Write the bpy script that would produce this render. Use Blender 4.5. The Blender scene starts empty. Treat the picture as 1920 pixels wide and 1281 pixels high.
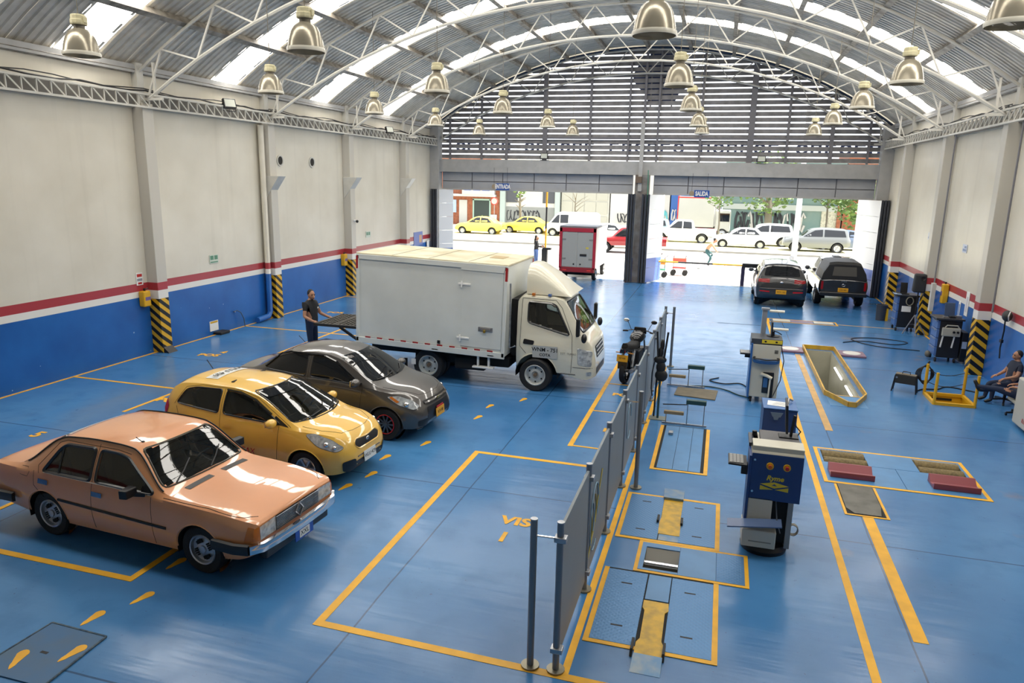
import bpy, bmesh, math, random
from mathutils import Vector, Matrix, geometry
from mathutils.bvhtree import BVHTree
random.seed(7)
R = math.radians
pi = math.pi
sc = bpy.context.scene
col = sc.collection

# ------------------------------------------------------------------ camera, sky, sun, exposure
cam_d = bpy.data.cameras.new('camera')
cam_d.sensor_width = 36.0
cam_d.lens = 36.0 * 1358.54 / 1920.0
cam_d.clip_end = 500
cam = bpy.data.objects.new('camera', cam_d)
col.objects.link(cam)
yaw, pit, rol = R(-15.8328), R(-12.6277), R(1.18205)
fw = Vector((math.sin(yaw)*math.cos(pit), math.cos(yaw)*math.cos(pit), math.sin(pit)))
rt = Vector((math.cos(yaw), -math.sin(yaw), 0))
up = rt.cross(fw)
r2 = rt*math.cos(rol) + up*math.sin(rol)
u2 = -rt*math.sin(rol) + up*math.cos(rol)
cm = Matrix((r2, u2, -fw)).transposed().to_4x4()
cm.translation = (0, 0, 4.4)
cam.matrix_world = cm
sc.camera = cam

w = bpy.data.worlds.new('sky')
sc.world = w
w.use_nodes = True
bg = w.node_tree.nodes['Background']
bg.inputs[0].default_value = (0.88, 0.93, 1.0, 1)
bg.inputs[1].default_value = 2.8
sun_d = bpy.data.lights.new('sun', 'SUN')
sun_d.energy = 19.0
sun_d.angle = R(0.6)
sun_d.color = (1.0, 0.96, 0.88)
sun = bpy.data.objects.new('sun', sun_d)
col.objects.link(sun)
sun.rotation_euler = Vector((-0.42, -0.10, -0.90)).to_track_quat('-Z', 'Y').to_euler()
SKYLIGHT = 10.2          # daylight glow of the translucent roof panels
vs = sc.view_settings
vs.view_transform = 'Standard'
vs.look = 'None'
vs.exposure = 0.0
vs.gamma = 1.0
vs.use_curve_mapping = False

# ------------------------------------------------------------------ materials
def lin(c):
    if isinstance(c, str):
        c = tuple(int(c[i:i+2], 16)/255 for i in (0, 2, 4))
    return tuple((x/12.92 if x <= .04045 else ((x+.055)/1.055)**2.4) for x in c[:3]) + (1,)
MATS = {}
def mat(name, c, rough=.5, metal=0, spec=.5, coat=0, var=0, vscale=6, c2=None, bump=0, bscale=40, emit=0, alpha=None, trans=0, ior=None):
    if name in MATS: return MATS[name]
    m = bpy.data.materials.new(name); m.use_nodes = True
    nt = m.node_tree; b = nt.nodes['Principled BSDF']
    L = lin(c)
    b.inputs['Base Color'].default_value = L
    b.inputs['Roughness'].default_value = rough
    b.inputs['Metallic'].default_value = metal
    b.inputs['Specular IOR Level'].default_value = spec
    if ior: b.inputs['IOR'].default_value = ior
    if coat:
        b.inputs['Coat Weight'].default_value = coat
        b.inputs['Coat Roughness'].default_value = .03
    if trans: b.inputs['Transmission Weight'].default_value = trans
    if alpha is not None: b.inputs['Alpha'].default_value = alpha
    if emit:
        b.inputs['Emission Color'].default_value = L
        b.inputs['Emission Strength'].default_value = emit
    if var or c2 or bump:
        tc = nt.nodes.new('ShaderNodeTexCoord')
    if var or c2:
        n = nt.nodes.new('ShaderNodeTexNoise'); n.inputs['Scale'].default_value = vscale
        n.inputs['Detail'].default_value = 6
        nt.links.new(tc.outputs['Object'], n.inputs['Vector'])
        rp = nt.nodes.new('ShaderNodeValToRGB')
        A = lin(c2) if c2 else tuple(x*(1-var) for x in L[:3]) + (1,)
        B = L if c2 else tuple(min(1, x*(1+var)) for x in L[:3]) + (1,)
        rp.color_ramp.elements[0].position = .35; rp.color_ramp.elements[0].color = A
        rp.color_ramp.elements[1].position = .62; rp.color_ramp.elements[1].color = B
        nt.links.new(n.outputs['Fac'], rp.inputs['Fac'])
        nt.links.new(rp.outputs['Color'], b.inputs['Base Color'])
    if bump:
        n2 = nt.nodes.new('ShaderNodeTexNoise'); n2.inputs['Scale'].default_value = bscale
        nt.links.new(tc.outputs['Object'], n2.inputs['Vector'])
        bp = nt.nodes.new('ShaderNodeBump'); bp.inputs['Strength'].default_value = bump
        bp.inputs['Distance'].default_value = .02
        nt.links.new(n2.outputs['Fac'], bp.inputs['Height'])
        nt.links.new(bp.outputs['Normal'], b.inputs['Normal'])
    MATS[name] = m
    return m
class G:
    """small node-graph helper"""
    def __init__(s, m): s.nt = m.node_tree; s.b = s.nt.nodes['Principled BSDF']
    def n(s, t, **k):
        x = s.nt.nodes.new('ShaderNode'+t)
        for a, v in k.items():
            if a.startswith('i_'):
                key = a[2:]
                key = int(key) if key.isdigit() else key.replace('_', ' ')
                if hasattr(v, 'is_output'): s.nt.links.new(v, x.inputs[key])
                else: x.inputs[key].default_value = v
            else: setattr(x, a, v)
        return x
    def m(s, op, a, b=None, c=None):
        x = s.nt.nodes.new('ShaderNodeMath'); x.operation = op
        for i, v in enumerate((a, b, c)):
            if v is None: continue
            if hasattr(v, 'is_output'): s.nt.links.new(v, x.inputs[i])
            else: x.inputs[i].default_value = v
        return x.outputs[0]
    def mix(s, f, a, b):
        x = s.nt.nodes.new('ShaderNodeMix'); x.data_type = 'RGBA'
        for key, v in ((0, f), (6, a), (7, b)):
            if hasattr(v, 'is_output'): s.nt.links.new(v, x.inputs[key])
            else: x.inputs[key].default_value = v
        return x.outputs[2]
    def ln(s, a, inp): s.nt.links.new(a, s.b.inputs[inp])
    def ramp(s, f, a, b):
        x = s.n('MapRange', i_0=f, i_1=a, i_2=b); return x.outputs[0]

# ------------------------------------------------------------------ mesh helpers
def frame_of(d):
    d = Vector(d).normalized()
    a = Vector((0, 0, 1)) if abs(d.z) < .95 else Vector((1, 0, 0))
    u = d.cross(a).normalized(); v = d.cross(u).normalized()
    return u, v
class MB:
    def __init__(s): s.v = []; s.f = []; s.mi = []; s.cur = 0
    def add(s, vs_, fs):
        o = len(s.v); s.v += [tuple(p) for p in vs_]; s.f += [tuple(i+o for i in f) for f in fs]; s.mi += [s.cur]*len(fs)
        return s
    def m(s, i): s.cur = i; return s
    def box(s, x0, x1, y0, y1, z0, z1):
        return s.add([(x0,y0,z0),(x1,y0,z0),(x1,y1,z0),(x0,y1,z0),(x0,y0,z1),(x1,y0,z1),(x1,y1,z1),(x0,y1,z1)],
                     [(3,2,1,0),(4,5,6,7),(0,1,5,4),(1,2,6,5),(2,3,7,6),(3,0,4,7)])
    def hexa(s, b, t):   # 4 bottom points, 4 top points (ccw from above)
        return s.add(list(b)+list(t), [(3,2,1,0),(4,5,6,7),(0,1,5,4),(1,2,6,5),(2,3,7,6),(3,0,4,7)])
    def bar(s, p0, p1, a, b=None, upv=None):   # rectangular bar from p0 to p1, section a x b
        b = a if b is None else b
        p0 = Vector(p0); p1 = Vector(p1); d = (p1-p0).normalized()
        if upv: v = Vector(upv); u = d.cross(v).normalized(); v = u.cross(d).normalized()
        else: u, v = frame_of(d)
        q = [(-a/2,-b/2),(a/2,-b/2),(a/2,b/2),(-a/2,b/2)]
        return s.add([p0+u*x+v*y for x, y in q]+[p1+u*x+v*y for x, y in q],
                     [(3,2,1,0),(4,5,6,7),(0,1,5,4),(1,2,6,5),(2,3,7,6),(3,0,4,7)])
    def cyl(s, p0, p1, r0, r1=None, n=12, cap=True):
        r1 = r0 if r1 is None else r1
        p0 = Vector(p0); p1 = Vector(p1); u, v = frame_of(p1-p0)
        vs_ = [p0+(u*math.cos(2*pi*i/n)+v*math.sin(2*pi*i/n))*r0 for i in range(n)] + [p1+(u*math.cos(2*pi*i/n)+v*math.sin(2*pi*i/n))*r1 for i in range(n)]
        fs = [(i, (i+1) % n, n+(i+1) % n, n+i) for i in range(n)]
        if cap: fs += [tuple(range(n-1, -1, -1)), tuple(range(n, 2*n))]
        return s.add(vs_, fs)
    def tube(s, pts, r, n=6, closed=False):
        pts = [Vector(p) for p in pts]; k = len(pts); vs_ = []
        rr = r if isinstance(r, (list, tuple)) else [r]*k
        u = None
        for i, p in enumerate(pts):
            a = pts[(i-1) % k] if (i > 0 or closed) else p
            b = pts[(i+1) % k] if (i < k-1 or closed) else p
            d = (b-a).normalized()
            if u is None: u, v = frame_of(d)
            else:
                u = (u-d*u.dot(d)); u = u.normalized() if u.length > 1e-6 else frame_of(d)[0]
                v = d.cross(u)
            vs_ += [p+(u*math.cos(2*pi*j/n)+v*math.sin(2*pi*j/n))*rr[i] for j in range(n)]
        fs = []
        for i in range(k if closed else k-1):
            a = i*n; b = ((i+1) % k)*n
            fs += [(a+j, a+(j+1) % n, b+(j+1) % n, b+j) for j in range(n)]
        if not closed: fs += [tuple(range(n-1, -1, -1)), tuple(range((k-1)*n, k*n))]
        return s.add(vs_, fs)
    def lathe(s, prof, c=(0,0,0), ax=(0,0,1), n=24, cap=False):  # prof: (r, h)
        c = Vector(c); d = Vector(ax).normalized(); u, v = frame_of(d); vs_ = []
        for r, h in prof: vs_ += [c+d*h+(u*math.cos(2*pi*j/n)+v*math.sin(2*pi*j/n))*r for j in range(n)]
        fs = []
        for i in range(len(prof)-1):
            fs += [(i*n+j, i*n+(j+1) % n, (i+1)*n+(j+1) % n, (i+1)*n+j) for j in range(n)]
        if cap: fs += [tuple(range(n-1, -1, -1)), tuple(range((len(prof)-1)*n, len(prof)*n))]
        return s.add(vs_, fs)
    def prism(s, poly, d0, d1, ax='y'):   # polygon in the plane normal to ax
        def P(a, b, d): return {'x': (d, a, b), 'y': (a, d, b), 'z': (a, b, d)}[ax]
        n = len(poly)
        vs_ = [P(a, b, d0) for a, b in poly]+[P(a, b, d1) for a, b in poly]
        fs = [(i, (i+1) % n, n+(i+1) % n, n+i) for i in range(n)]
        tri = geometry.tessellate_polygon([[Vector((a, b, 0)) for a, b in poly]])
        fs += [tuple(t) for t in tri] + [tuple(n+i for i in reversed(t)) for t in tri]
        return s.add(vs_, fs)
    def ball(s, c, r, n=10, sq=(1,1,1)):
        c = Vector(c); m = n//2+1; vs_ = []; 
        for i in range(1, m):
            t = pi*i/m
            vs_ += [c+Vector((r*sq[0]*math.sin(t)*math.cos(2*pi*j/n), r*sq[1]*math.sin(t)*math.sin(2*pi*j/n), r*sq[2]*math.cos(t))) for j in range(n)]
        fs = [(i*n+j, i*n+(j+1) % n, (i+1)*n+(j+1) % n, (i+1)*n+j) for i in range(m-2) for j in range(n)]
        k = len(vs_); vs_ += [c+Vector((0,0,r*sq[2])), c-Vector((0,0,r*sq[2]))]
        fs += [(k, j, (j+1) % n) for j in range(n)] + [(k+1, (m-2)*n+(j+1) % n, (m-2)*n+j) for j in range(n)]
        return s.add(vs_, fs)
    def loft(s, rings, cap=True, closed=True):
        n = len(rings[0]); vs_ = [p for r in rings for p in r]; fs = []
        for i in range(len(rings)-1):
            for j in range(n if closed else n-1):
                fs.append((i*n+j, i*n+(j+1) % n, (i+1)*n+(j+1) % n, (i+1)*n+j))
        if cap: fs += [tuple(range(n-1, -1, -1)), tuple(range((len(rings)-1)*n, len(rings)*n))]
        return s.add(vs_, fs)
    def xf(s, M):
        s.v = [tuple(M @ Vector(p)) for p in s.v]; return s
    def mesh(s, name, mats, smooth=None):
        me = bpy.data.meshes.new(name)
        me.from_pydata(s.v, [], s.f)
        if not isinstance(mats, (list, tuple)): mats = [mats]
        for m in mats: me.materials.append(m)
        if len(mats) > 1: me.polygons.foreach_set('material_index', s.mi)
        bm = bmesh.new(); bm.from_mesh(me); bmesh.ops.recalc_face_normals(bm, faces=bm.faces); bm.to_mesh(me); bm.free()
        if smooth:
            me.polygons.foreach_set('use_smooth', [True]*len(me.polygons))
            me.set_sharp_from_angle(angle=R(smooth))
        me.update()
        return me
    def build(s, name, mats, parent=None, smooth=None, bev=0, seg=2, sub=0):
        return link(name, s.mesh(name, mats, smooth), parent, bev, seg, sub)
def link(name, me, parent=None, bev=0, seg=2, sub=0):
    o = bpy.data.objects.new(name, me); col.objects.link(o)
    if parent is not None: o.parent = parent
    if bev:
        b = o.modifiers.new('bevel', 'BEVEL'); b.width = bev; b.segments = seg; b.limit_method = 'ANGLE'; b.angle_limit = R(40)
        o.modifiers['bevel'].harden_normals = False
    if sub:
        b = o.modifiers.new('sub', 'SUBSURF'); b.levels = sub; b.render_levels = sub
    return o
def tag(o, label, cat, group=None, kind=None):
    o['label'] = label; o['category'] = cat
    if group: o['group'] = group
    if kind: o['kind'] = kind
    return o
def struct(o, label=None, cat=None):
    o['kind'] = 'structure'
    if label: o['label'] = label
    if cat: o['category'] = cat
    return o
def thing(name, label, cat, loc=(0,0,0), rz=0, group=None):
    o = bpy.data.objects.new(name, None); col.objects.link(o)
    o.empty_display_size = .1
    o.location = loc; o.rotation_euler = (0, 0, rz)
    return tag(o, label, cat, group)
def inst(name, me, parent, loc=(0,0,0), rot=(0,0,0), scl=(1,1,1)):
    o = bpy.data.objects.new(name, me); col.objects.link(o); o.parent = parent
    o.location = loc; o.rotation_euler = rot; o.scale = scl
    return o
def copy_tree(o, parent=None):
    c = o.copy(); col.objects.link(c); c.parent = parent
    for ch in list(o.children): copy_tree(ch, c)
    return c
def text_mesh(body, size, depth=.002, font_shear=0, align='CENTER', wgt=0):
    cu = bpy.data.curves.new('lettering', 'FONT'); cu.body = body; cu.size = size; cu.extrude = depth
    cu.align_x = align; cu.align_y = 'CENTER'; cu.shear = font_shear; cu.offset = wgt; cu.resolution_u = 3
    o = bpy.data.objects.new('lettering', cu); col.objects.link(o)
    me = bpy.data.meshes.new_from_object(o.evaluated_get(bpy.context.evaluated_depsgraph_get()))
    bpy.data.objects.remove(o)
    return me
def lettering(name, body, size, m, parent, loc, rot=(0,0,0), depth=.002, scl=(1,1,1), shear=0, align='CENTER', wgt=0):
    me = text_mesh(body, size, depth, shear, align, wgt); me.materials.clear(); me.materials.append(m)
    return inst(name, me, parent, loc, rot, scl)
# ------------------------------------------------------------------ the hall
XL, XR, YG, YB = -13.42, 6.30, 33.0, -4.0
XC = (XL+XR)/2
ZS, RISE = 6.75, 3.25
HS = (XR-XL)/2
RR = (HS*HS+RISE*RISE)/(2*RISE)
ZC = ZS+RISE-RR
AMAX = math.asin(HS/RR)
FRAMES = [-.05, 4.85, 9.75, 14.65, 19.55, 24.45, 29.35]
def arcp(a, r=RR): return (XC+r*math.sin(a), ZC+r*math.cos(a))

M_cream = mat('wall_paint_cream', 'dedace', .32, spec=.5, var=.05, vscale=.7)
M_steelw = mat('painted_steel_offwhite', 'c9c6bd', .45, var=.06, vscale=3)
M_steelg = mat('painted_steel_grey', 'aeadab', .5, var=.06, vscale=3)
M_purlin = mat('purlin_steel', 'a39c90', .5, c2='6e665c', vscale=4)
M_dark = mat('black_rubber', '17171a', .6)
M_black = mat('black_plastic', '141417', .4)
M_yel = mat('yellow_floor_paint', 'efb21e', .5, c2='dea41f', vscale=5)
M_chrome = mat('chrome', 'd8d8da', .12, metal=1)
M_galv = mat('galvanised_metal', 'b4b6ba', .34, metal=.9, c2='9a9ca0', vscale=12)
M_alu = mat('brushed_aluminium', 'bcbdbf', .28, metal=1, var=.08, vscale=20)
M_white = mat('white_paint', 'e9e8e4', .4)

# left / right wall: cream above, white and red stripe, blue below (paint bands by height)
def wall_mat(name, bands):
    m = mat(name, 'dcd8cc', .30, spec=.5)
    g = G(m)
    geo = g.n('NewGeometry'); sep = g.n('SeparateXYZ', i_0=geo.outputs['Position'])
    z = sep.outputs[2]
    noi = g.n('TexNoise', i_Scale=.9, i_Detail=8.0); g.nt.links.new(geo.outputs['Position'], noi.inputs['Vector'])
    nf = g.ramp(noi.outputs['Fac'], .3, .7)
    c = g.mix(nf, lin('d3ccbb'), lin('dfd9ca'))
    # faint dirty runs
    st = g.n('TexNoise', i_Scale=1.0, i_Detail=3.0)
    mp = g.n('Mapping'); mp.inputs['Scale'].default_value = (3.5, 3.5, .12)
    g.nt.links.new(geo.outputs['Position'], mp.inputs['Vector']); g.nt.links.new(mp.outputs[0], st.inputs['Vector'])
    c = g.mix(g.m('MULTIPLY', g.ramp(st.outputs['Fac'], .55, .85), .35), c, lin('b9b3a4'))
    blue = g.mix(nf, lin('1a559c'), lin('2569b4'))
    for lo, hi, cc in bands:
        cc = blue if cc == 'blue' else lin(cc)
        f = g.m('MULTIPLY', g.m('GREATER_THAN', z, lo), g.m('LESS_THAN', z, hi))
        c = g.mix(f, c, cc)
    chip = g.n('TexNoise', i_Scale=7.0, i_Detail=4.0); g.nt.links.new(geo.outputs['Position'], chip.inputs['Vector'])
    c = g.mix(g.m('MULTIPLY', g.m('GREATER_THAN', chip.outputs['Fac'], .735), g.m('LESS_THAN', z, 1.0)), c, lin('aebfd4'))
    g.ln(c, 'Base Color')
    return m
BANDS = [(-.1, 1.42, 'blue'), (1.42, 1.57, 'e6e2da'), (1.57, 1.76, 'a83a40')]
M_wall = wall_mat('striped_wall_paint', BANDS)
# columns carry the hazard bands themselves
def hazard_mat():
    m = mat('hazard_stripe_column_paint', 'cfcabd', .35)
    g = G(m)
    geo = g.n('NewGeometry'); sep = g.n('SeparateXYZ', i_0=geo.outputs['Position'])
    z = sep.outputs[2]
    y = g.m('ADD', sep.outputs[1], sep.outputs[0])
    d = g.m('FRACT', g.m('DIVIDE', g.m('ADD', z, g.m('MULTIPLY', y, .75)), .23))
    st = g.m('GREATER_THAN', d, .5)
    hz = g.mix(st, lin('161616'), lin('dcaa24'))
    c = g.mix(g.m('LESS_THAN', z, 1.36), lin('c4bfb4'), hz)
    c = g.mix(g.m('MULTIPLY', g.m('GREATER_THAN', z, 1.36), g.m('LESS_THAN', z, 1.57)), c, lin('e2dfd8'))
    c = g.mix(g.m('MULTIPLY', g.m('GREATER_THAN', z, 1.57), g.m('LESS_THAN', z, 1.76)), c, lin('a83a40'))
    g.ln(c, 'Base Color')
    return m
M_haz = hazard_mat()

# floor with openings ---------------------------------------------------
def floor_mat():
    m = mat('blue_epoxy_floor', '3f78b4', .2, spec=.5)
    g = G(m)
    geo = g.n('NewGeometry'); P = geo.outputs['Position']; sep = g.n('SeparateXYZ', i_0=P)
    def noise(s, d=6.0, scl=None):
        x = g.n('TexNoise', i_Scale=s, i_Detail=d)
        if scl:
            mp = g.n('Mapping'); mp.inputs['Scale'].default_value = scl
            g.nt.links.new(P, mp.inputs['Vector']); g.nt.links.new(mp.outputs[0], x.inputs['Vector'])
        else: g.nt.links.new(P, x.inputs['Vector'])
        return x.outputs['Fac']
    n1, n2, n3 = noise(.35), noise(2.2, 9.0), noise(9.0, 5.0)
    c = g.mix(g.ramp(n1, .35, .65), lin('376ca2'), lin('4a82b6'))
    c = g.mix(g.m('MULTIPLY', g.ramp(n2, .5, .72), .5), c, lin('2a6698'))
    # worn grey drive path along the left wall and tyre dust
    wx = g.m('SUBTRACT', 1.0, g.m('MINIMUM', g.m('DIVIDE', g.m('ABSOLUTE', g.m('ADD', sep.outputs[0], 11.3)), 1.3), 1.0))
    wear = g.m('MULTIPLY', wx, g.ramp(noise(.8, 5.0, (1, .25, 1)), .38, .62))
    c = g.mix(g.m('MULTIPLY', wear, .55), c, lin('74818c'))
    # brown worn blotches on the right lane
    bl = g.m('MULTIPLY', g.ramp(noise(.62, 7.0), .63, .72), g.m('GREATER_THAN', sep.outputs[0], 1.7))
    c = g.mix(g.m('MULTIPLY', bl, .55), c, lin('84776a'))
    sp = g.m('GREATER_THAN', noise(6.0, 3.0), .73)
    c = g.mix(g.m('MULTIPLY', sp, .35), c, lin('2b5480'))
    sk = g.m('MULTIPLY', g.m('GREATER_THAN', noise(26.0, 2.0), .715), g.ramp(n2, .45, .6))
    c = g.mix(g.m('MULTIPLY', sk, .6), c, lin('2a3f52'))
    # sawn joints
    def joint(coord, step, off, wd):
        f = g.m('FRACT', g.m('DIVIDE', g.m('SUBTRACT', coord, off), step))
        dist = g.m('MULTIPLY', g.m('MINIMUM', f, g.m('SUBTRACT', 1.0, f)), step)
        return g.m('LESS_THAN', dist, wd)
    wob = g.m('MULTIPLY', g.m('SUBTRACT', noise(1.3, 3.0), .5), .03)
    jy = joint(g.m('ADD', sep.outputs[1], wob), 4.9, 4.40, .011)
    jx = joint(g.m('ADD', sep.outputs[0], wob), 5.35, -3.22, .010)
    c = g.mix(g.m('MULTIPLY', g.m('MAXIMUM', jy, jx), .7), c, lin('173250'))
    g.ln(c, 'Base Color')
    g.ln(g.m('ADD', .12, g.m('MULTIPLY', n2, .20)), 'Roughness')
    g.b.inputs['IOR'].default_value = 1.45
    bp = g.n('Bump', i_Strength=.25, i_Distance=.01)
    h = g.m('ADD', g.m('MULTIPLY', noise(1.4, 3.0, (.45, 3.2, 1)), 2.2), g.m('MULTIPLY', n2, .35))
    g.nt.links.new(h, bp.inputs['Height'])
    g.ln(bp.outputs[0], 'Normal')
    return m
M_floor = floor_mat()
HOLES = [(-.58, -.18, 7.82, 8.34), (1.90, 2.57, 12.12, 12.71), (3.31, 3.97, 12.12, 12.71), (2.44, 3.12, 15.50, 20.84), (4.52, 5.27, 16.33, 17.12)]
xs = sorted({XL, XR, *[h[0] for h in HOLES], *[h[1] for h in HOLES]})
ys = sorted({YB, YG+.15, *[h[2] for h in HOLES], *[h[3] for h in HOLES]})
b = MB()
for i in range(len(xs)-1):
    for j in range(len(ys)-1):
        cx, cy = (xs[i]+xs[i+1])/2, (ys[j]+ys[j+1])/2
        if any(h[0] < cx < h[1] and h[2] < cy < h[3] for h in HOLES): continue
        b.add([(xs[i], ys[j], 0), (xs[i+1], ys[j], 0), (xs[i+1], ys[j+1], 0), (xs[i], ys[j+1], 0)], [(0, 1, 2, 3)])
floor = struct(b.build('floor', M_floor))

b = MB().box(XL-.25, XL, YB, YG+.2, -.3, ZS+.05)
wall_left = struct(b.build('wall_left', M_wall))
b = MB().box(XR, XR+.25, YB, YG+.2, -.3, ZS+.05)
wall_right = struct(b.build('wall_right', M_wall))
b = MB().box(XL, XR, YB-.2, YB, -.3, ZS+.05)
b.prism([arcp(-AMAX+2*AMAX*i/24) for i in range(25)], YB-.2, YB, 'y')
wall_back = struct(b.build('wall_back', M_cream))

# columns with hazard paint, corbels, down pipe
def columns():
    for side, wall in ((-1, wall_left), (1, wall_right)):
        xw = XL if side < 0 else XR
        for k, y in enumerate(FRAMES):
            if y < 9: continue
            d = .30
            x0, x1 = (xw, xw+d) if side < 0 else (xw-d, xw)
            MB().box(x0, x1, y-.17, y+.17, 0, 5.95).build('column', M_haz, wall, bev=.012)
            MB().box(x0, xw+(.16 if side < 0 else -.16) if side < 0 else x1, y-.10, y+.10, 5.9, ZS+.1).build('column_head', M_steelw, wall) if side < 0 else MB().box(xw-.16, xw, y-.10, y+.10, 5.9, ZS+.1).build('column_head', M_steelw, wall)
            if side < 0 and y > 16:
                MB().prism([(xw+.02, 3.55), (xw+d+.30, 4.35), (xw+.02, 4.35)], y-.19, y+.19, 'y').build('corbel', M_steelw, wall, bev=.01)
            if y < 17:
                MB().prism([(xw+d, 0), (xw+d+.16, 0), (xw+d, .14)], y-.15, y+.15, 'y').build('column_foot', M_black, wall) if side < 0 else None
        MB().box(*((xw, xw+.035) if side < 0 else (xw-.035, xw)), 9.5, YG, 1.755, 1.765).build('stripe_edge', M_steelw, wall) if False else None
columns()
# corner posts at the gable
for x0, x1, wl in ((XL, XL+.45, wall_left), (XR-.45, XR, wall_right)):
    MB().box(x0, x1, YG-.45, YG, 0, ZS).build('corner_post', M_steelg, wl, bev=.01)
# eave beam
for xw, wl, s in ((XL, wall_left, 1), (XR, wall_right, -1)):
    MB().box(min(xw, xw+s*.12), max(xw, xw+s*.12), YB, YG, ZS-.12, ZS+.06).build('eave_beam', M_steelg, wl)
# downpipe by the second column
MB().tube([(XL+.14, 19.24, 5.8), (XL+.14, 19.24, .25), (XL+.17, 19.1, .12), (XL+.19, 18.5, .10)], .085, 12).build('downpipe', M_wall, wall_left, smooth=50)
# round vent holes
for px, y in ((0, 20.05), (1, 21.55)):
    yy = (20.35, 22.2)[px]
    MB().lathe([(.13, 0), (.13, .03), (.17, .03), (.17, 0)], (XL, yy, 4.82-.0*px), (1, 0, 0), 20).build('vent_ring', M_steelw, wall_left, smooth=30)
    MB().lathe([(.0, .01), (.135, .012)], (XL, yy, 4.82), (1, 0, 0), 20).build('vent_hole', mat('vent_dark', '2b2823', .8), wall_left)

# ------------------------------------------------------------------ roof: ribbed sheets, translucent panels, purlins
M_sheet = mat('galvanised_roof_sheet', 'd6d0c4', .45, c2='bdb7ab', vscale=2.2)
def skylight_mat():
    m = mat('translucent_roof_panel', 'fffdf6', .5)
    g = G(m)
    g.b.inputs['Emission Color'].default_value = (1, .955, .875, 1)
    g.b.inputs['Emission Strength'].default_value = SKYLIGHT
    return m
M_sky = skylight_mat()
ceiling = struct(bpy.data.objects.new('ceiling', None)); col.objects.link(ceiling)
SW = .98
def rib_profile(n):     # trapezoid ribs across one sheet
    p = []
    for k in range(n):
        o = k*SW/n; q = SW/n
        p += [(o, 0), (o+q*.40, 0), (o+q*.54, .028), (o+q*.84, .028), (o+q*.98, 0)]
    return p+[(SW+.005, .0), (SW+.07, -.006)]
def sheet_mesh(name, m, prof, a0, a1, seg):
    b = MB(); rings = []
    for i in range(seg+1):
        a = a0+(a1-a0)*i/seg
        rings.append([(XC+(RR+.07+h)*math.sin(a), y, ZC+(RR+.07+h)*math.cos(a)) for y, h in prof])
    b.loft(rings, cap=False, closed=False)
    return b.mesh(name, m, 40)
me_sheet = sheet_mesh('roof_sheet', M_sheet, rib_profile(5), -AMAX-.03, AMAX+.03, 36)
me_panel = sheet_mesh('skylight_panel', M_sky, [(0, .0), (SW+.1, .0)], -AMAX-.02, AMAX+.02, 36)
y = YB-.2
sky_rows = [7.55, 12.45, 17.15, 22.1, 26.75]
while y < YG+.3:
    hit = [s for s in sky_rows if abs(y-s) < SW/2+.001]
    if hit:
        inst('skylight_panel', me_panel, ceiling, (0, y, 0))
    else:
        inst('roof_sheet', me_sheet, ceiling, (0, y, 0))
    y += SW
NP = 12
me_pur = MB().box(-.035, .035, YB, YG, -.17, 0).mesh('purlin', M_purlin)
b = MB().box(-.035, .035, YB, YG, -.17, 0); b.box(-.07, .07, YB, YG, -.185, -.17)
me_pur = b.mesh('purlin', [M_purlin])
for i in range(NP+1):
    a = -AMAX+2*AMAX*i/NP
    x, z = arcp(a, RR+.06)
    inst('purlin', me_pur, ceiling, (x, 0, z), (0, a, 0))

# arched lattice trusses on every frame line
def truss(y, depth=.95, end=.75):
    o = struct(bpy.data.objects.new('arch_truss', None)); col.objects.link(o)
    o['label'] = 'slender off-white arched lattice truss spanning the hall'
    N = 24
    top = [arcp(-AMAX+2*AMAX*i/N, RR-.15) for i in range(N+1)]
    # lower chord: from the wall girder level, arching to the crown
    bot = []
    xa, xb = XL+.32, XR-.32
    h = (ZS+RISE-.15-depth) - 6.02
    hs = (xb-xa)/2; r = (hs*hs+h*h)/(2*h); zc = 6.02+h-r; amx = math.asin(hs/r)
    for i in range(N+1):
        a = -amx+2*amx*i/N
        bot.append((XC+r*math.sin(a), zc+r*math.cos(a)))
    MB().tube([(x, y, z) for x, z in top], .036, 6).build('top_chord', M_steelw, o, smooth=40)
    MB().tube([(x, y, z) for x, z in bot], .042, 6).build('bottom_chord', M_steelw, o, smooth=40)
    for i in range(0, N, 2):
        for a, c in ((bot[i], top[i+1]), (top[i+1], bot[i+2])):
            MB().bar((a[0], y, a[1]), (c[0], y, c[1]), .036).build('web_bar', M_steelw, o)
    for s, xw in ((1, XL), (-1, XR)):
        MB().bar((xw+s*.1, y, 6.05), (xw+s*.75, y, 6.05), .06).build('tie_bar', M_steelw, o)
        x1 = xw+s*.55
        MB().bar((x1, y, 6.10), (x1, y, ZS+.10), .05).build('web_bar', M_steelw, o)
    return o
for y in FRAMES[2:]: truss(y)
truss(YG-.25)

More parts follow.
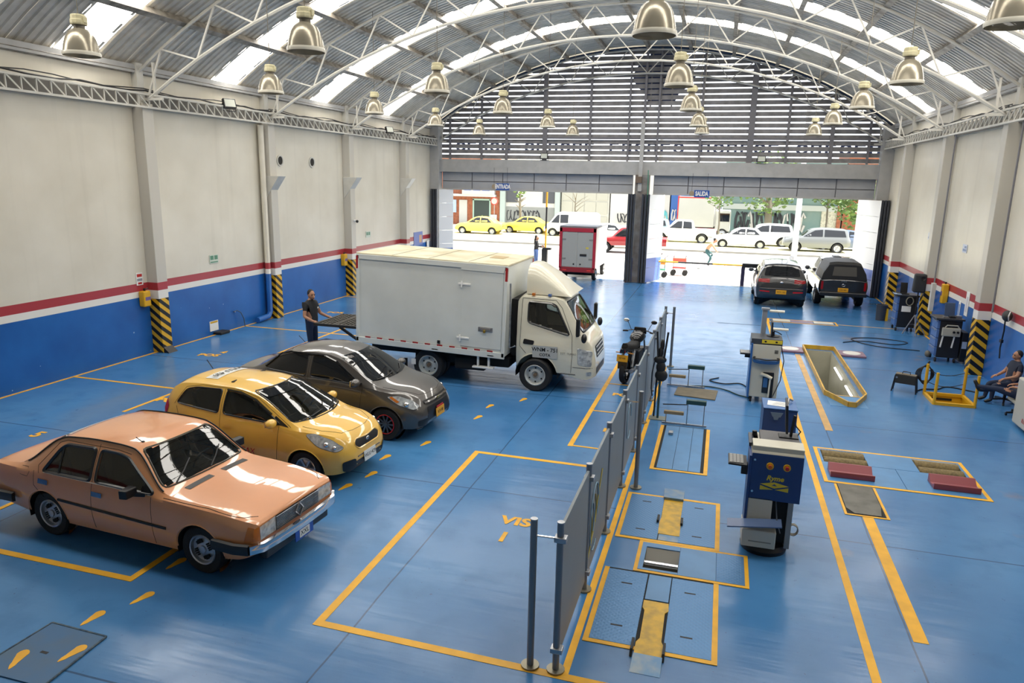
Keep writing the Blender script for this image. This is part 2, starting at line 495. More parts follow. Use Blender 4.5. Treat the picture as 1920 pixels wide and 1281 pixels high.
# wall lattice girders, one per bay
me_diag = {}
def girder(xw, s, y0, y1):
    o = struct(bpy.data.objects.new('lattice_girder', None)); col.objects.link(o)
    o['label'] = 'white lattice girder running along the wall between two columns'
    x = xw+s*.36
    zt, zb = 6.15, 5.86
    for nm, z in (('top_chord', zt), ('bottom_chord', zb)):
        MB().box(x-.03, x+.03, y0, y1, z-.022, z+.022).build(nm, M_steelw, o)
        MB().box(xw+s*.04-.015, xw+s*.04+.015, y0, y1, z-.02, z+.02).build('rear_chord', M_steelw, o)
    n = max(4, round((y1-y0)/.33)); d = (y1-y0)/n
    k = round(d, 4)
    if k not in me_diag:
        me_diag[k] = (MB().bar((0, 0, zt), (0, d, zb), .022, .03).mesh('diagonal', M_steelw), MB().bar((0, 0, zb), (0, 0, zt), .022, .03).mesh('upright', M_steelw))
    for i in range(n):
        inst('diagonal', me_diag[k][0], o, (x, y0+i*d, 0))
        inst('upright', me_diag[k][1], o, (x, y0+i*d, 0))
    MB().box(min(xw, x), max(xw, x), y1-.04, y1+.04, zb-.02, zb+.02).build('bracket', M_steelw, o)
    MB().box(xw+s*.10-.01, xw+s*.10+.01, y0, y1, zb+.0, zt+.0).build('dark_strip', mat('girder_strip_grey', '6f6b64', .7), o)  # plain dark grey strip behind the lattice, from chord to chord
    # cables lying on top
    MB().tube([(x-.06*s, y0+(y1-y0)*t/8, zt+.06+.03*math.sin(t*2.1+y0)) for t in range(9)], .02, 6).build('cable', M_dark, o)
    MB().tube([(x-.12*s, y0+(y1-y0)*t/8, zt+.10+.04*math.sin(t*1.3+y0)) for t in range(9)], .013, 6).build('cable', M_dark, o)
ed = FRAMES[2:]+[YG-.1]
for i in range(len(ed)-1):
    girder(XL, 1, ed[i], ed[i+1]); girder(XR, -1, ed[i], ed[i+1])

# ------------------------------------------------------------------ street gable: louvres over two folding-door openings
M_slat = mat('louvre_slat_paint', '8b898b', .5, c2='767476', vscale=3)
M_mull = mat('louvre_post_steel', '77757a', .5)
wall_gable = struct(bpy.data.objects.new('wall_gable', None)); col.objects.link(wall_gable)
MB().box(XL+.4, XR-.4, YG-.30, YG+.05, 4.68, 5.26).build('lintel_beam', M_steelg, wall_gable, bev=.01)
pitch = .232
z = 5.40; k = 0
while z < ZS+RISE-.12:
    if z > ZS:
        ha = math.acos(min(1, (z+.08-ZC)/RR)); hw = RR*math.sin(ha)
    else: hw = HS-.05
    if hw > .3:
        mb = MB().hexa([(XC-hw, YG+.02, z-.085), (XC+hw, YG+.02, z-.085), (XC+hw, YG+.05, z-.095), (XC-hw, YG+.05, z-.095)],
                       [(XC-hw, YG+.06, z+.085), (XC+hw, YG+.06, z+.085), (XC+hw, YG+.09, z+.075), (XC-hw, YG+.09, z+.075)])
        mb.build('slat', M_slat, wall_gable)
    z += pitch; k += 1
def toparc(x): return ZC+math.sqrt(RR*RR-(x-XC)**2)
for x, wd in ((-12.55,.09),(-11.0,.09),(-9.8,.11),(-8.0,.2),(-5.95,.1),(-4.25,.08),(-3.6,.1),(-3.0,.08),(-1.2,.1),(.85,.24),(2.3,.1),(4.0,.15),(5.4,.09)):
    MB().box(x-wd/2, x+wd/2, YG-.10, YG+.0, 5.2, toparc(x)-.05).build('louvre_post', M_mull, wall_gable)
MB().box(XL+.4, XR-.4, YG-.12, YG-.02, 6.20, 6.28).build('louvre_rail', M_mull, wall_gable)
b = MB().tube([(arcp(-AMAX+2*AMAX*i/40, RR-.02)[0], YG+.05, arcp(-AMAX+2*AMAX*i/40, RR-.02)[1]) for i in range(41)], .05, 6)
b.build('gable_edge', mat('gable_edge_steel', '3b4a66', .5), wall_gable)
# centre pillar, overhead panels
MB().box(-3.80, -3.20, YG-.50, YG+.0, 0, 4.7).build('centre_pillar', mat('pillar_worn_paint', '8f8d8a', .5, c2='6b5f57', vscale=2), wall_gable, bev=.01)
MB().box(-3.66, -3.50, YG-.62, YG-.54, 4.0, 7.0).build('pipe_post', M_steelg, wall_gable)
M_ohead = mat('overhead_panel_grey', 'a5a6a9', .5, var=.05, vscale=2)
for x0, x1 in ((XL+.45, -3.95), (-3.05, XR-.45)):
    n = 6; dx = (x1-x0)/n
    for i in range(n):
        for z0, z1 in ((3.90, 4.26), (4.27, 4.68)):
            MB().box(x0+i*dx+.02, x0+(i+1)*dx-.02, YG+.0, YG+.05, z0+.012, z1-.012).build('header_panel', M_ohead, wall_gable)
    MB().box(x0, x1, YG+.05, YG+.08, 3.88, 4.7).build('header_backing', M_mull, wall_gable)
    MB().box(x0, x1, YG-.06, YG+.0, 3.86, 3.93).build('track_rail', M_steelg, wall_gable)
# folding door leaves standing open at the jambs
def leaf_mat():
    m = mat('door_leaf_paint', 'e4e6e8', .4); g = G(m)
    geo = g.n('NewGeometry'); sep = g.n('SeparateXYZ', i_0=geo.outputs['Position'])
    g.ln(g.mix(g.m('LESS_THAN', sep.outputs[2], 1.1), lin('e2e4e6'), lin('3c62b4')), 'Base Color')
    return m
M_leaf = leaf_mat(); M_track = mat('door_edge_steel', '32363f', .5)
def folding(name, n, x0, y0, dx, dy, leaf_dir, label):
    o = struct(bpy.data.objects.new(name, None)); col.objects.link(o); o['label'] = label
    # the edge-on stack
    for i in range(n):
        MB().box(x0+i*dx-.035, x0+i*dx+.035, y0-.05, y0+dy, .03, 3.86).build('leaf_stack', M_leaf if i == n-1 else M_track, o)
        MB().box(x0+i*dx-.04, x0+i*dx+.04, y0-.10, y0-.05, .03, 3.88).build('leaf_edge', M_track, o)
    ex, ey = leaf_dir
    p = Vector((x0+(n-1)*dx, y0, 0)); q = p+Vector((ex, ey, 0))
    nz = 6
    for k in range(nz):
        z0 = .05+3.82*k/nz; z1 = .05+3.82*(k+1)/nz-.012
        MB().bar(p+Vector((0, 0, (z0+z1)/2)), q+Vector((0, 0, (z0+z1)/2)), .05, z1-z0, upv=(0, 0, 1)).build('leaf_panel', M_leaf, o)
    return o
folding('door_1', 3, XL+.12, YG-.45, .11, 1.2, (.62, .55), 'white and blue folding door leaf standing open at the far left corner')
folding('door_2', 3, -4.00, YG-.65, .12, .8, (.02, .5), 'dark folded door leaves against the centre pillar on the entrance side')
folding('door_3', 3, -3.40, YG-.65, .13, .8, (.55, 1.2), 'white folded door leaf against the centre pillar on the exit side')
folding('door_4', 3, XR-.08, YG-.95, -.11, 1.0, (-.55, 1.9), 'white and blue folding door leaf standing open by the parked pickup')
# ------------------------------------------------------------------ vehicle builder
def curve(pts):
    """monotone cubic through (x, v) points"""
    xs_ = [p[0] for p in pts]; v = [p[1] for p in pts]; n = len(pts)
    d = [(v[i+1]-v[i])/(xs_[i+1]-xs_[i]) for i in range(n-1)]
    m = [d[0]]+[0 if d[i-1]*d[i] <= 0 else 2*d[i-1]*d[i]/(d[i-1]+d[i]) for i in range(1, n-1)]+[d[-1]]
    def f(x):
        if x <= xs_[0]: return v[0]
        if x >= xs_[-1]: return v[-1]
        i = 0
        while xs_[i+1] < x: i += 1
        h = xs_[i+1]-xs_[i]; t = (x-xs_[i])/h
        return v[i]*(1+2*t)*(1-t)**2+m[i]*h*t*(1-t)**2+v[i+1]*t*t*(3-2*t)+m[i+1]*h*t*t*(t-1)
    return f
def glass_mat(name, tint, gloss=1.0, rough=.02):
    if name in MATS: return MATS[name]
    m = bpy.data.materials.new(name); m.use_nodes = True; nt = m.node_tree; nt.nodes.clear()
    out = nt.nodes.new('ShaderNodeOutputMaterial'); mx = nt.nodes.new('ShaderNodeMixShader')
    tr = nt.nodes.new('ShaderNodeBsdfTransparent'); tr.inputs[0].default_value = tint+(1,)
    gl = nt.nodes.new('ShaderNodeBsdfGlossy'); gl.inputs['Roughness'].default_value = rough
    gl.inputs[0].default_value = (gloss, gloss, gloss, 1)
    fr = nt.nodes.new('ShaderNodeFresnel'); fr.inputs[0].default_value = 1.6
    nt.links.new(fr.outputs[0], mx.inputs[0]); nt.links.new(tr.outputs[0], mx.inputs[1]); nt.links.new(gl.outputs[0], mx.inputs[2])
    nt.links.new(mx.outputs[0], out.inputs[0])
    MATS[name] = m
    return m
M_glass = glass_mat('car_window_glass', (.42, .43, .37))
M_tint = mat('dark_tinted_glass', '14161a', .03, spec=.6)
M_tyre = mat('tyre_rubber', '1b1b1d', .75, bump=.2, bscale=60)
M_under = mat('underbody_black', '0e0e10', .8)
M_lens = mat('headlamp_lens', 'c3c7c8', .08, spec=.8, c2='8b9094', vscale=14)
M_red = mat('tail_lamp_red', 'b01c22', .12)
M_amber = mat('indicator_amber', 'c4702a', .15)
M_trim = mat('trim_black', '1b1c1f', .35)
M_inter = mat('car_interior_dark', '26251f', .8)
M_seat = mat('car_seat_fabric', '4b463a', .9)

EDGE = []
def shell(P, nx=150, fine=.55):
    """closed body surface lofted along x; returns (verts, faces, section fn)"""
    zs, zb, zc, wm, wb = (curve(P[k]) for k in ('zs', 'zb', 'zc', 'wm', 'wb'))
    wroof = P['wroof']; zmax = max(v for _, v in P['zc']); x0, x1 = P['zc'][0][0], P['zc'][-1][0]
    cr0, cr1 = P.get('crown', (.03, .06))
    ws_off = P.get('sill', .05)
    st = []; EDGE.clear()
    for i in range(nx+1):
        t = i/nx; t = t*(1-.35)+.35*(.5-.5*math.cos(pi*t))
        st.append(x0+(x1-x0)*t)
    rings = []
    for x in st:
        a, b_, c, m_, w_ = zs(x), zb(x), zc(x), wm(x), wb(x)
        b_ = min(b_, c-.004)
        q = max(0, min(1, (c-b_-cr0)/(zmax-b_-cr0)))
        wr = (w_-.05)*(1-q)+wroof*q
        zr = max(b_+.006, c-(cr0*(1-q)+cr1*q)) if c-b_ > cr0 else b_+(c-b_)*.25
        wr = min(wr, w_-.012)
        h = []
        h.append((0, a)); h.append((m_-ws_off-.10, a))
        ns = 16
        for k in range(ns+1):
            t = k/ns
            y = (m_-ws_off)+(ws_off)*math.sin(min(1, t/.5)*pi/2) if t < .5 else m_-(m_-w_)*((t-.5)/.5)**2.2
            h.append((y, a+.02+(b_-a-.02)*t))
        # upper side
        nu = 14
        bulge = P.get('bulge', .02)*q
        for k in range(1, nu+1):
            t = k/nu
            h.append((w_+(wr-w_)*t+bulge*math.sin(pi*t), b_+(zr-b_)*t))
        nr = 16
        e = P.get('rexp', 2.4)
        for k in range(1, nr+1):
            y = wr*math.cos(pi/2*k/nr)**1.0 if k < nr else 0
            h.append((y, zr+(c-zr)*(1-(y/wr)**e)))
        rings.append([(x, y, z) for y, z in h]); EDGE.append((x, wr, zr))
    n = len(rings[0]); V = []; Fc = []
    full = []
    for r in rings:
        # right side mirrored then left: closed loop
        loop = [(p[0], p[1], p[2]) for p in r]+[(p[0], -p[1], p[2]) for p in reversed(r[1:-1])]
        full.append(loop)
    mbb = MB(); mbb.loft(full, cap=True)
    return mbb
def make_bvh(mb): return BVHTree.FromPolygons([Vector(v) for v in mb.v], mb.f)
AX = {'y': (0, 2, 1), 'x': (1, 2, 0), 'z': (0, 1, 2)}
def proj(bvh, a, b, ax, sg, off=0, dist=6):
    ia, ib, ic = AX[ax]
    o = Vector((0, 0, 0)); o[ia] = a; o[ib] = b; o[ic] = sg*dist
    d = Vector((0, 0, 0)); d[ic] = -sg
    h, nrm, _, _ = bvh.ray_cast(o, d)
    if h is None:
        h, nrm, _, _ = bvh.find_nearest(Vector((o[0] if ic != 0 else sg*2, o[1] if ic != 1 else sg*.8, o[2])))
        if h is None: return None
    if nrm[ic]*sg < 0: nrm = -nrm
    return h+nrm*off
def pip(x, y, poly):
    c = False; n = len(poly)
    for i in range(n):
        (x1, y1), (x2, y2) = poly[i], poly[(i+1) % n]
        if (y1 > y) != (y2 > y) and x < (x2-x1)*(y-y1)/(y2-y1)+x1: c = not c
    return c
def rnd(poly, r=.04, k=3):
    """round polygon corners"""
    out = []; n = len(poly)
    for i in range(n):
        p0, p1, p2 = (Vector(poly[(i+j-1) % n]) for j in range(3))
        a = p0-p1; c = p2-p1
        ra = min(r, a.length*.45); rc = min(r, c.length*.45)
        A = p1+a.normalized()*ra; C = p1+c.normalized()*rc
        for j in range(k+1):
            t = j/k
            q = A*(1-t)**2+p1*2*t*(1-t)+C*t*t
            out.append((q.x, q.y))
    return out
def patch_mb(bvh, poly, ax, sg, off=.004, res=.05, mb=None):
    pts = []
    n = len(poly)
    for i in range(n):
        a = Vector(poly[i]); c = Vector(poly[(i+1) % n]); k = max(1, int((c-a).length/res))
        for j in range(k): pts.append(a+(c-a)*j/k)
    nb = len(pts)
    x0, x1 = min(p[0] for p in poly), max(p[0] for p in poly); y0, y1 = min(p[1] for p in poly), max(p[1] for p in poly)
    gx = x0+res/2
    while gx < x1:
        gy = y0+res/2
        while gy < y1:
            if pip(gx, gy, poly) and min((p-Vector((gx, gy))).length for p in pts[:nb]) > res*.5: pts.append(Vector((gx, gy)))
            gy += res
        gx += res
    r = geometry.delaunay_2d_cdt(pts, [(i, (i+1) % nb) for i in range(nb)], [], 0, 1e-5)
    vs2, _, tris = r[0], r[1], r[2]
    P3 = [proj(bvh, p[0], p[1], ax, sg, off) for p in vs2]
    fs = [t for t in tris if pip(sum(vs2[i][0] for i in t)/len(t), sum(vs2[i][1] for i in t)/len(t), poly)]
    mb = mb or MB()
    return mb.add(P3, [tuple(f) for f in fs])
def patch(bvh, poly, ax, sg, name, m, parent, off=.004, res=.05, smooth=40):
    return patch_mb(bvh, poly, ax, sg, off, res).build(name, m, parent, smooth=smooth)
def line_pts(bvh, pts, ax, sg, off=.0, res=.05, closed=False):
    out = []
    k = len(pts)
    for i in range(k if closed else k-1):
        a = Vector(pts[i]); c = Vector(pts[(i+1) % k]); n = max(1, int((c-a).length/res))
        for j in range(n):
            q = a+(c-a)*j/n; out.append(proj(bvh, q.x, q.y, ax, sg, off))
    if not closed: out.append(proj(bvh, pts[-1][0], pts[-1][1], ax, sg, off))
    return out
def seam(bvh, pts, ax, sg, name, m, parent, r=.004, off=0, res=.05, closed=False, n=4):
    return MB().tube(line_pts(bvh, pts, ax, sg, off, res, closed), r, n, closed).build(name, m, parent, smooth=60)
def cut_window(mb, poly, ax, sg):
    """drop shell faces that lie inside a window outline"""
    ia, ib, ic = AX[ax]; keep = []
    cx = sum(p[0] for p in poly)/len(poly); cy = sum(p[1] for p in poly)/len(poly)
    sh = [(cx+(p[0]-cx)*.985, cy+(p[1]-cy)*.97) for p in poly]
    for f, mi in zip(mb.f, mb.mi):
        c = sum((Vector(mb.v[i]) for i in f), Vector())/len(f)
        nrm = geometry.normal([Vector(mb.v[i]) for i in f]) if len(f) < 5 else Vector((0, 0, 0))
        if len(f) < 5 and abs(nrm[ic]) > .22 and c[ic]*sg > (-.9 if ax == 'x' and sg < 0 else (.35 if ax == 'y' else -.5)) and pip(c[ia], c[ib], sh) and (ax != 'x' or nrm[2] != 0):
            continue
        keep.append(f)
    mb.f = keep; mb.mi = [0]*len(keep)
def cut_arches(mb, axles, r, zc, ymin=.3):
    """open the wheel arches and snap the rim to a circle"""
    keep = []
    def inside(p): return abs(p[1]) > ymin and any((p[0]-ax)**2+(p[2]-zc)**2 < r*r for ax in axles)
    for f in mb.f:
        ins = [inside(mb.v[i]) for i in f]
        if len(f) < 5 and all(ins): continue
        keep.append(f)
    used = {i for f in keep for i in f}
    for i in used:
        p = mb.v[i]
        if inside(p):
            for ax in axles:
                dx, dz = p[0]-ax, p[2]-zc; d = math.hypot(dx, dz)
                if d < r and d > 1e-4: mb.v[i] = (ax+dx*r/d, p[1], zc+dz*r/d)
    mb.f = keep; mb.mi = [0]*len(keep)
def wheel(name, parent, loc, sg, rad, wd, style, rimm, R0=None):
    """sg: +1 outward face to +y, -1 to -y"""
    o = bpy.data.objects.new(name, None); col.objects.link(o); o.parent = parent; o.location = loc
    r = R0 or rad*.62; hw = wd/2
    ax = (0, sg, 0)
    MB().lathe([(r*.96, -hw*.9), (rad*.93, -hw), (rad, -hw*.72), (rad, hw*.72), (rad*.93, hw), (r*1.06, hw*.92), (r*.98, hw*.7)], (0, 0, 0), ax, 32).build('tyre', M_tyre, o, smooth=35)
    if style == 'steel':
        MB().lathe([(r*1.02, hw*.86), (r*.96, hw*.93), (r*.90, hw*.72), (r*.80, hw*.25), (r*.62, hw*.35), (r*.36, hw*.55), (r*.30, hw*.3), (0, hw*.3)], (0, 0, 0), ax, 28).build('rim', rimm, o, smooth=35)
        MB().lathe([(r*.20, hw*.25), (r*.19, hw*.75), (0, hw*.8)], (0, 0, 0), ax, 14).build('hub', mat('hub_rust', '6d5b49', .6), o, smooth=35)
        for k in range(6):
            a = 2*pi*(k+.5)/6; MB().cyl((r*.66*math.cos(a), sg*hw*.15, r*.66*math.sin(a)), (r*.66*math.cos(a), sg*hw*.365, r*.66*math.sin(a)), r*.085, n=10).build('vent_slot', M_under, o)
    elif style == 'slot':
        MB().lathe([(r*1.03, hw*.86), (r*.98, hw*.98), (r*.90, hw*.9), (r*.86, hw*.45), (r*.70, hw*.4), (r*.45, hw*.62), (0, hw*.68)], (0, 0, 0), ax, 32).build('rim', rimm, o, smooth=35)
        for k in range(4):
            for t in (-.20, -.07, .07, .20):
                a = 2*pi*k/4+.5
                c, s_ = math.cos(a), math.sin(a)
                r0, r1 = r*.42, r*(.74-.5*abs(t))
                q = lambda rr_, tt: (rr_*c-tt*r*s_, sg*hw*.665, rr_*s_+tt*r*c)
                MB().bar(q(r0, t), q(r1, t), r*.075, .02).build('vent_slot', M_under, o)
        MB().lathe([(r*.26, hw*.6), (r*.24, hw*.86), (0, hw*.9)], (0, 0, 0), ax, 16).build('hub_cap', rimm, o, smooth=30)
    else:
        MB().lathe([(r*1.03, hw*.86), (r*.97, hw*.96), (r*.90, hw*.86), (r*.86, -hw*.2), (0, -hw*.25)], (0, 0, 0), ax, 32).build('rim', [M_under] if style == 'redspoke' else [rimm], o, smooth=35)
        if style == 'redspoke':
            MB().lathe([(r*.99, hw*.93), (r*.95, hw*.99), (r*.89, hw*.93)], (0, 0, 0), ax, 32).build('rim_ring', M_red, o, smooth=35)
        ns = P_SPOKES.get(style, 5)
        for k in range(ns):
            a = 2*pi*k/ns
            MB().bar((0, sg*hw*.5, 0), (r*.93*math.cos(a), sg*hw*.72, r*.93*math.sin(a)), r*(.9/ns), .03).build('spoke', rimm, o)
        MB().lathe([(r*.2, hw*.3), (r*.18, hw*.8), (0, hw*.82)], (0, 0, 0), ax, 12).build('hub_cap', rimm, o, smooth=30)
    return o
P_SPOKES = {'redspoke': 10, 'alloy': 6, 'alloy5': 5}
def mirror_win(poly): return [(-a, b) for a, b in poly]
def plate(parent, txt, loc, rot, cbg, cfg, wd=.33, ht=.15, name='number_plate', size=None):
    o = MB().box(-wd/2, wd/2, -ht/2, ht/2, -.006, .006).build(name, cbg, parent, bev=.004)
    o.location = loc; o.rotation_euler = rot
    if txt: lettering('plate_lettering', txt, size or ht*.72, cfg, o, (0, 0, .007), depth=.001)
    return o
M_plateY = mat('plate_yellow', 'd79c1f', .4); M_plateW = mat('plate_white', 'd9dad6', .4); M_ink = mat('ink_black', '141414', .6)

def car(name, label, P, loc, rz, paint, group=None, low=False):
    o = thing(name, label, 'car', loc, rz, group)
    o.scale = (P.get('scale', 1),)*3
    mb = shell(P, 70 if low else 150)
    bvh = make_bvh(mb)
    rw = P['rw']; ax_ = P['axles']
    for poly, ax, sg in ([] if low else P.get('open', [])): cut_window(mb, poly, ax, sg)
    cut_arches(mb, ax_, P.get('arch', rw*1.16), rw*1.0)
    mb.build('body', paint, o, smooth=32)
    # arch liners and underbody
    W_ = max(v for _, v in P['wm'])
    ra = P.get('arch', rw*1.16)
    for a in ax_:
        for sg in (-1, 1):
            n = 20
            ring0 = [(a+ra*math.cos(t), sg*(W_-.03), rw+ra*math.sin(t)) for t in [pi*1.15*k/n-.24 for k in range(n+1)]]
            ring1 = [(p[0], sg*(W_-.34), p[2]) for p in ring0]
            lm = MB().loft([ring0, ring1], cap=False, closed=False)
            lm.add([ (p[0], sg*(W_-.34), p[2]) for p in ring0], [tuple(range(n+1))])
            lm.build('wheel_arch_liner', M_under, o)
    if not low:
        zz = P['zs'][len(P['zs'])//2][1]
        MB().box(P['zc'][0][0]+.35, P['zc'][-1][0]-.35, -W_+.32, W_-.32, zz-.05, zz+.1).build('underbody', M_under, o)
        for a in ax_:
            for sg in (-1, 1):
                pts = [(a+ra*math.cos(t), rw+ra*math.sin(t)) for t in [pi*k/16 for k in range(17)]]
                seam(bvh, pts, 'y', sg, 'arch_lip', paint, o, r=.012, off=-.004)
    tr = P.get('track', W_-.115)
    for a in ax_:
        for sg in (-1, 1):
            wheel('wheel', o, (a, sg*tr, rw), sg, rw, P.get('ww', .19), P.get('wstyle', 'alloy'), P.get('rim', M_alu))
    return o, bvh
def seats(o, x_front, x_rear, z, W, wheel_x=None, m=None):
    m = m or M_seat
    def seat(x, y, w_):
        mb = MB()
        mb.loft([[(x+.02*k-a*.14-.0, y+w_*sx*(1-.25*(a > .8)), z-.1+a*.52) for sx in (-.5, .5)]+[(x+.12-a*.14, y+w_*sx*(1-.25*(a > .8)), z-.1+a*.52) for sx in (.5, -.5)] for k, a in ((0, 0), (0, .5), (0, .9), (0, 1.05))])
        s_ = mb.build('seat', m, o, bev=.03, seg=3)
        MB().hexa([(x-.10, y-.11, z+.44), (x-.02, y-.11, z+.44), (x-.02, y+.11, z+.44), (x-.10, y+.11, z+.44)], [(x-.13, y-.1, z+.58), (x-.07, y-.1, z+.58), (x-.07, y+.1, z+.58), (x-.13, y+.1, z+.58)]).build('headrest', m, s_, bev=.02)
    for y in (-W*.42, W*.42): seat(x_front, y, W*.62)
    if x_rear is not None:
        mb = MB(); mb.hexa([(x_rear, -W*.75, z-.1), (x_rear+.14, -W*.75, z-.1), (x_rear+.14, W*.75, z-.1), (x_rear, W*.75, z-.1)], [(x_rear-.16, -W*.68, z+.34), (x_rear-.06, -W*.68, z+.34), (x_rear-.06, W*.68, z+.34), (x_rear-.16, W*.68, z+.34)])
        mb.build('rear_bench', m, o, bev=.03, seg=3)
    if wheel_x:
        c = Vector((wheel_x, W*.42, z+.10)); pts = []
        for k in range(20):
            a = 2*pi*k/20; pts.append(c+Vector((.08*math.sin(a), .18*math.cos(a), .165*math.sin(a))))
        MB().tube(pts, .013, 6, True).build('steering_wheel', M_black, o, smooth=60)
def mirror_door(o, x, y, z, m, sg, size=(.07, .10, .065), fwd=.02):
    h = MB().ball((x, y+sg*.12, z), 1, 12, size).build('door_mirror', m, o, smooth=60)
    MB().box(x-size[0]*.75, x-size[0]*.6, y+sg*.12-size[1]*.75, y+sg*.12+size[1]*.75, z-size[2]*.65, z+size[2]*.65).build('mirror_glass', M_chrome, h)
    MB().bar((x+.03, y-sg*.02, z-.035), (x+.01, y+sg*.08, z-.02), .045, .035).build('mirror_stalk', M_black, h)
    return h
def wiper(o, bvh, pts, name='wiper'):
    P3 = [proj(bvh, a, b_, 'x', 1, .018) for a, b_ in pts]
    return MB().tube(P3, .009, 5).build(name, M_black, o)
# ------------------------------------------------------------------ salmon saloon (nearest car)
P_sal = mat('salmon_car_paint', 'e09a68', .30, coat=1.0, var=.03, vscale=2)
def car_salmon():
    P = dict(scale=.938, rw=.305, axles=(-1.22, 1.27), ww=.18, wstyle='slot', rim=mat('rim_silver', 'b9bcc2', .3, metal=.7), arch=.345, wroof=.585, crown=(.028, .042), sill=.05, bulge=.015, track=.70,
        zs=[(-2.31,.50),(-2.2,.36),(-1.7,.28),(-1.2,.22),(1.2,.22),(1.75,.26),(2.02,.36),(2.06,.42)],
        zb=[(-2.31,.68),(-2.26,.82),(-2.1,.865),(-1.0,.87),(.8,.855),(1.4,.83),(1.95,.775),(2.04,.755),(2.06,.73)],
        zc=[(-2.31,.70),(-2.28,.85),(-2.2,.895),(-1.72,.945),(-1.60,.985),(-1.10,1.335),(-.95,1.378),(-.4,1.408),(-.1,1.404),(.13,1.385),(.22,1.352),(.72,.945),(.80,.925),(1.5,.885),(1.95,.805),(2.04,.772),(2.06,.74)],
        wm=[(-2.31,.70),(-2.24,.78),(-1.9,.825),(-1.2,.84),(1.2,.84),(1.8,.82),(2.02,.775),(2.06,.74)],
        wb=[(-2.31,.66),(-2.24,.735),(-1.9,.775),(-1.2,.795),(1.0,.80),(1.7,.775),(2.02,.735),(2.06,.70)])
    sideR = rnd([(-1.26,.895),(-1.03,1.20),(-.94,1.255),(-.44,1.27),(-.44,.895)], .05)
    sideF = rnd([(-.355,.895),(-.355,1.27),(-.05,1.265),(.11,1.235),(.58,.905),(.55,.888)], .05)
    ws = rnd([(-.685,.945),(.685,.945),(.545,1.33),(-.545,1.33)], .06)
    rw_ = rnd([(-.64,1.0),(.64,1.0),(.53,1.295),(-.53,1.295)], .06)
    P['open'] = [(sideR,'y',1),(sideR,'y',-1),(sideF,'y',1),(sideF,'y',-1),(ws,'x',1),(rw_,'x',-1)]
    o, bvh = car('saloon_car', 'glossy salmon-orange boxy saloon car with chrome bumper, nearest the camera', P, (-6.433, 6.985, 0), R(-4.26), P_sal)
    edge = list(EDGE)
    gm = mat('window_gasket', '26272a', .3); ch = M_chrome
    for sg in (-1, 1):
        for nm, poly in (('rear_side_window', sideR), ('front_side_window', sideF)):
            g = patch(bvh, poly, 'y', sg, nm, M_glass, o, off=-.004)
            seam(bvh, poly, 'y', sg, 'gasket', gm, g, r=.024 if nm[0] == 'r' else .019, closed=True, res=.04)
        seam(bvh, [(-.98,.897),(-.98,1.235)], 'y', sg, 'quarter_light_bar', gm, o, r=.012, off=.002)
        seam(bvh, [(-1.24,.882),(.55,.876)], 'y', sg, 'belt_chrome', ch, o, r=.008, off=.004)
        for pts in ([(-.40,1.33),(-.40,.28)], [(.56,.86),(.58,.60),(.58,.26)], [(-1.42,.88),(-1.40,.70),(-1.22,.56)], [(-1.0,.40),(-.9,.26)], [(-1.33,.86),(-1.36,.95),(-1.08,1.26),(-.96,1.30),(-.1,1.305),(.12,1.28)]):
            seam(bvh, pts, 'y', sg, 'door_seam', M_under, o, r=.0035)
        seam(bvh, [(.74,.873),(1.4,.85),(1.97,.785)], 'y', sg, 'hood_seam', M_under, o, r=.0045, off=0)
        seam(bvh, [(-.97,.575),(.80,.52)], 'y', sg, 'rub_strip', M_trim, o, r=.02, off=.0, n=6)
        seam(bvh, [(-.9,.235),(.85,.235)], 'y', sg, 'sill_chrome', ch, o, r=.007, off=.004)
        for x, z in ((-1.23,.765),(-.30,.75)):
            h = patch(bvh, [(x-.085,z-.026),(x+.085,z-.03),(x+.085,z+.03),(x-.085,z+.034)], 'y', sg, 'door_handle', mat('handle_chrome_blue', '93a0b0', .2, metal=.8), o, off=.012)
        seam(bvh, [(-1.66,.80),(-1.66,.90),(-1.54,.905),(-1.50,.85),(-1.53,.79)], 'y', sg, 'fuel_flap', M_under, o, r=.003, closed=True) if sg < 0 else None
        # roof gutter
        P3 = [(x, sg*(w_+.004), z+.006) for x, w_, z in edge if -1.6 < x < .70]
        MB().tube(P3, .011, 5).build('roof_gutter', gm, o, smooth=60)
        # mirrors: flat black box
        mm = MB().hexa([(.30,sg*.86,.89),(.40,sg*.84,.88),(.42,sg*1.02,.89),(.32,sg*1.04,.89)], [(.30,sg*.86,1.0),(.40,sg*.84,.99),(.42,sg*1.02,1.0),(.32,sg*1.04,1.0)]).build('door_mirror', M_black, o, bev=.012)
        MB().bar((.47,sg*.76,.86), (.37,sg*.88,.9), .05, .04).build('mirror_stalk', M_black, mm)
        patch(bvh, [(.30,.91),(.66,.89),(.52,.99)] if False else [(.40,.90),(.58,.89),(.44,1.0)], 'y', sg, 'corner_cover', M_black, o, off=.01)
    for nm, poly, sg in (('windscreen', ws, 1), ('rear_window', rw_, -1)):
        g = patch(bvh, poly, 'x', sg, nm, M_glass, o, off=-.004)
        seam(bvh, poly, 'x', sg, 'gasket', mat('windscreen_trim', '6d6a63', .25, metal=.6), g, r=.015, closed=True, res=.06)
    # interior
    MB().box(-1.45, .68, -.70, .70, .62, .80).build('cabin_floor', M_inter, o)
    MB().hexa([(.40,-.68,.78),(.72,-.68,.78),(.72,.68,.78),(.40,.68,.78)], [(.44,-.66,.92),(.70,-.66,.92),(.70,.66,.92),(.44,.66,.92)]).build('dashboard', M_inter, o, bev=.03)
    seats(o, -.36, -1.08, .80, .80, .32)
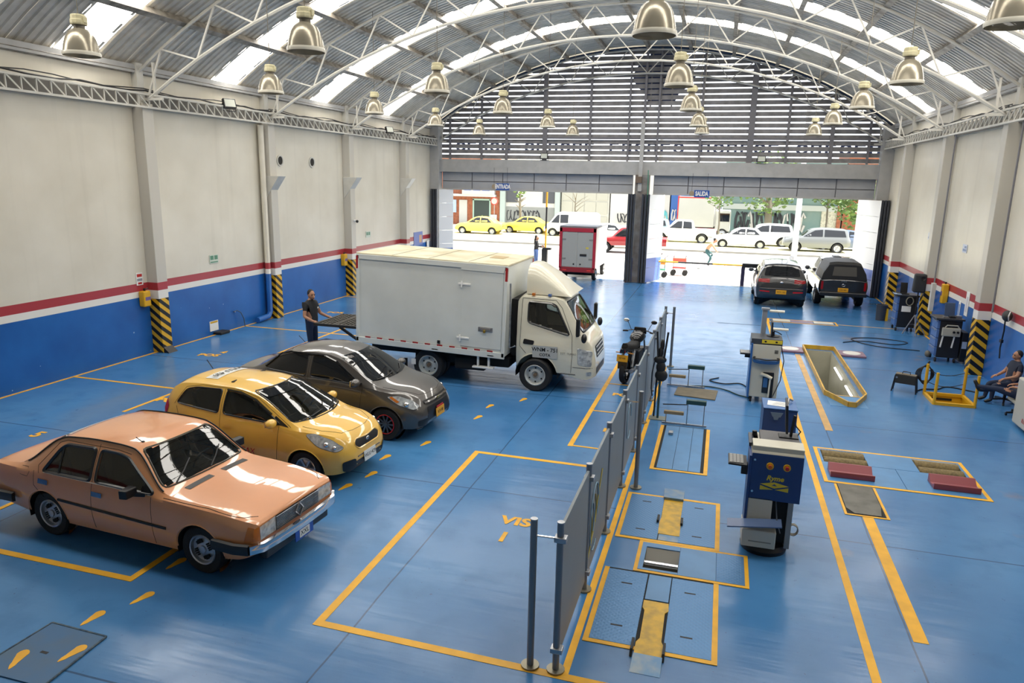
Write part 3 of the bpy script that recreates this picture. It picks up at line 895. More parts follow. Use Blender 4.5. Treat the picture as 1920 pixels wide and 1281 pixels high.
    # bonnet and boot cut lines, vents
    for sg in (-1, 1):
        patch(bvh, [(.81,sg*.10),(.90,sg*.10),(.90,sg*.52),(.81,sg*.52)], 'z', 1, 'cowl_vent', M_black, o, off=.004)
    seam(bvh, [(-1.70,-.70),(-1.70,.70)], 'z', 1, 'boot_seam', M_under, o, r=.004)
    wiper(o, bvh, [(.05,.955),(.25,1.02),(.42,1.10)]); wiper(o, bvh, [(-.5,.955),(-.3,1.02),(-.12,1.10)])
    MB().tube([(.10,-.42,1.36),(.02,-.45,1.43)], .006, 5).build('aerial', M_black, o)
    MB().ball((.10,-.42,1.365), .022, 8).build('aerial_base', M_black, o)
    # front: headlamps, indicators, slatted grille, bumper, plate
    for sg in (-1, 1):
        patch(bvh, [(sg*.425,.555),(sg*.70,.555),(sg*.70,.72),(sg*.425,.735)], 'x', 1, 'headlamp', M_lens, o, off=.014)
        patch(bvh, [(1.925,.55),(2.03,.55),(2.03,.715),(1.965,.725)], 'y', sg, 'indicator', M_amber, o, off=.012)
        patch(bvh, [(sg*.705,.555),(sg*.765,.555),(sg*.765,.715),(sg*.705,.72)], 'x', 1, 'indicator', M_amber, o, off=.012)
    g = patch(bvh, [(-.42,.55),(.42,.55),(.42,.735),(-.42,.735)], 'x', 1, 'grille', M_black, o, off=.01)
    for k in range(9):
        z = .56+k*.02
        MB().bar((2.083,-.42,z), (2.083,.42,z), .012, .008).build('grille_slat', M_galv, g)
    MB().tube([(2.10,0,.735),(2.10,.075,.645),(2.10,0,.555),(2.10,-.075,.645)], .012, 5, True).build('emblem', M_galv, g)
    def bump(xe, s):
        plan = [(xe-s*.62,.855),(xe-s*.30,.87),(xe-s*.12,.83),(xe-s*.03,.70),(xe,.40),(xe+s*.01,0)]
        plan = plan+[(x, -y) for x, y in reversed(plan[:-1])]
        for nm, m_, sel, ra in (('bumper', ch, plan[2:-2], .062), ('bumper_end', M_trim, plan[:3], .066), ('bumper_end', M_trim, plan[-3:], .066)):
            b_ = MB(); prof = [(-.3,-1),(.8,-.85),(1,-.3),(1,.3),(.8,.85),(-.3,1)]
            rings = []
            for i, (x, y) in enumerate(sel):
                a = Vector(sel[max(0, i-1)]); c = Vector(sel[min(len(sel)-1, i+1)]); d = (c-a).normalized(); nn = Vector((-d.y, d.x))*(-1 if s*1 > 0 else 1)
                nn = nn if nn.dot(Vector((x-xe*.3, y))) > 0 else -nn
                rings.append([(x+nn.x*ra*.55*u, y+nn.y*ra*.55*u, .475+ra*v) for u, v in prof])
            b_.loft(rings).build(nm, m_, o, smooth=50)
        MB().tube([(x+s*.012, y*1.004, .445) for x, y in plan[2:-2]], .02, 5).build('bumper_rubber', M_trim, o)
    bump(2.13, 1); bump(-2.38, -1)
    MB().box(1.98, 2.08, -.62, .62, .27, .41).build('front_valance', M_trim, o, bev=.02)
    p = plate(o, 'XXL', (2.155, .0, .36), (R(90), 0, R(90)), mat('plate_blue', '2450a8', .4), M_white, .36, .15)
    p.children[0].location.z = .009 if p.children else 0
    MB().box(-.10, .10, -.05, .05, .006, .009).build('plate_field', M_plateW, p)
    for c in p.children:
        if c.name.startswith('plate_lettering'): c.data.materials[0] = M_ink; c.location = (0, 0, .0095); c.scale = (.8, .8, 1)
    for sg in (-1, 1):
        patch(bvh, [(sg*.40,.60),(sg*.70,.60),(sg*.70,.74),(sg*.40,.74)], 'x', -1, 'tail_lamp', M_red, o, off=.012)
    return o
car_salmon()

# ------------------------------------------------------------------ yellow hatchback taxi
P_yel = mat('taxi_yellow_paint', 'e9b94c', .32, coat=1.0, var=.03, vscale=2)
def car_yellow():
    P = dict(scale=.91, rw=.29, axles=(-1.19, 1.19), ww=.17, wstyle='alloy', arch=.335, wroof=.55, crown=(.05, .07), sill=.05, bulge=.025, track=.68,
        zs=[(-1.72,.45),(-1.62,.30),(-1.2,.22),(1.2,.20),(1.6,.20),(1.82,.24),(1.90,.32)],
        zb=[(-1.72,.72),(-1.66,.95),(-1.45,1.03),(-.6,.985),(.3,.935),(.95,.895),(1.4,.87),(1.70,.80),(1.84,.69),(1.90,.55)],
        zc=[(-1.72,.75),(-1.68,.98),(-1.60,1.18),(-1.44,1.38),(-1.25,1.45),(-.7,1.478),(-.3,1.475),(.05,1.435),(.22,1.395),(1.02,1.00),(1.10,.975),(1.40,.935),(1.68,.855),(1.80,.77),(1.87,.66),(1.90,.56)],
        wm=[(-1.72,.58),(-1.66,.70),(-1.4,.775),(-1.0,.795),(1.1,.795),(1.5,.765),(1.75,.66),(1.86,.53),(1.90,.42)],
        wb=[(-1.72,.52),(-1.66,.64),(-1.4,.715),(-1.0,.745),(.9,.745),(1.3,.70),(1.6,.60),(1.8,.47),(1.90,.34)])
    sideR = rnd([(-1.33,1.075),(-1.18,1.30),(-.98,1.345),(-.47,1.36),(-.47,1.005)], .05)
    sideF = rnd([(-.37,1.0),(-.37,1.362),(-.10,1.345),(.22,1.26),(.74,.955)], .05)
    ws = rnd([(-.655,.99),(-.3,.975),(.3,.975),(.655,.99),(.525,1.375),(.3,1.392),(-.3,1.392),(-.525,1.375)], .05)
    rwn = rnd([(-.50,1.06),(.50,1.06),(.44,1.36),(-.44,1.36)], .06)
    P['open'] = [(sideR,'y',1),(sideR,'y',-1),(sideF,'y',1),(sideF,'y',-1),(ws,'x',1)]
    o, bvh = car('hatchback_taxi', 'yellow hatchback taxi parked between the salmon saloon and the dark grey saloon', P, (-6.539, 9.355, 0), R(-3.35), P_yel)
    for sg in (-1, 1):
        for nm, poly in (('rear_side_window', sideR), ('front_side_window', sideF)):
            g = patch(bvh, poly, 'y', sg, nm, M_glass, o, off=-.004)
            seam(bvh, poly, 'y', sg, 'gasket', M_trim, g, r=.014, closed=True, res=.04)
        seam(bvh, [(-.37,1.362),(-.10,1.352),(.22,1.27),(.55,1.09)], 'y', sg, 'rain_guard', mat('rain_guard_smoke', '3a352a', .1), o, r=.018, off=.012)
        patch(bvh, rnd([(.60,.965),(.90,.925),(.62,1.075)], .02), 'y', sg, 'corner_cover', M_black, o, off=.006)
        for pts in ([(-.42,1.375),(-.42,.30)], [(.72,.93),(.70,.60),(.66,.30)], [(-1.33,1.02),(-1.20,.72),(-1.0,.56)], [(-1.38,1.05),(-1.2,1.33),(-.9,1.385),(-.1,1.385),(.25,1.30),(.93,.93)]):
            seam(bvh, pts, 'y', sg, 'door_seam', M_under, o, r=.0035)
        for x, z in ((-1.14,.90),(-.26,.86)):
            h = patch(bvh, rnd([(x-.08,z-.02),(x+.08,z-.025),(x+.08,z+.02),(x-.08,z+.025)], .018), 'y', sg, 'door_handle', P_yel, o, off=.018)
        mirror_door(o, .66, sg*.74, 1.0, P_yel, sg, (.08, .115, .075))
        # swept headlamps
        hl = rnd([(1.20,.855),(1.42,.70),(1.72,.61),(1.80,.66),(1.62,.785),(1.35,.875)], .05)
        h = patch(bvh, hl, 'y', sg, 'headlamp', M_lens, o, off=.008)
        seam(bvh, hl, 'y', sg, 'lamp_rim', mat('lamp_rim', '3d3f42', .2), h, r=.008, closed=True)
        P3 = proj(bvh, 1.56, .725, 'y', sg, .012); MB().ball(P3, .045, 12).build('lamp_bulb', M_chrome, h, smooth=60)
        P3 = proj(bvh, 1.68, .675, 'y', sg, .012); MB().ball(P3, .034, 12).build('lamp_bulb', M_chrome, h, smooth=60)
        seam(bvh, [(1.08,sg*.62),(1.4,sg*.58),(1.66,sg*.42),(1.72,sg*.2),(1.73,0)], 'z', 1, 'hood_seam', M_under, o, r=.004)
        patch(bvh, rnd([(sg*.36,.24),(sg*.60,.27),(sg*.63,.44),(sg*.42,.46)], .04), 'x', 1, 'fog_lamp_surround', M_black, o, off=.012)
        patch(bvh, rnd([(-1.70,.80),(-1.58,.78),(-1.50,1.0),(-1.60,1.12)], .03), 'y', sg, 'tail_lamp', M_red, o, off=.008)
    g = patch(bvh, ws, 'x', 1, 'windscreen', M_glass, o, off=-.004)
    seam(bvh, ws, 'x', 1, 'gasket', M_trim, g, r=.014, closed=True, res=.06)
    patch(bvh, [(-.50,1.30),(.50,1.30),(.475,1.385),(-.475,1.385)], 'x', 1, 'sun_band', M_tint, o, off=.004)
    patch(bvh, rwn, 'x', -1, 'rear_window', M_tint, o, off=.004)
    gr = rnd([(-.30,.575),(.30,.575),(.38,.66),(.30,.725),(0,.70),(-.30,.725),(-.38,.66)], .04)
    g = patch(bvh, gr, 'x', 1, 'grille', M_black, o, off=.006)
    seam(bvh, gr, 'x', 1, 'grille_rim', P_yel, g, r=.014, closed=True)
    P3 = proj(bvh, 0, .655, 'x', 1, .012)
    e = MB().ball(P3, 1, 16, (.012, .055, .03)).build('emblem', M_chrome, o, smooth=60)
    lettering('emblem_lettering', 'KIA', .045, M_ink, e, P3+Vector((.012, 0, 0)), (R(75), 0, R(90)), .001)
    patch(bvh, rnd([(-.45,.25),(.45,.25),(.42,.40),(-.42,.40)], .03), 'x', 1, 'lower_intake', M_black, o, off=.005)
    seam(bvh, [(-.34,.455),(.34,.455)], 'x', 1, 'bumper_slot', M_black, o, r=.012)
    P3 = proj(bvh, 0, .40, 'x', 1, .012)
    plate(o, 'WLU·429', P3+Vector((.006, 0, 0)), (R(84), 0, R(90)), M_plateW, M_ink, .36, .17, size=.085)
    # cabin
    MB().box(-1.3, .98, -.62, .62, .60, .86).build('cabin_floor', M_inter, o)
    MB().hexa([(.55,-.62,.85),(1.02,-.62,.85),(1.02,.62,.85),(.55,.62,.85)], [(.62,-.6,.985),(.98,-.6,.955),(.98,.6,.955),(.62,.6,.985)]).build('dashboard', M_inter, o, bev=.03)
    seats(o, -.32, -1.05, .88, .76, .50, mat('dark_seat', '2a2926', .9))
    wiper(o, bvh, [(.15,.985),(.36,1.0),(.58,1.03)]); wiper(o, bvh, [(-.5,.985),(-.25,.995),(.05,1.01)])
    MB().tube([(-1.28,.12,1.455),(-1.42,.14,1.60)], .008, 5).build('aerial', M_black, o)
    # roof number panel, door lettering
    rp = patch(bvh, [(-1.0,-.38),(-.74,-.38),(-.74,.38),(-1.0,.38)], 'z', 1, 'roof_number_panel', M_plateW, o, off=.006)
    lettering('roof_number', 'WLU 429', .17, M_ink, rp, (-.87, 0, 1.486), (0, 0, R(-90)), .001)
    P3 = proj(bvh, .35, .50, 'y', -1, .006)
    lettering('door_lettering', 'TAX', .14, mat('sign_red', 'b8261f', .4), o, (P3.x-.22, P3.y-.006, .46), (R(90), 0, 0), .001, shear=.2)
    P3 = proj(bvh, -.72, .52, 'y', -1, .004)
    dp = patch(bvh, [(-1.05,.42),(-.42,.42),(-.42,.62),(-1.05,.62)], 'y', -1, 'door_number_panel', mat('door_panel_grey', 'b7b29e', .4), o, off=.004)
    lettering('door_number', 'WLU429', .17, M_ink, dp, (-.72, P3.y-.014, .52), (R(90), 0, 0), .001)
    return o
car_yellow()

# ------------------------------------------------------------------ dark grey saloon
P_gry = mat('bronze_grey_paint', '4f4b48', .28, metal=.3, coat=1.0)
def car_grey():
    P = dict(scale=.955, rw=.30, axles=(-1.19, 1.25), ww=.18, wstyle='redspoke', rim=mat('spoke_grey', '6e7075', .3, metal=.7), arch=.34, wroof=.56, crown=(.05, .07), sill=.05, bulge=.02, track=.69,
        zs=[(-2.06,.48),(-1.9,.32),(-1.2,.24),(1.2,.22),(1.7,.22),(1.88,.26),(1.94,.34)],
        zb=[(-2.06,.80),(-2.0,.96),(-1.5,1.01),(-.5,.985),(.4,.945),(1.0,.905),(1.45,.84),(1.75,.745),(1.88,.64),(1.94,.52)],
        zc=[(-2.06,.82),(-2.02,1.0),(-1.94,1.045),(-1.62,1.085),(-1.50,1.12),(-.95,1.41),(-.7,1.465),(-.3,1.495),(-.05,1.485),(.18,1.44),(.30,1.405),(.99,1.03),(1.07,1.0),(1.5,.935),(1.76,.83),(1.86,.735),(1.92,.62),(1.94,.54)],
        wm=[(-2.06,.62),(-1.98,.72),(-1.7,.775),(-1.0,.80),(1.1,.80),(1.5,.775),(1.78,.69),(1.90,.57),(1.94,.46)],
        wb=[(-2.06,.56),(-1.98,.66),(-1.7,.71),(-1.0,.745),(.9,.75),(1.35,.71),(1.65,.61),(1.84,.49),(1.94,.36)])
    sideR = rnd([(-1.30,1.06),(-1.02,1.30),(-.80,1.36),(-.40,1.375),(-.40,1.01)], .05)
    sideF = rnd([(-.30,1.005),(-.30,1.378),(-.04,1.355),(.22,1.27),(.74,.965)], .05)
    ws = rnd([(-.655,1.02),(-.3,1.005),(.3,1.005),(.655,1.02),(.53,1.385),(.3,1.40),(-.3,1.40),(-.53,1.385)], .05)
    rwn = rnd([(-.56,1.13),(.56,1.13),(.48,1.40),(-.48,1.40)], .06)
    o, bvh = car('saloon_car', 'dark bronze-grey saloon with black tinted windows beside the box truck', P, (-6.389, 11.484, 0), R(-3.43), P_gry)
    for sg in (-1, 1):
        for nm, poly in (('rear_side_window', sideR), ('front_side_window', sideF)):
            g = patch(bvh, poly, 'y', sg, nm, M_tint, o, off=.003)
            seam(bvh, poly, 'y', sg, 'gasket', M_trim, g, r=.012, closed=True, res=.04)
        seam(bvh, [(-1.3,1.09),(-1.02,1.33),(-.8,1.385),(-.05,1.38),(.22,1.30),(.7,1.0)], 'y', sg, 'rain_guard', M_tint, o, r=.016, off=.01)
        for pts in ([(-.35,1.385),(-.35,.32)], [(.80,.94),(.76,.60),(.70,.32)], [(-1.30,1.04),(-1.2,.72),(-1.0,.56)]):
            seam(bvh, pts, 'y', sg, 'door_seam', M_under, o, r=.0035)
        mirror_door(o, .72, sg*.74, 1.02, P_gry, sg, (.08, .115, .08))
        hl = rnd([(1.28,.81),(1.50,.69),(1.78,.60),(1.84,.65),(1.70,.755),(1.48,.83)], .04)
        h = patch(bvh, hl, 'y', sg, 'headlamp', M_lens, o, off=.008)
        seam(bvh, hl, 'y', sg, 'lamp_rim', M_trim, h, r=.008, closed=True)
        patch(bvh, [(1.33,.80),(1.48,.715),(1.52,.735),(1.37,.82)], 'y', sg, 'indicator', M_amber, h, off=.014)
        P3 = proj(bvh, 1.64, .69, 'y', sg, .012); MB().ball(P3, .05, 12).build('lamp_bulb', M_chrome, h, smooth=60)
        seam(bvh, [(1.15,sg*.64),(1.5,sg*.58),(1.74,sg*.42),(1.80,sg*.2),(1.81,0)], 'z', 1, 'hood_seam', M_under, o, r=.004)
        patch(bvh, rnd([(sg*.42,.27),(sg*.62,.29),(sg*.64,.40),(sg*.44,.42)], .03), 'x', 1, 'fog_lamp_surround', M_black, o, off=.008)
        seam(bvh, [(.82,sg*.75),(1.1,sg*.74)], 'z', 1, 'cowl_edge', M_under, o, r=.004)
    patch(bvh, ws, 'x', 1, 'windscreen', M_tint, o, off=.003)
    patch(bvh, rwn, 'x', -1, 'rear_window', M_tint, o, off=.003)
    gr = rnd([(-.42,.63),(.42,.63),(.46,.72),(-.46,.72)], .03)
    g = patch(bvh, gr, 'x', 1, 'grille', M_black, o, off=.006)
    seam(bvh, [(-.44,.675),(.44,.675)], 'x', 1, 'grille_bar', P_gry, g, r=.022, off=.008)
    P3 = proj(bvh, 0, .675, 'x', 1, .03); MB().hexa([(P3.x,-.06,P3.z-.018),(P3.x+.02,-.06,P3.z-.018),(P3.x+.02,.06,P3.z-.018),(P3.x,.06,P3.z-.018)], [(P3.x,-.05,P3.z+.018),(P3.x+.02,-.05,P3.z+.018),(P3.x+.02,.05,P3.z+.018),(P3.x,.05,P3.z+.018)]).build('emblem', mat('emblem_gold', '9c8b58', .3, metal=.7), g)
    patch(bvh, rnd([(-.46,.36),(.46,.36),(.42,.60),(-.42,.60)], .04), 'x', 1, 'lower_intake', M_black, o, off=.005)
    seam(bvh, [(-.62,.255),(-.4,.235),(.4,.235),(.62,.255)], 'x', 1, 'splitter', P_gry, o, r=.02, off=.01)
    P3 = proj(bvh, 0, .43, 'x', 1, .02)
    p = plate(o, 'IUV·08', P3+Vector((.01, 0, 0)), (R(86), 0, R(90)), M_plateY, M_ink, .34, .16, size=.08)
    pb = MB().box(-.13, .13, .085, .115, -.006, .006).build('plate_holder_tab', mat('sign_red', 'b8261f', .4), p)
    wiper(o, bvh, [(.1,1.01),(.32,1.03),(.56,1.08)]); wiper(o, bvh, [(-.52,1.02),(-.25,1.02),(.02,1.04)])
    MB().tube([(-.9,0,1.44),(-1.04,0,1.56)], .007, 5).build('aerial', M_black, o)
    return o
car_grey()
# ------------------------------------------------------------------ white box truck
M_box = mat('box_panel_white', 'dde0db', .40, c2='d3d6d1', vscale=1.2)
M_cab = mat('truck_cab_ivory', 'ddd8c4', .30, coat=.6)
M_boxroof = mat('box_roof_weathered', 'd5cfb6', .55, c2='bfb492', vscale=2.0)
M_reflR = mat('reflector_red', 'a3262b', .3); M_reflW = mat('reflector_white', 'c9cac8', .3)
def box_truck():
    o = thing('box_truck', 'white box truck with ivory cab, roof wind deflector and plate WNM-751 on its door', 'truck', (-4.80, 15.36, 0), 0)
    # chassis
    for sg in (-1, 1): MB().box(-2.8, 2.1, sg*.42-.05, sg*.42+.05, .48, .66).build('chassis_rail', M_under, o)
    MB().box(-1.6, .6, -.75, .75, .40, .62).build('running_gear', M_under, o, bev=.03)
    for a in (-1.20, 1.23):
        MB().cyl((a, -.75, .35), (a, .75, .35), .06, n=10).build('axle', M_under, o)
        for sg in (-1, 1):
            wheel('wheel', o, (a, sg*(.85 if a > 0 else .84), .35), sg, .35, .22 if a > 0 else .25, 'steel', mat('rim_white', 'b9bcba', .4), .35*.64)
            if a < 0: wheel('wheel', o, (a, sg*.58, .35), sg, .35, .22, 'steel', mat('rim_white', 'b9bcba', .4), .35*.64)
    # cargo box, raked slightly nose-down
    bx = bpy.data.objects.new('cargo_box', None); col.objects.link(bx); bx.parent = o
    bx.location = (.56, 0, .70); bx.rotation_euler = (0, R(1.7), 0)
    Lb, Wb, Hb = 3.42, 1.06, 1.93
    MB().box(-Lb, 0, -Wb, Wb, 0, Hb).build('box_shell', M_box, bx)
    MB().box(-Lb-.02, .02, -Wb-.015, Wb+.015, Hb, Hb+.045).build('roof_cap', M_boxroof, bx, bev=.012)
    for x in (-2.6, -1.75, -.85): MB().box(x-.008, x+.008, -Wb+.02, Wb-.02, Hb+.045, Hb+.05).build('roof_seam', mat('roof_seam_grime', '8d866f', .7), bx)
    MB().box(-.70, -.38, -.10, .35, Hb+.045, Hb+.052).build('roof_patch', mat('roof_rust_patch', 'b09b76', .7), bx)
    for sg in (-1, 1):
        MB().box(-Lb-.02, .02, sg*Wb-.03, sg*Wb+.022, -.03, .10).build('bottom_rail', M_box, bx, bev=.008)
        MB().box(-Lb-.02, .02, sg*Wb-.03, sg*Wb+.020, Hb-.09, Hb+.02).build('top_rail', M_box, bx, bev=.008)
        for x0 in (-Lb-.02, -.05): MB().box(x0, x0+.07, sg*Wb-.03, sg*Wb+.022, 0, Hb).build('corner_post', M_box, bx, bev=.01)
        for x0 in (-Lb-.022, -.03): MB().box(x0, x0+.05, sg*Wb-.031, sg*Wb+.026, Hb-.30, Hb-.02).build('reflector', M_reflR, bx)
        for k in range(11):
            x = -3.15+k*.285
            MB().box(x-.065, x+.065, sg*(Wb+.024)-.003, sg*(Wb+.024)+.003, .085, .13).build('reflector', M_reflR, bx)
            if k < 10: MB().box(x+.075, x+.21, sg*(Wb+.024)-.003, sg*(Wb+.024)+.003, .09, .125).build('reflector', M_reflW, bx)
    MB().box(-3.39, .0, -Wb-.024, Wb+.024, .055, .06).build('rail_lip', M_galv, bx)
    # side door panel proud of the wall, with hinges and hasp
    MB().box(-.97, -.07, -Wb-.012, -Wb, .16, Hb-.13).build('side_door', M_box, bx, bev=.004)
    MB().box(-1.02, -.97, -Wb-.010, -Wb, .10, Hb-.07).build('door_jamb', M_box, bx)
    MB().box(-1.0, -.06, -Wb-.03, -Wb, Hb-.13, Hb-.085).build('door_hood', M_box, bx)
    for z in (.34, 1.50):
        h = MB().box(-1.06, -.78, -Wb-.03, -Wb-.012, z-.025, z+.02).build('hinge', M_white, bx, bev=.008)
        MB().cyl((-.98, -Wb-.035, z-.07), (-.98, -Wb-.035, z+.06), .018, n=8).build('hinge_pin', M_white, bx)
    h = MB().box(-.58, -.26, -Wb-.025, -Wb-.012, .52, .62).build('hasp', M_galv, bx, bev=.006)
    MB().box(-.54, -.30, -Wb-.04, -Wb-.025, .56, .60).build('hasp_bar', M_chrome, bx, bev=.005)
    MB().box(-.46, -.41, -Wb-.06, -Wb-.03, .50, .56).build('padlock', mat('padlock_brass', 'b59a45', .3, metal=.8), bx, bev=.005)
    for x in (-1.55, -.28): MB().box(x-.075, x+.075, -Wb-.03, -Wb-.018, -.0, .035).build('marker_lamp', M_galv, bx, bev=.01)
    MB().box(-1.50, -1.44, -Wb-.02, -Wb, .15, .22).build('lamp_bracket', M_black, bx)
    # side step
    for x in (-.02, .22): MB().box(x-.02, x+.02, -1.03, -.98, .44, .68).build('step_post', M_white, o)
    MB().box(-.14, .34, -1.06, -.95, .42, .46).build('side_step', M_white, o, bev=.008)
    MB().box(-1.86, -1.78, -.95, -.75, .12, .42).build('mud_flap', M_black, o)
    MB().box(-1.58, -1.48, -1.0, -.98, .36, .48).build('mud_flap_tag', M_white, o)
    MB().box(.60, .82, -.62, .62, .66, 1.9).build('cab_back_gap', M_under, o)
    MB().box(-.6, .1, -.92, -.5, .32, .60).build('fuel_tank', M_under, o, bev=.05, seg=3)
    MB().tube([(.78,-.93,.95),(.66,-.96,.9),(.66,-.96,2.28)], .02, 6).build('exhaust_stay', M_galv, o)
    # cab
    P = dict(wroof=.74, crown=(.02, .05), sill=.03, bulge=.02, rexp=3.0,
        zs=[(.78,.46),(1.6,.42),(2.3,.30),(2.46,.34)],
        zb=[(.78,1.20),(1.9,1.20),(2.25,1.16),(2.38,1.02),(2.44,.80),(2.46,.60)],
        zc=[(.78,1.93),(.82,2.0),(.95,2.04),(1.5,2.045),(1.72,2.01),(1.80,1.94),(2.20,1.30),(2.28,1.20),(2.38,1.04),(2.44,.82),(2.46,.62)],
        wm=[(.78,.84),(.9,.87),(2.0,.88),(2.28,.85),(2.40,.78),(2.46,.66)],
        wb=[(.78,.81),(.9,.84),(2.0,.85),(2.28,.80),(2.40,.70),(2.46,.56)])
    mb = shell(P, 110); bvh = make_bvh(mb)
    side = rnd([(1.02,1.46),(1.02,1.90),(1.50,1.885),(1.62,1.84),(1.93,1.24)], .07)
    ws = rnd([(-.76,1.30),(.76,1.30),(.66,1.91),(-.66,1.91)], .08)
    for sg in (1, -1): cut_window(mb, side, 'y', sg)
    cut_window(mb, ws, 'x', 1)
    cut_arches(mb, (1.23,), .46, .35)
    cab = mb.build('cab', M_cab, o, smooth=32)
    gm = M_trim
    for sg in (-1, 1):
        g = patch(bvh, side, 'y', sg, 'side_window', M_glass, cab, off=-.004)
        seam(bvh, side, 'y', sg, 'gasket', gm, cab, r=.022, closed=True, res=.05)
        seam(bvh, [(1.04,1.89),(1.5,1.875),(1.6,1.82)], 'y', sg, 'rain_guard', mat('rain_guard_smoke', '3a352a', .1), cab, r=.022, off=.012)
        seam(bvh, [(.88,1.96),(1.60,1.95),(1.74,1.80),(1.98,1.24),(2.0,.80),(1.98,.45)], 'y', sg, 'door_seam', M_under, cab, r=.005)
        seam(bvh, [(.88,1.96),(.86,.95),(1.0,.80)], 'y', sg, 'door_seam', M_under, cab, r=.005)
        patch(bvh, rnd([(.93,1.00),(1.16,.99),(1.18,1.08),(.95,1.11)], .03), 'y', sg, 'door_handle', M_black, cab, off=.012)
        seam(bvh, [(1.72,.42),(2.08,.42)], 'y', sg, 'sill_line', M_trim, cab, r=.012)
        n = 14; lm = MB()
        r0 = [(1.23+.46*math.cos(t), sg*.84, .35+.46*math.sin(t)) for t in [pi*1.1*k/n-.15 for k in range(n+1)]]
        lm.loft([r0, [(p[0], sg*.5, p[2]) for p in r0]], cap=False, closed=False).add([(p[0], sg*.5, p[2]) for p in r0], [tuple(range(n+1))])
        lm.build('wheel_arch_liner', M_under, cab)
        pts = [(1.23+.46*math.cos(t), .35+.46*math.sin(t)) for t in [pi*k/16 for k in range(17)]]
        seam(bvh, pts, 'y', sg, 'arch_lip', M_cab, cab, r=.016)
        hl = rnd([(2.13,.64),(2.40,.60),(2.40,.92),(2.11,.99)], .04)
        h = patch(bvh, hl, 'y', sg, 'headlamp', M_lens, cab, off=.008)
        seam(bvh, hl, 'y', sg, 'lamp_rim', M_galv, cab, r=.008, closed=True)
        patch(bvh, rnd([(2.30,.40),(2.40,.40),(2.40,.49),(2.30,.49)], .02), 'y', sg, 'fog_lamp', M_lens, cab, off=.008)
        seam(bvh, [(2.02,.58),(2.42,.56)], 'y', sg, 'bumper_seam', M_under, cab, r=.006)
        # big mirrors on arms
        arm = MB().tube([(2.05, sg*.80, 1.22), (2.16, sg*.98, 1.30), (2.14, sg*1.06, 1.42)], .018, 6).build('mirror_arm', M_black, cab)
        MB().box(2.10, 2.18, sg*1.06-.07, sg*1.06+.07, 1.28, 1.66).build('wing_mirror', M_black, cab, bev=.035, seg=3)
        MB().ball((2.26, sg*1.00, 1.24), .10, 12, (.6, 1, 1)).build('wide_mirror', M_black, cab, smooth=60)
    g = patch(bvh, ws, 'x', 1, 'windscreen', M_glass, cab, off=-.004)
    seam(bvh, ws, 'x', 1, 'gasket', gm, cab, r=.02, closed=True)
    wiper(cab, bvh, [(.1,1.31),(.3,1.36),(.6,1.46)]); wiper(cab, bvh, [(-.6,1.31),(-.35,1.36),(-.1,1.46)])
    patch(bvh, rnd([(-.42,.72),(.42,.72),(.46,.98),(-.46,.98)], .04), 'x', 1, 'grille', M_black, cab, off=.006)
    for z in (.78, .86, .94): seam(bvh, [(-.42,z),(.42,z)], 'x', 1, 'grille_slat', M_galv, cab, r=.014, off=.012)
    patch(bvh, rnd([(-.5,.38),(.5,.38),(.5,.52),(-.5,.52)], .04), 'x', 1, 'bumper_opening', M_black, cab, off=.006)
    # cab interior
    MB().box(.86, 2.1, -.78, .78, .95, 1.12).build('cabin_floor', M_inter, cab)
    MB().box(1.78, 2.12, -.74, .74, 1.1, 1.27).build('dashboard', M_inter, cab, bev=.04)
    for y in (-.45, .45):
        MB().hexa([(.95,y-.26,1.1),(1.12,y-.26,1.1),(1.12,y+.26,1.1),(.95,y+.26,1.1)], [(.9,y-.22,1.75),(1.0,y-.22,1.75),(1.0,y+.22,1.75),(.9,y+.22,1.75)]).build('seat', mat('dark_seat', '2a2926', .9), cab, bev=.04)
    MB().tube([Vector((1.64,.45,1.38))+Vector((.12*math.sin(a),.2*math.cos(a),.14*math.sin(a))) for a in [2*pi*k/18 for k in range(18)]], .014, 6, True).build('steering_wheel', M_black, cab)
    # wind deflector
    rings = []
    for t in [k/14 for k in range(15)]:
        x = .92+t*.98; zt = 2.66-.02*t-.60*max(0, t-.12)**1.35/.84; hw = .60+.08*t; zt = max(zt, 2.03)
        zb_ = 2.03
        ring = []
        for k in range(13):
            a = pi*k/12
            cx = math.cos(a); cz = math.sin(a)
            ring.append((x, hw*math.copysign(abs(cx)**.55, cx), zb_+(zt-zb_)*abs(cz)**.6))
        rings.append(ring)
    df = MB().loft(rings).build('wind_deflector', M_cab, cab, smooth=45)
    for x in (1.10, 1.45):
        MB().box(x-.03, x+.03, -.74, -.66, 2.02, 2.07).build('marker_lamp', M_amber if x < 1.2 else mat('lamp_blue', '4d6fa8', .2), cab)
    # door plate
    P3 = proj(bvh, 1.42, .88, 'y', -1, .006)
    dp = MB().box(-.27, .27, -.13, .13, -.004, .004).build('door_plate', mat('plate_grey', 'b4b6b3', .4), o)
    dp.location = (1.42, P3.y-.008, .86); dp.rotation_euler = (R(90), 0, 0)
    lettering('plate_lettering', 'WNM - 751', .115, M_ink, dp, (0, .045, .005), depth=.001, wgt=.002)
    lettering('plate_lettering', 'COTA', .085, M_ink, dp, (0, -.065, .005), depth=.001, wgt=.002)
    lettering('model_lettering', '3.5T  TURBO', .06, mat('lettering_grey', '8f8f88', .4), cab, (1.92, P3.y-.006, .86), (R(90), 0, 0), .001)
    return o
box_truck()

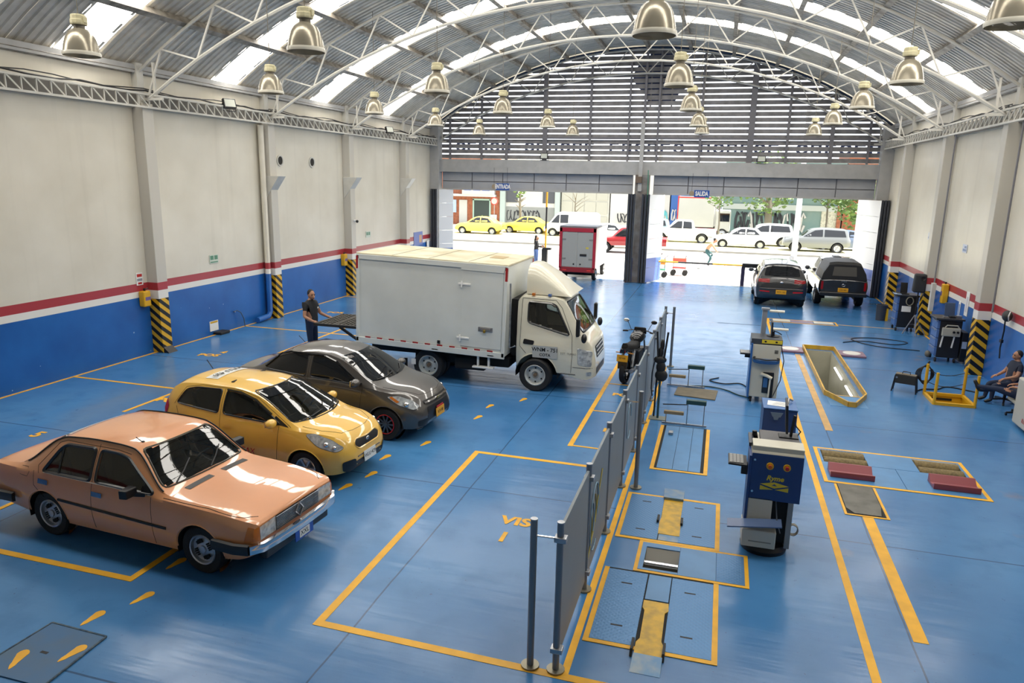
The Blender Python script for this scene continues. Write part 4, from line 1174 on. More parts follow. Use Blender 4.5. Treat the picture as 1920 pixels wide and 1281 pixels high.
# tail lift folded down behind the truck
def tail_lift():
    o = thing('tail_lift_platform', 'dark slatted steel tail ramp held level behind the white box truck', 'ramp', (-8.44, 15.25, 1.02), R(0))
    m = mat('ramp_steel', '3a3733', .5, metal=.5)
    for y in (-.62, .62): MB().box(-.50, .70, y-.03, y+.03, -.03, .03).build('side_rail', m, o)
    for x in (-.50, -.03, .67): MB().box(x, x+.05, -.62, .62, -.035, .025).build('cross_member', m, o)
    for k in range(11):
        y = -.54+k*.108
        MB().box(-.48, .68, y-.012, y+.012, -.01, .02).build('grating_bar', m, o)
    for k in range(12):
        x = -.44+k*.1
        MB().box(x-.02, x+.02, -.6, .6, .0, .028).build('tread_bar', mat('ramp_tread', '57524a', .5, metal=.5), o)
    for y in (-.5, .5): MB().bar((.1, y, -.05), (.68, y, -.40), .05).build('stay', m, o)
    return o
tail_lift()

# ------------------------------------------------------------------ small red-framed cargo truck in the entrance, seen from behind
def cargo_truck():
    o = thing('cargo_truck', 'small cargo truck with red rear frame and grey double doors standing in the entrance', 'truck', (-6.10, 33.6, 0), R(90))
    red = mat('truck_red', 'a8283a', .35); gd = mat('cargo_door_grey', '9fa09d', .5); wh = mat('cargo_side_white', 'e4e4e2', .4)
    bx0 = -1.75
    MB().box(bx0, 1.3, -.82, .82, .58, 2.36).build('cargo_body', wh, o, bev=.02)
    MB().box(bx0-.02, 1.32, -.83, .83, 2.34, 2.44).build('cargo_roof', mat('cargo_roof_grey', '6e7076', .5), o, bev=.03)
    for y in (-.76, .76): MB().box(bx0-.05, bx0+.02, y-.065, y+.065, .56, 2.36).build('rear_frame_post', red, o, bev=.01)
    MB().box(bx0-.05, bx0+.02, -.82, .82, 2.18, 2.36).build('rear_frame_head', red, o, bev=.01)
    MB().box(bx0-.05, bx0+.02, -.80, .80, .40, .62).build('rear_frame_sill', mat('truck_red_dark', '8a2028', .4), o, bev=.01)
    for s in (-1, 1):
        d = MB().box(bx0-.03, bx0, min(s*.01, s*.69), max(s*.01, s*.69), .64, 2.17).build('cargo_door', gd, o, bev=.006)
        for z in (1.0, 1.85): MB().box(bx0-.045, bx0-.03, min(s*.52, s*.72), max(s*.52, s*.72), z-.03, z+.03).build('hinge', mat('hinge_grey', '7d7e7c', .4), d)
        MB().cyl((bx0-.05, s*.15, .76), (bx0-.03, s*.15, .76), .035, n=12).build('door_stop', M_black, d)
        MB().box(bx0-.06, bx0-.05, s*.55-.09, s*.55+.09, .47, .52).build('tail_lamp', mat('tail_lamp_bright', 'd8403c', .2), o)
        wheel('wheel', o, (-1.05, s*.68, .27), s, .27, .17, 'steel', M_alu)
        wheel('wheel', o, (1.25, s*.68, .27), s, .27, .17, 'steel', M_alu)
    MB().box(bx0-.045, bx0-.03, -.42, -.12, 1.12, 1.22).build('latch', M_dark, o)
    MB().box(bx0-.035, bx0-.03, -.50, -.38, 1.45, 1.53).build('sticker', mat('sticker_yellow', 'c8b84a', .5), o)
    MB().box(bx0+.2, 1.6, -.35, .35, .32, .58).build('chassis', M_under, o)
    MB().box(-1.1, -1.0, -.7, .7, .2, .3).build('axle', M_under, o)
    P = dict(wroof=.62, crown=(.02, .05), zs=[(1.3,.35),(2.0,.33)], zb=[(1.3,1.1),(1.85,1.05),(2.0,.8)], zc=[(1.3,1.75),(1.6,1.78),(1.7,1.68),(1.92,1.1),(2.0,.82)], wm=[(1.3,.74),(1.9,.72),(2.0,.6)], wb=[(1.3,.72),(1.9,.66),(2.0,.5)])
    shell(P, 40).build('cab', wh, o, smooth=32)
cargo_truck()

# ------------------------------------------------------------------ two dark vehicles parked by the exit, seen from behind
P_blk = mat('black_car_paint', '1e1f22', .30, coat=1.0)
def suv():
    P = dict(scale=1.0, rw=.34, axles=(-1.32, 1.32), ww=.22, wstyle='alloy', arch=.40, wroof=.58, crown=(.05, .06), bulge=.02, track=.76,
        zs=[(-2.15,.50),(-2.0,.34),(1.9,.30),(2.2,.40)],
        zb=[(-2.15,.86),(-2.08,1.02),(-1.9,1.10),(-.5,1.06),(1.0,.98),(1.9,.86),(2.15,.70),(2.2,.6)],
        zc=[(-2.15,.88),(-2.10,1.06),(-2.04,1.12),(-1.78,1.48),(-1.66,1.57),(-1.2,1.62),(-.4,1.64),(.2,1.58),(.4,1.53),(1.15,1.08),(1.25,1.05),(1.9,.92),(2.15,.74),(2.2,.62)],
        wm=[(-2.15,.72),(-2.05,.86),(-1.7,.915),(1.3,.915),(1.9,.86),(2.2,.62)],
        wb=[(-2.15,.66),(-2.05,.79),(-1.7,.83),(1.2,.84),(1.9,.78),(2.2,.52)])
    o, bvh = car('sport_utility_car', 'black hatch-backed sport utility car parked facing the exit', P, (2.23, 29.85, 0), R(90), P_blk)
    rwn = rnd([(-.62,1.16),(.62,1.16),(.54,1.50),(-.54,1.50)], .06)
    patch(bvh, rwn, 'x', -1, 'rear_window', M_tint, o, off=.004)
    for sg in (-1, 1):
        patch(bvh, rnd([(-1.75,1.12),(-1.5,1.42),(-.55,1.48),(-.55,1.10)], .05), 'y', sg, 'rear_side_window', M_tint, o)
        patch(bvh, rnd([(-.48,1.10),(-.48,1.48),(.2,1.42),(.95,1.04)], .05), 'y', sg, 'front_side_window', M_tint, o)
        patch(bvh, rnd([(sg*.42,.92),(sg*.80,.94),(sg*.80,1.04),(sg*.42,1.06)], .02), 'x', -1, 'tail_lamp', mat('tail_lamp_deep', '8e1218', .12), o, off=.012)
        patch(bvh, rnd([(sg*.40,.58),(sg*.74,.60),(sg*.74,.64),(sg*.40,.63)], .01), 'x', -1, 'reflector', M_red, o, off=.012)
        mirror_door(o, .72, sg*.86, 1.06, P_blk, sg, (.08, .11, .08))
    seam(bvh, [(-.74,.72),(.74,.72)], 'x', -1, 'tailgate_line', mat('bright_line', '77706c', .3), o, r=.008, off=.004)
    P3 = proj(bvh, 0, .60, 'x', -1, .012)
    plate(o, 'BVX·142', P3, (R(90), 0, R(-90)), M_plateY, M_ink, .36, .15, size=.075)
    P3 = proj(bvh, 0, .95, 'x', -1, .012); MB().ball(P3, 1, 12, (.012, .06, .03)).build('emblem', M_chrome, o, smooth=60)
    MB().tube([(-1.2,0,1.62),(-1.32,0,1.76)], .008, 5).build('aerial', M_black, o)
    MB().tube([proj(bvh, a, 1.17+.03*abs(a), 'x', -1, .02) for a in (0, .15, .3)], .01, 5).build('wiper', M_black, o)
    return o
suv()
def pickup():
    P = dict(scale=.98, rw=.36, axles=(-1.45, 1.45), ww=.24, wstyle='alloy', arch=.43, wroof=.60, crown=(.03, .05), bulge=.01, track=.74,
        zs=[(-2.5,.58),(-2.3,.50),(2.2,.45),(2.4,.5)],
        zb=[(-2.5,1.02),(-2.45,1.05),(-.7,1.06),(.8,1.04),(2.0,.98),(2.35,.85),(2.4,.7)],
        zc=[(-2.5,1.05),(-2.46,1.09),(-.8,1.10),(-.72,1.2),(-.60,1.62),(-.45,1.70),(.2,1.72),(.5,1.65),(1.05,1.12),(1.15,1.08),(2.0,1.02),(2.35,.88),(2.4,.72)],
        wm=[(-2.5,.80),(-2.4,.85),(1.6,.86),(2.2,.82),(2.4,.7)], wb=[(-2.5,.78),(-2.4,.81),(1.6,.82),(2.2,.76),(2.4,.6)])
    o, bvh = car('pickup_truck', 'black pickup truck with a soft black canopy, parked beside the folding door', P, (4.42, 31.05, 0), R(90), P_blk)
    o['category'] = 'pickup'
    # soft canopy over the bed
    m = mat('canopy_vinyl', '1c1b1b', .55, bump=.15, bscale=5)
    r0 = [(-2.48, y, z) for y, z in ((-.80,1.06),(-.74,1.30),(-.56,1.62),(-.3,1.66),(.3,1.66),(.56,1.62),(.74,1.30),(.80,1.06))]
    r1 = [(-2.30, y*.97, z+.07*(z > 1.2)) for _, y, z in r0]; r2_ = [(-.70, y*.97, z+.09*(z > 1.2)) for _, y, z in r0]
    r00 = [(-2.52, y, 1.06+(z-1.06)*.4) for _, y, z in r0]
    MB().loft([r0, r1, r2_]).build('canopy', m, o, bev=.02)
    MB().hexa([(-2.50,-.42,1.22),(-2.47,-.42,1.22),(-2.47,.42,1.22),(-2.50,.42,1.22)], [(-2.495,-.38,1.56),(-2.465,-.38,1.56),(-2.465,.38,1.56),(-2.495,.38,1.56)]).build('canopy_window', mat('canopy_window', '57534c', .3), o)
    for sg in (-1, 1):
        patch(bvh, [(sg*.70,.70),(sg*.78,.70),(sg*.78,1.0),(sg*.70,1.0)], 'x', -1, 'tail_lamp', mat('tail_lamp_deep', '8e1218', .12), o, off=.01)
        patch(bvh, rnd([(-.55,1.14),(-.50,1.58),(.18,1.60),(.85,1.12)], .05), 'y', sg, 'side_window', M_tint, o)
        mirror_door(o, .78, sg*.84, 1.15, P_blk, sg, (.07, .11, .09))
    MB().box(-2.68, -2.52, -.80, .80, .48, .62).build('rear_bumper', M_trim, o, bev=.03, seg=3)
    P3 = proj(bvh, 0, .70, 'x', -1, .014)
    plate(o, 'CSV·481', P3, (R(90), 0, R(-90)), M_plateY, M_ink, .36, .15, size=.075)
    P3 = proj(bvh, 0, .88, 'x', -1, .012); MB().tube([P3+Vector((0, .06*math.cos(a), .04*math.sin(a))) for a in [2*pi*k/16 for k in range(16)]], .007, 5, True).build('emblem', M_chrome, o)
    lettering('emblem_lettering', 'DMAX', .07, M_galv, o, (-2.53, 0, 1.02), (R(90), 0, R(-90)), .002)
    MB().box(-.3, .3, -.15, .15, 1.69, 1.75).build('roof_vent', M_black, o, bev=.03)
    return o
pickup()

# ------------------------------------------------------------------ motorcycle parked by the partition, seen from behind
def motorcycle():
    o = thing('motorcycle', 'black motorcycle with yellow rear plate parked against the grey partition', 'motorcycle', (-1.72, 16.35, 0), R(80))
    blk = mat('gloss_black', '121214', .2, coat=.5)
    def mw(x, nm):
        w_ = bpy.data.objects.new(nm, None); col.objects.link(w_); w_.parent = o; w_.location = (x, 0, .29)
        MB().lathe([(.22,-.05),(.27,-.055),(.29,-.03),(.29,.03),(.27,.055),(.22,.05)], (0,0,0), (0,1,0), 28).build('tyre', M_tyre, w_, smooth=40)
        MB().lathe([(.225,-.03),(.205,-.03),(.205,.03),(.225,.03)], (0,0,0), (0,1,0), 28).build('rim', blk, w_)
        for k in range(5): MB().bar((0,0,0), (.21*math.cos(k*1.2566), 0, .21*math.sin(k*1.2566)), .03, .03).build('spoke', blk, w_)
        MB().cyl((0,-.08,0), (0,.08,0), .04).build('hub', M_galv, w_)
    mw(-.63, 'rear_wheel'); mw(.66, 'front_wheel')
    MB().tube([(-.1,0,.75),(.45,0,.82),(.30,0,.35),(-.05,0,.33),(-.1,0,.75)], .025, 6).build('frame', blk, o)
    for sg in (-1, 1):
        MB().tube([(-.63,sg*.09,.29),(-.05,sg*.10,.34)], .022, 6).build('swing_arm', blk, o)
        MB().tube([(.66,sg*.09,.29),(.42,sg*.09,.95)], .022, 6).build('fork_leg', M_galv, o)
        MB().cyl((-.55,sg*.13,.36), (-.38,sg*.12,.70), .035, n=8).build('shock', M_galv, o)
        MB().tube([(.40,0,.98),(.36,sg*.16,1.03),(.30,sg*.36,1.0)], .013, 6).build('handlebar', blk, o)
        MB().cyl((.31,sg*.26,1.005), (.295,sg*.38,.998), .02, n=8).build('grip', M_tyre, o)
        MB().tube([(.36,sg*.20,1.03),(.36,sg*.26,1.16),(.37,sg*.30,1.22)], .007, 5).build('mirror_stem', blk, o)
        MB().ball((.37,sg*.33,1.24), .075, 10, (.25, 1, .62)).build('mirror', M_chrome if sg > 0 else blk, o, smooth=60)
        MB().bar((-.72,sg*.05,.72), (-.72,sg*.20,.71), .03, .02).build('indicator', mat('indicator_lens', 'c08a4a', .2), o)
        MB().bar((-.1,sg*.12,.30), (-.08,sg*.24,.29), .025).build('footpeg', M_galv, o)
    MB().loft([[(x, y*w_, z+zo) for y, zo in ((-1,-.05),(-1,.02),(-.6,.07),(.6,.07),(1,.02),(1,-.05))] for x, w_, z in ((-.74,.07,.86),(-.55,.12,.82),(-.25,.15,.77),(.05,.11,.79))]).build('seat', M_tyre, o, smooth=50)
    MB().loft([[(x, w_*math.cos(a), z+h*math.sin(a)) for a in [2*pi*k/14 for k in range(14)]] for x, w_, h, z in ((-.02,.06,.06,.84),(.08,.15,.12,.88),(.28,.18,.14,.91),(.42,.12,.10,.90),(.47,.05,.05,.89))]).build('fuel_tank', blk, o, smooth=50)
    MB().box(-.05, .32, -.13, .13, .28, .62).build('engine', mat('engine_grey', '3b3c3f', .45, metal=.6), o, bev=.03)
    MB().loft([[(x, y*w_, z+zo) for y, zo in ((-1,-.06),(-.8,.03),(.8,.03),(1,-.06))] for x, w_, z in ((-.92,.05,.80),(-.75,.09,.82),(-.4,.12,.76))]).build('tail_fairing', blk, o, smooth=50)
    MB().box(-.90, -.87, -.06, .06, .74, .80).build('tail_lamp', mat('tail_lamp_deep', '8e1218', .12), o)
    MB().hexa([(-.88,-.10,.38),(-.86,-.10,.38),(-.86,.10,.38),(-.88,.10,.38)], [(-.84,-.11,.66),(-.82,-.11,.66),(-.82,.11,.66),(-.84,.11,.66)]).build('mudguard', blk, o)
    plate(o, 'FJP·90E', (-.885, 0, .62), (R(80), 0, R(-90)), M_plateY, M_ink, .25, .15, size=.05)
    MB().cyl((-.75,-.17,.32), (.05,-.15,.26), .05, .03).build('silencer', M_galv, o)
    MB().ball((.55,0,.92), .10, 12, (.7, 1, 1)).build('headlamp', M_lens, o, smooth=60)
    MB().loft([[(.40,y*.16,z) for y, z in ((-1,.95),(1,.95),(.9,1.10),(-.9,1.10))], [(.56,y*.11,z) for y, z in ((-1,.90),(1,.90),(.8,1.05),(-.8,1.05))]]).build('instrument_cowl', blk, o, bev=.02)
    MB().bar((.02,.14,.28), (-.05,.30,.02), .02).build('side_stand', blk, o)
    MB().loft([[(.66+.31*math.cos(a), y, .29+.31*math.sin(a)) for y in (-.06, .06)] for a in [R(40+12*k) for k in range(8)]], cap=False, closed=False).build('front_mudguard', blk, o)
motorcycle()
# ------------------------------------------------------------------ painted floor markings (parts of the floor)
NS = [0]
def stripe(x0, y0, x1, y1, wd=.085, name='lane_line', m=None, z=.003):
    NS[0] += 1; z += .0004*(NS[0] % 9)
    a = Vector((x0, y0)); c = Vector((x1, y1)); d = (c-a).normalized(); n = Vector((-d.y, d.x))*wd/2
    q = [a-n, a+n, c+n, c-n]
    return MB().hexa([(p.x, p.y, .0005) for p in reversed(q)], [(p.x, p.y, z) for p in reversed(q)]).build(name, m or M_yel, floor)
stripe(XL+.08, 8, XL+.08, 32.5, .07)
for y in (12.0, 18.0, 24.0): stripe(XL+.1, y+.04, -5.97, y, .07)
stripe(-10.5, 10.45, -10.5, 24.0, .07)
stripe(-13.3, 5.9, -5.93, 5.81, .085); stripe(-5.97, 5.80, -5.97, 8.6, .085); stripe(-8.9, 6.3, -8.9, 8.2, .07)
stripe(-3.59, 5.69, -3.59, 10.72, .09, 'bay_line'); stripe(-3.63, 10.68, -1.2, 10.66, .085, 'bay_line'); stripe(-3.63, 5.73, .0, 5.66, .09, 'bay_line')
stripe(-1.06, 5.7, -1.06, 17.5, .07)
stripe(-2.19, 11.45, -2.19, 17.6, .085, 'bay_line')
for y in (11.49, 13.52, 15.56, 17.55): stripe(-2.19, y, -1.2, y-.02, .05, 'bay_line')
stripe(1.68, 4.0, 1.68, 25.4, .085)
stripe(2.22, 7.24, 2.22, 10.14, .14, 'guide_line'); stripe(2.19, 13.8, 2.19, 20.15, .13, 'guide_line', mat('worn_yellow_paint', 'd2a457', .4, c2='b48f55', vscale=4))
stripe(3.85, 25.1, 5.6, 25.05, .05); stripe(XR-.1, 22, XR-.1, 32.2, .06)
stripe(.1, 24.0, 1.6, 24.0, .02, 'floor_joint', mat('joint_dark', '20405f', .7)); 
# footprints
def foot_mesh():
    p = []
    for i in range(20):
        a = 2*pi*i/20; y = math.sin(a)*.14; wd = .05*(1+.28*math.sin(a))-(.012 if abs(y) < .045 else 0)
        p.append((math.cos(a)*wd+.008*math.sin(2*a), y))
    return MB().prism(p, .0005, .003, 'z').mesh('footprint', M_yel)
me_foot = foot_mesh()
for x, y, a in ((-5.89,4.385,20),(-5.495,4.60,-10),(-5.78,5.11,-5),(-5.58,5.55,-14),(-5.74,6.24,-8),(-5.52,6.75,-8),(-4.95,8.75,-14),(-4.81,9.28,-12),(-4.91,9.97,-12),(-4.54,10.76,-14),(-4.15,12.36,-14),(-4.15,13.09,-12),(-3.64,13.73,-14)):
    inst('footprint', me_foot, floor, (x, y, 0), (0, 0, R(a)))
def ftext(body, x, y, size, rz=0, sx=1, sy=1, m=None):
    return lettering('floor_lettering', body, size, m or M_yel, floor, (x, y, .004), (0, 0, rz), .001, (sx, sy, 1), wgt=.012)
ftext('VIS', -2.30, 8.48, .30, 0, 1.05, 1.0); ftext('1', -2.34, 8.02, .34)
ftext('POS', -1.72, 14.75, .26); ftext('M', -1.60, 14.35, .26); ftext('POS', -1.55, 12.45, .26)
ftext('POS', -11.95, 14.68, .30, R(10)); ftext('4', -11.8, 15.05, .30, R(10)); ftext('POS', -12.0, 20.95, .30, R(10)); ftext('5', -10.9, 9.0, .34)
ftext('POS', -10.2, 11.3, .30)
# sawn-out cover in the near left corner
mh = mat('cover_plate_blue', '35648f', .5, c2='43617c', vscale=3)
hc = tag(MB().hexa([(-6.12,4.17,.0),(-5.36,4.17,.0),(-5.40,4.90,.0),(-6.08,4.92,.0)], [(-6.12,4.17,.012),(-5.36,4.17,.012),(-5.40,4.90,.012),(-6.08,4.92,.012)]).build('access_cover', mh), 'square blue floor access cover with two yellow footprints in the near left corner', 'cover')
MB().hexa([(-5.79,4.52,.012),(-5.71,4.52,.012),(-5.71,4.55,.012),(-5.79,4.55,.012)], [(-5.79,4.52,.0135),(-5.71,4.52,.0135),(-5.71,4.55,.0135),(-5.79,4.55,.0135)]).build('lifting_slot', M_dark, hc)
for c in (((-6.12,4.17),(-6.08,4.92)),((-6.08,4.92),(-5.40,4.90)),((-5.40,4.90),(-5.36,4.17))):
    MB().bar((c[0][0],c[0][1],.01), (c[1][0],c[1][1],.01), .018, .012).build('cover_edge', mat('cover_grout', '54636c', .9, c2='2b4256', vscale=20), hc)
for x, y, a in ((-5.89,4.385,20),(-5.495,4.60,-10)):
    inst('footprint', me_foot, hc, (x, y, .0115), (0, 0, R(a)))

# ------------------------------------------------------------------ steel test plates let into the floor
def diamond_mat(name, c):
    m = mat(name, c, .38, metal=.25, spec=.5); g = G(m)
    tc = g.n('TexCoord'); mp = g.n('Mapping'); mp.inputs['Rotation'].default_value = (0, 0, R(45)); mp.inputs['Scale'].default_value = (24, 24, 24)
    g.nt.links.new(tc.outputs['Object'], mp.inputs['Vector'])
    ch = g.n('TexVoronoi'); ch.inputs['Scale'].default_value = 1.0; ch.inputs['Randomness'].default_value = 0.0
    g.nt.links.new(mp.outputs[0], ch.inputs['Vector'])
    bp = g.n('Bump', i_Strength=.4, i_Distance=.006); g.nt.links.new(g.ramp(ch.outputs['Distance'], .5, .2), bp.inputs['Height'])
    g.ln(bp.outputs[0], 'Normal')
    return m
M_dia = diamond_mat('diamond_plate_blue', '4f7fae')
M_plateb = mat('steel_plate_blue', '4a82b4', .35, var=.06, vscale=3)
M_lowp = mat('well_dark', '101418', .8)
M_yramp = mat('yellow_ramp_paint', 'd9ab25', .45, c2='b5922f', vscale=9)
M_bramp = mat('worn_ramp_steel', '5f83a6', .4, metal=.3, c2='86939d', vscale=8)
def border(o, x0, x1, y0, y1, wd=.05, skip=()):
    for k, (a, b_, c, d) in enumerate(((x0, x1, y0, y0+wd), (x0, x1, y1-wd, y1), (x0, x0+wd, y0+wd, y1-wd), (x1-wd, x1, y0+wd, y1-wd))):
        if k in skip: continue
        MB().box(a, b_, c, d, .0005, .008).build('yellow_border', M_yel, o)
def slot(o, x, y, z=.012): MB().box(x-.06, x+.06, y-.012, y+.012, z, z+.0015).build('lifting_slot', M_dark, o)
def slabbox(o, name, m, x0, x1, y0, y1, z1=.012): return MB().box(x0, x1, y0, y1, .001, z1).build(name, m, o, bev=.003)
# near motorcycle plate
o = thing('motorcycle_test_plate', 'yellow-bordered diamond-plate motorcycle test bed with yellow channel, nearest the camera', 'test plate')
border(o, -1.0, .28, 6.26, 7.78, .055, (1,))
MB().box(-.96, .235, 6.30, 7.73, .0006, .003).build('recess', M_lowp, o)
slabbox(o, 'cover_plate', M_dia, -.945, -.50, 6.315, 7.69); slabbox(o, 'cover_plate', M_dia, -.225, .225, 6.315, 7.69)
slabbox(o, 'centre_plate', M_plateb, -.485, -.235, 7.17, 7.69)
MB().prism([(-.49,7.14),(-.23,7.14),(-.22,7.0),(-.255,6.95),(-.25,6.45),(-.22,6.38),(-.22,6.16),(-.49,6.16),(-.49,6.38),(-.46,6.45),(-.465,6.95),(-.49,7.0)], .003, .016, 'z').build('wheel_channel', M_yramp, o)
MB().hexa([(-.50,5.93,.001),(-.22,5.93,.001),(-.22,6.16,.001),(-.49,6.16,.001)], [(-.50,5.93,.003),(-.22,5.93,.003),(-.22,6.16,.05),(-.49,6.16,.05)]).build('run_up_ramp', M_bramp, o)
for x in (-.515, -.215): MB().hexa([(x-.012,6.15,.004),(x+.012,6.15,.004),(x+.012,6.42,.004),(x-.012,6.42,.004)], [(x-.012,6.2,.06),(x+.012,6.2,.06),(x+.012,6.38,.06),(x-.012,6.38,.06)]).build('channel_guide', M_dark, o)
for x, y in ((-.71,7.42),(-.71,6.60),(-.02,7.42),(-.02,6.60)): slot(o, x, y)
# far motorcycle plate
o = thing('motorcycle_test_plate', 'yellow-bordered blue motorcycle test bed beyond the roller frame', 'test plate')
border(o, -1.0, .28, 8.495, 9.90, .055)
MB().box(-.96, .235, 8.51, 9.86, .0006, .003).build('recess', M_lowp, o)
slabbox(o, 'cover_plate', M_dia, -.945, -.48, 8.555, 9.85); slabbox(o, 'cover_plate', M_dia, -.225, .225, 8.555, 9.83)
MB().prism([(-.48,9.78),(-.22,9.78),(-.225,9.2),(-.215,9.1),(-.21,8.72),(-.48,8.72),(-.49,9.05),(-.475,9.2)], .003, .016, 'z').build('wheel_channel', M_yramp, o)
slabbox(o, 'centre_plate', M_bramp, -.47, -.22, 8.555, 8.72)
MB().hexa([(-.49,9.78,.001),(-.22,9.78,.001),(-.22,10.2,.001),(-.51,10.2,.001)], [(-.49,9.78,.05),(-.22,9.78,.05),(-.22,10.2,.003),(-.51,10.2,.003)]).build('run_up_ramp', M_bramp, o)
for x in (-.51, -.205): MB().box(x-.015, x+.015, 9.03, 9.2, .004, .05).build('channel_guide', M_dark, o)
for x, y in ((-.71,9.64),(-.71,8.78),(-.0,9.64),(-.0,8.78)): slot(o, x, y)
# roller frame between them
o = thing('motorcycle_roller_tester', 'yellow-framed motorcycle roller brake tester with a single steel roller', 'roller tester')
border(o, -.68, .61, 7.73, 8.49, .045)
for (a, b_, c, d) in ((-.635,-.58,7.775,8.445),(-.58,-.18,8.34,8.445),(-.58,-.18,7.775,7.82)): MB().box(a, b_, c, d, .0008, .012).build('frame_plate', M_plateb, o)
slabbox(o, 'cover_plate', M_plateb, -.175, .245, 7.775, 8.445); slabbox(o, 'cover_plate', M_dia, .252, .565, 7.775, 8.445)
def well(o, x0, x1, y0, y1, d, m):
    b_ = MB()
    for f in ([(x0,y0,0),(x1,y0,0),(x1,y0,-d),(x0,y0,-d)],[(x1,y0,0),(x1,y1,0),(x1,y1,-d),(x1,y0,-d)],[(x1,y1,0),(x0,y1,0),(x0,y1,-d),(x1,y1,-d)],[(x0,y1,0),(x0,y0,0),(x0,y0,-d),(x0,y1,-d)],[(x0,y0,-d),(x1,y0,-d),(x1,y1,-d),(x0,y1,-d)]):
        b_.add(f, [(0,1,2,3)])
    return b_.build('well', m, o)
well(o, -.58, -.18, 7.82, 8.34, .35, mat('well_grey', '5b5a52', .6))
MB().cyl((-.575,8.02,-.05), (-.185,8.02,-.05), .045, n=20).build('roller', M_chrome, o, smooth=40)
MB().hexa([(-.58,8.16,-.12),(-.18,8.16,-.12),(-.18,8.34,-.02),(-.58,8.34,-.02)], [(-.58,8.16,-.10),(-.18,8.16,-.10),(-.18,8.34,0),(-.58,8.34,0)]).build('splash_plate', mat('well_plate', '77746a', .4), o)
# far left-lane plate with brackets
o = thing('motorcycle_test_plate', 'yellow-edged plain blue motorcycle test bed with a black gap along one side', 'test plate')
border(o, -.80, .08, 10.88, 13.14, .06, (1,))
MB().box(-.74, .02, 10.94, 13.12, .0006, .003).build('recess', M_lowp, o)
slabbox(o, 'cover_plate', M_plateb, -.70, -.46, 10.96, 13.08, .009); slabbox(o, 'cover_plate', M_plateb, -.455, -.22, 10.96, 13.08, .009); slabbox(o, 'cover_plate', M_plateb, -.215, -.03, 10.96, 13.08, .009)
MB().box(-.63, -.55, 12.55, 12.68, .009, .06).build('stop_block', M_galv, o, bev=.01)
def bracket(o, x, y):
    for dx in (0, .30):
        MB().bar((x+dx, y, .0), (x+dx, y, .42), .018).build('bracket_leg', M_galv, o)
    MB().box(x-.03, x+.33, y-.05, y+.06, .42, .50).build('bracket_pad', mat('pad_green', '24484a', .5), o, bev=.01)
    MB().box(x-.42, x-.06, y-.06, y+.02, .20, .26).build('clamp_pad', mat('pad_tan', '8f7f62', .6), o, bev=.008)
    MB().bar((x-.38, y, .0), (x-.38, y, .20), .016).build('bracket_leg', M_galv, o)
    MB().bar((x-.45, y+.02, .36), (x, y, .40), .016).build('bracket_arm', M_dark, o)
    MB().bar((x-.45, y+.0, .02), (x+.36, y, .02), .04, .02).build('bracket_base', M_galv, o)
b1 = thing('wheel_clamp_bracket', 'small steel wheel clamp with green pad at the edge of the plain blue test bed', 'clamp'); bracket(b1, -.35, 13.22)
b1 = thing('wheel_clamp_bracket', 'small steel wheel clamp with green pad behind the grey floor mat', 'clamp'); bracket(b1, -.45, 15.9)
tag(MB().hexa([(-.70,15.14,.0),(.14,15.03,.0),(.19,15.76,.0),(-.66,15.78,.0)], [(-.70,15.14,.02),(.14,15.03,.02),(.19,15.76,.02),(-.66,15.78,.02)]).build('floor_mat', mat('mat_grey_brown', '78705f', .85, c2='6a6355', vscale=6)), 'grey-brown rubber mat on the blue floor beside the wheel clamp', 'mat')

# car brake tester in the right lane
o = thing('roller_brake_tester', 'yellow-bordered blue car brake tester with two roller pits and red ramps', 'roller tester')
border(o, 1.80, 4.07, 11.24, 12.80, .06)
for (a, b_, c, d) in ((1.86,1.90,12.12,12.74),(2.57,3.31,12.12,12.74),(3.97,4.01,12.12,12.74),(1.90,2.57,12.71,12.74),(3.31,3.97,12.71,12.74),(1.86,2.95,11.30,12.11),(2.96,4.01,11.30,12.11)): MB().box(a, b_, c, d, .0008, .010).build('cover_plate', M_plateb, o)
M_roll = mat('roller_grit', '8b7a52', .8, c2='6f6044', vscale=30, bump=.4, bscale=120)
for x0, x1 in ((1.90, 2.57), (3.31, 3.97)):
    well(o, x0, x1, 12.12, 12.71, .4, mat('well_beige', '8a8067', .8))
    for y in (12.27, 12.56): MB().cyl((x0+.01, y, -.06), (x1-.01, y, -.06), .10, n=24).build('roller', M_roll, o, smooth=40)
    MB().cyl((x0+.01, 12.415, -.06), (x1-.01, 12.415, -.06), .025, n=12).build('sensor_roller', M_dark, o)
    MB().box(x0, x1, 12.66, 12.70, -.02, .012).build('edge_bar', M_chrome, o)
M_redr = mat('ramp_red', '8a3a42', .35, coat=.3)
for x0 in (1.91, 3.34):
    x1 = x0+.63
    MB().prism([(11.45,.01),(11.80,.01),(11.80,.13),(11.77,.13),(11.65,.045),(11.52,.06),(11.47,.10),(11.45,.10)], x0, x1, 'x').build('red_ramp', M_redr, o, bev=.006)
o2 = thing('pit_cover_mat', 'yellow-framed grey cover plate with a curled black corner below the brake tester', 'cover')
border(o2, 1.93, 2.50, 10.12, 11.24, .035, (1,))
MB().box(1.97, 2.46, 10.16, 11.22, .0006, .004).build('recess', M_lowp, o2)
MB().prism([(2.06,10.18),(2.40,10.18),(2.45,10.5),(2.45,11.22),(1.975,11.22),(1.975,10.34)], .004, .014, 'z').build('cover_sheet', mat('cover_grey', '6b6a63', .5, metal=.3, c2='57564f', vscale=5), o2)

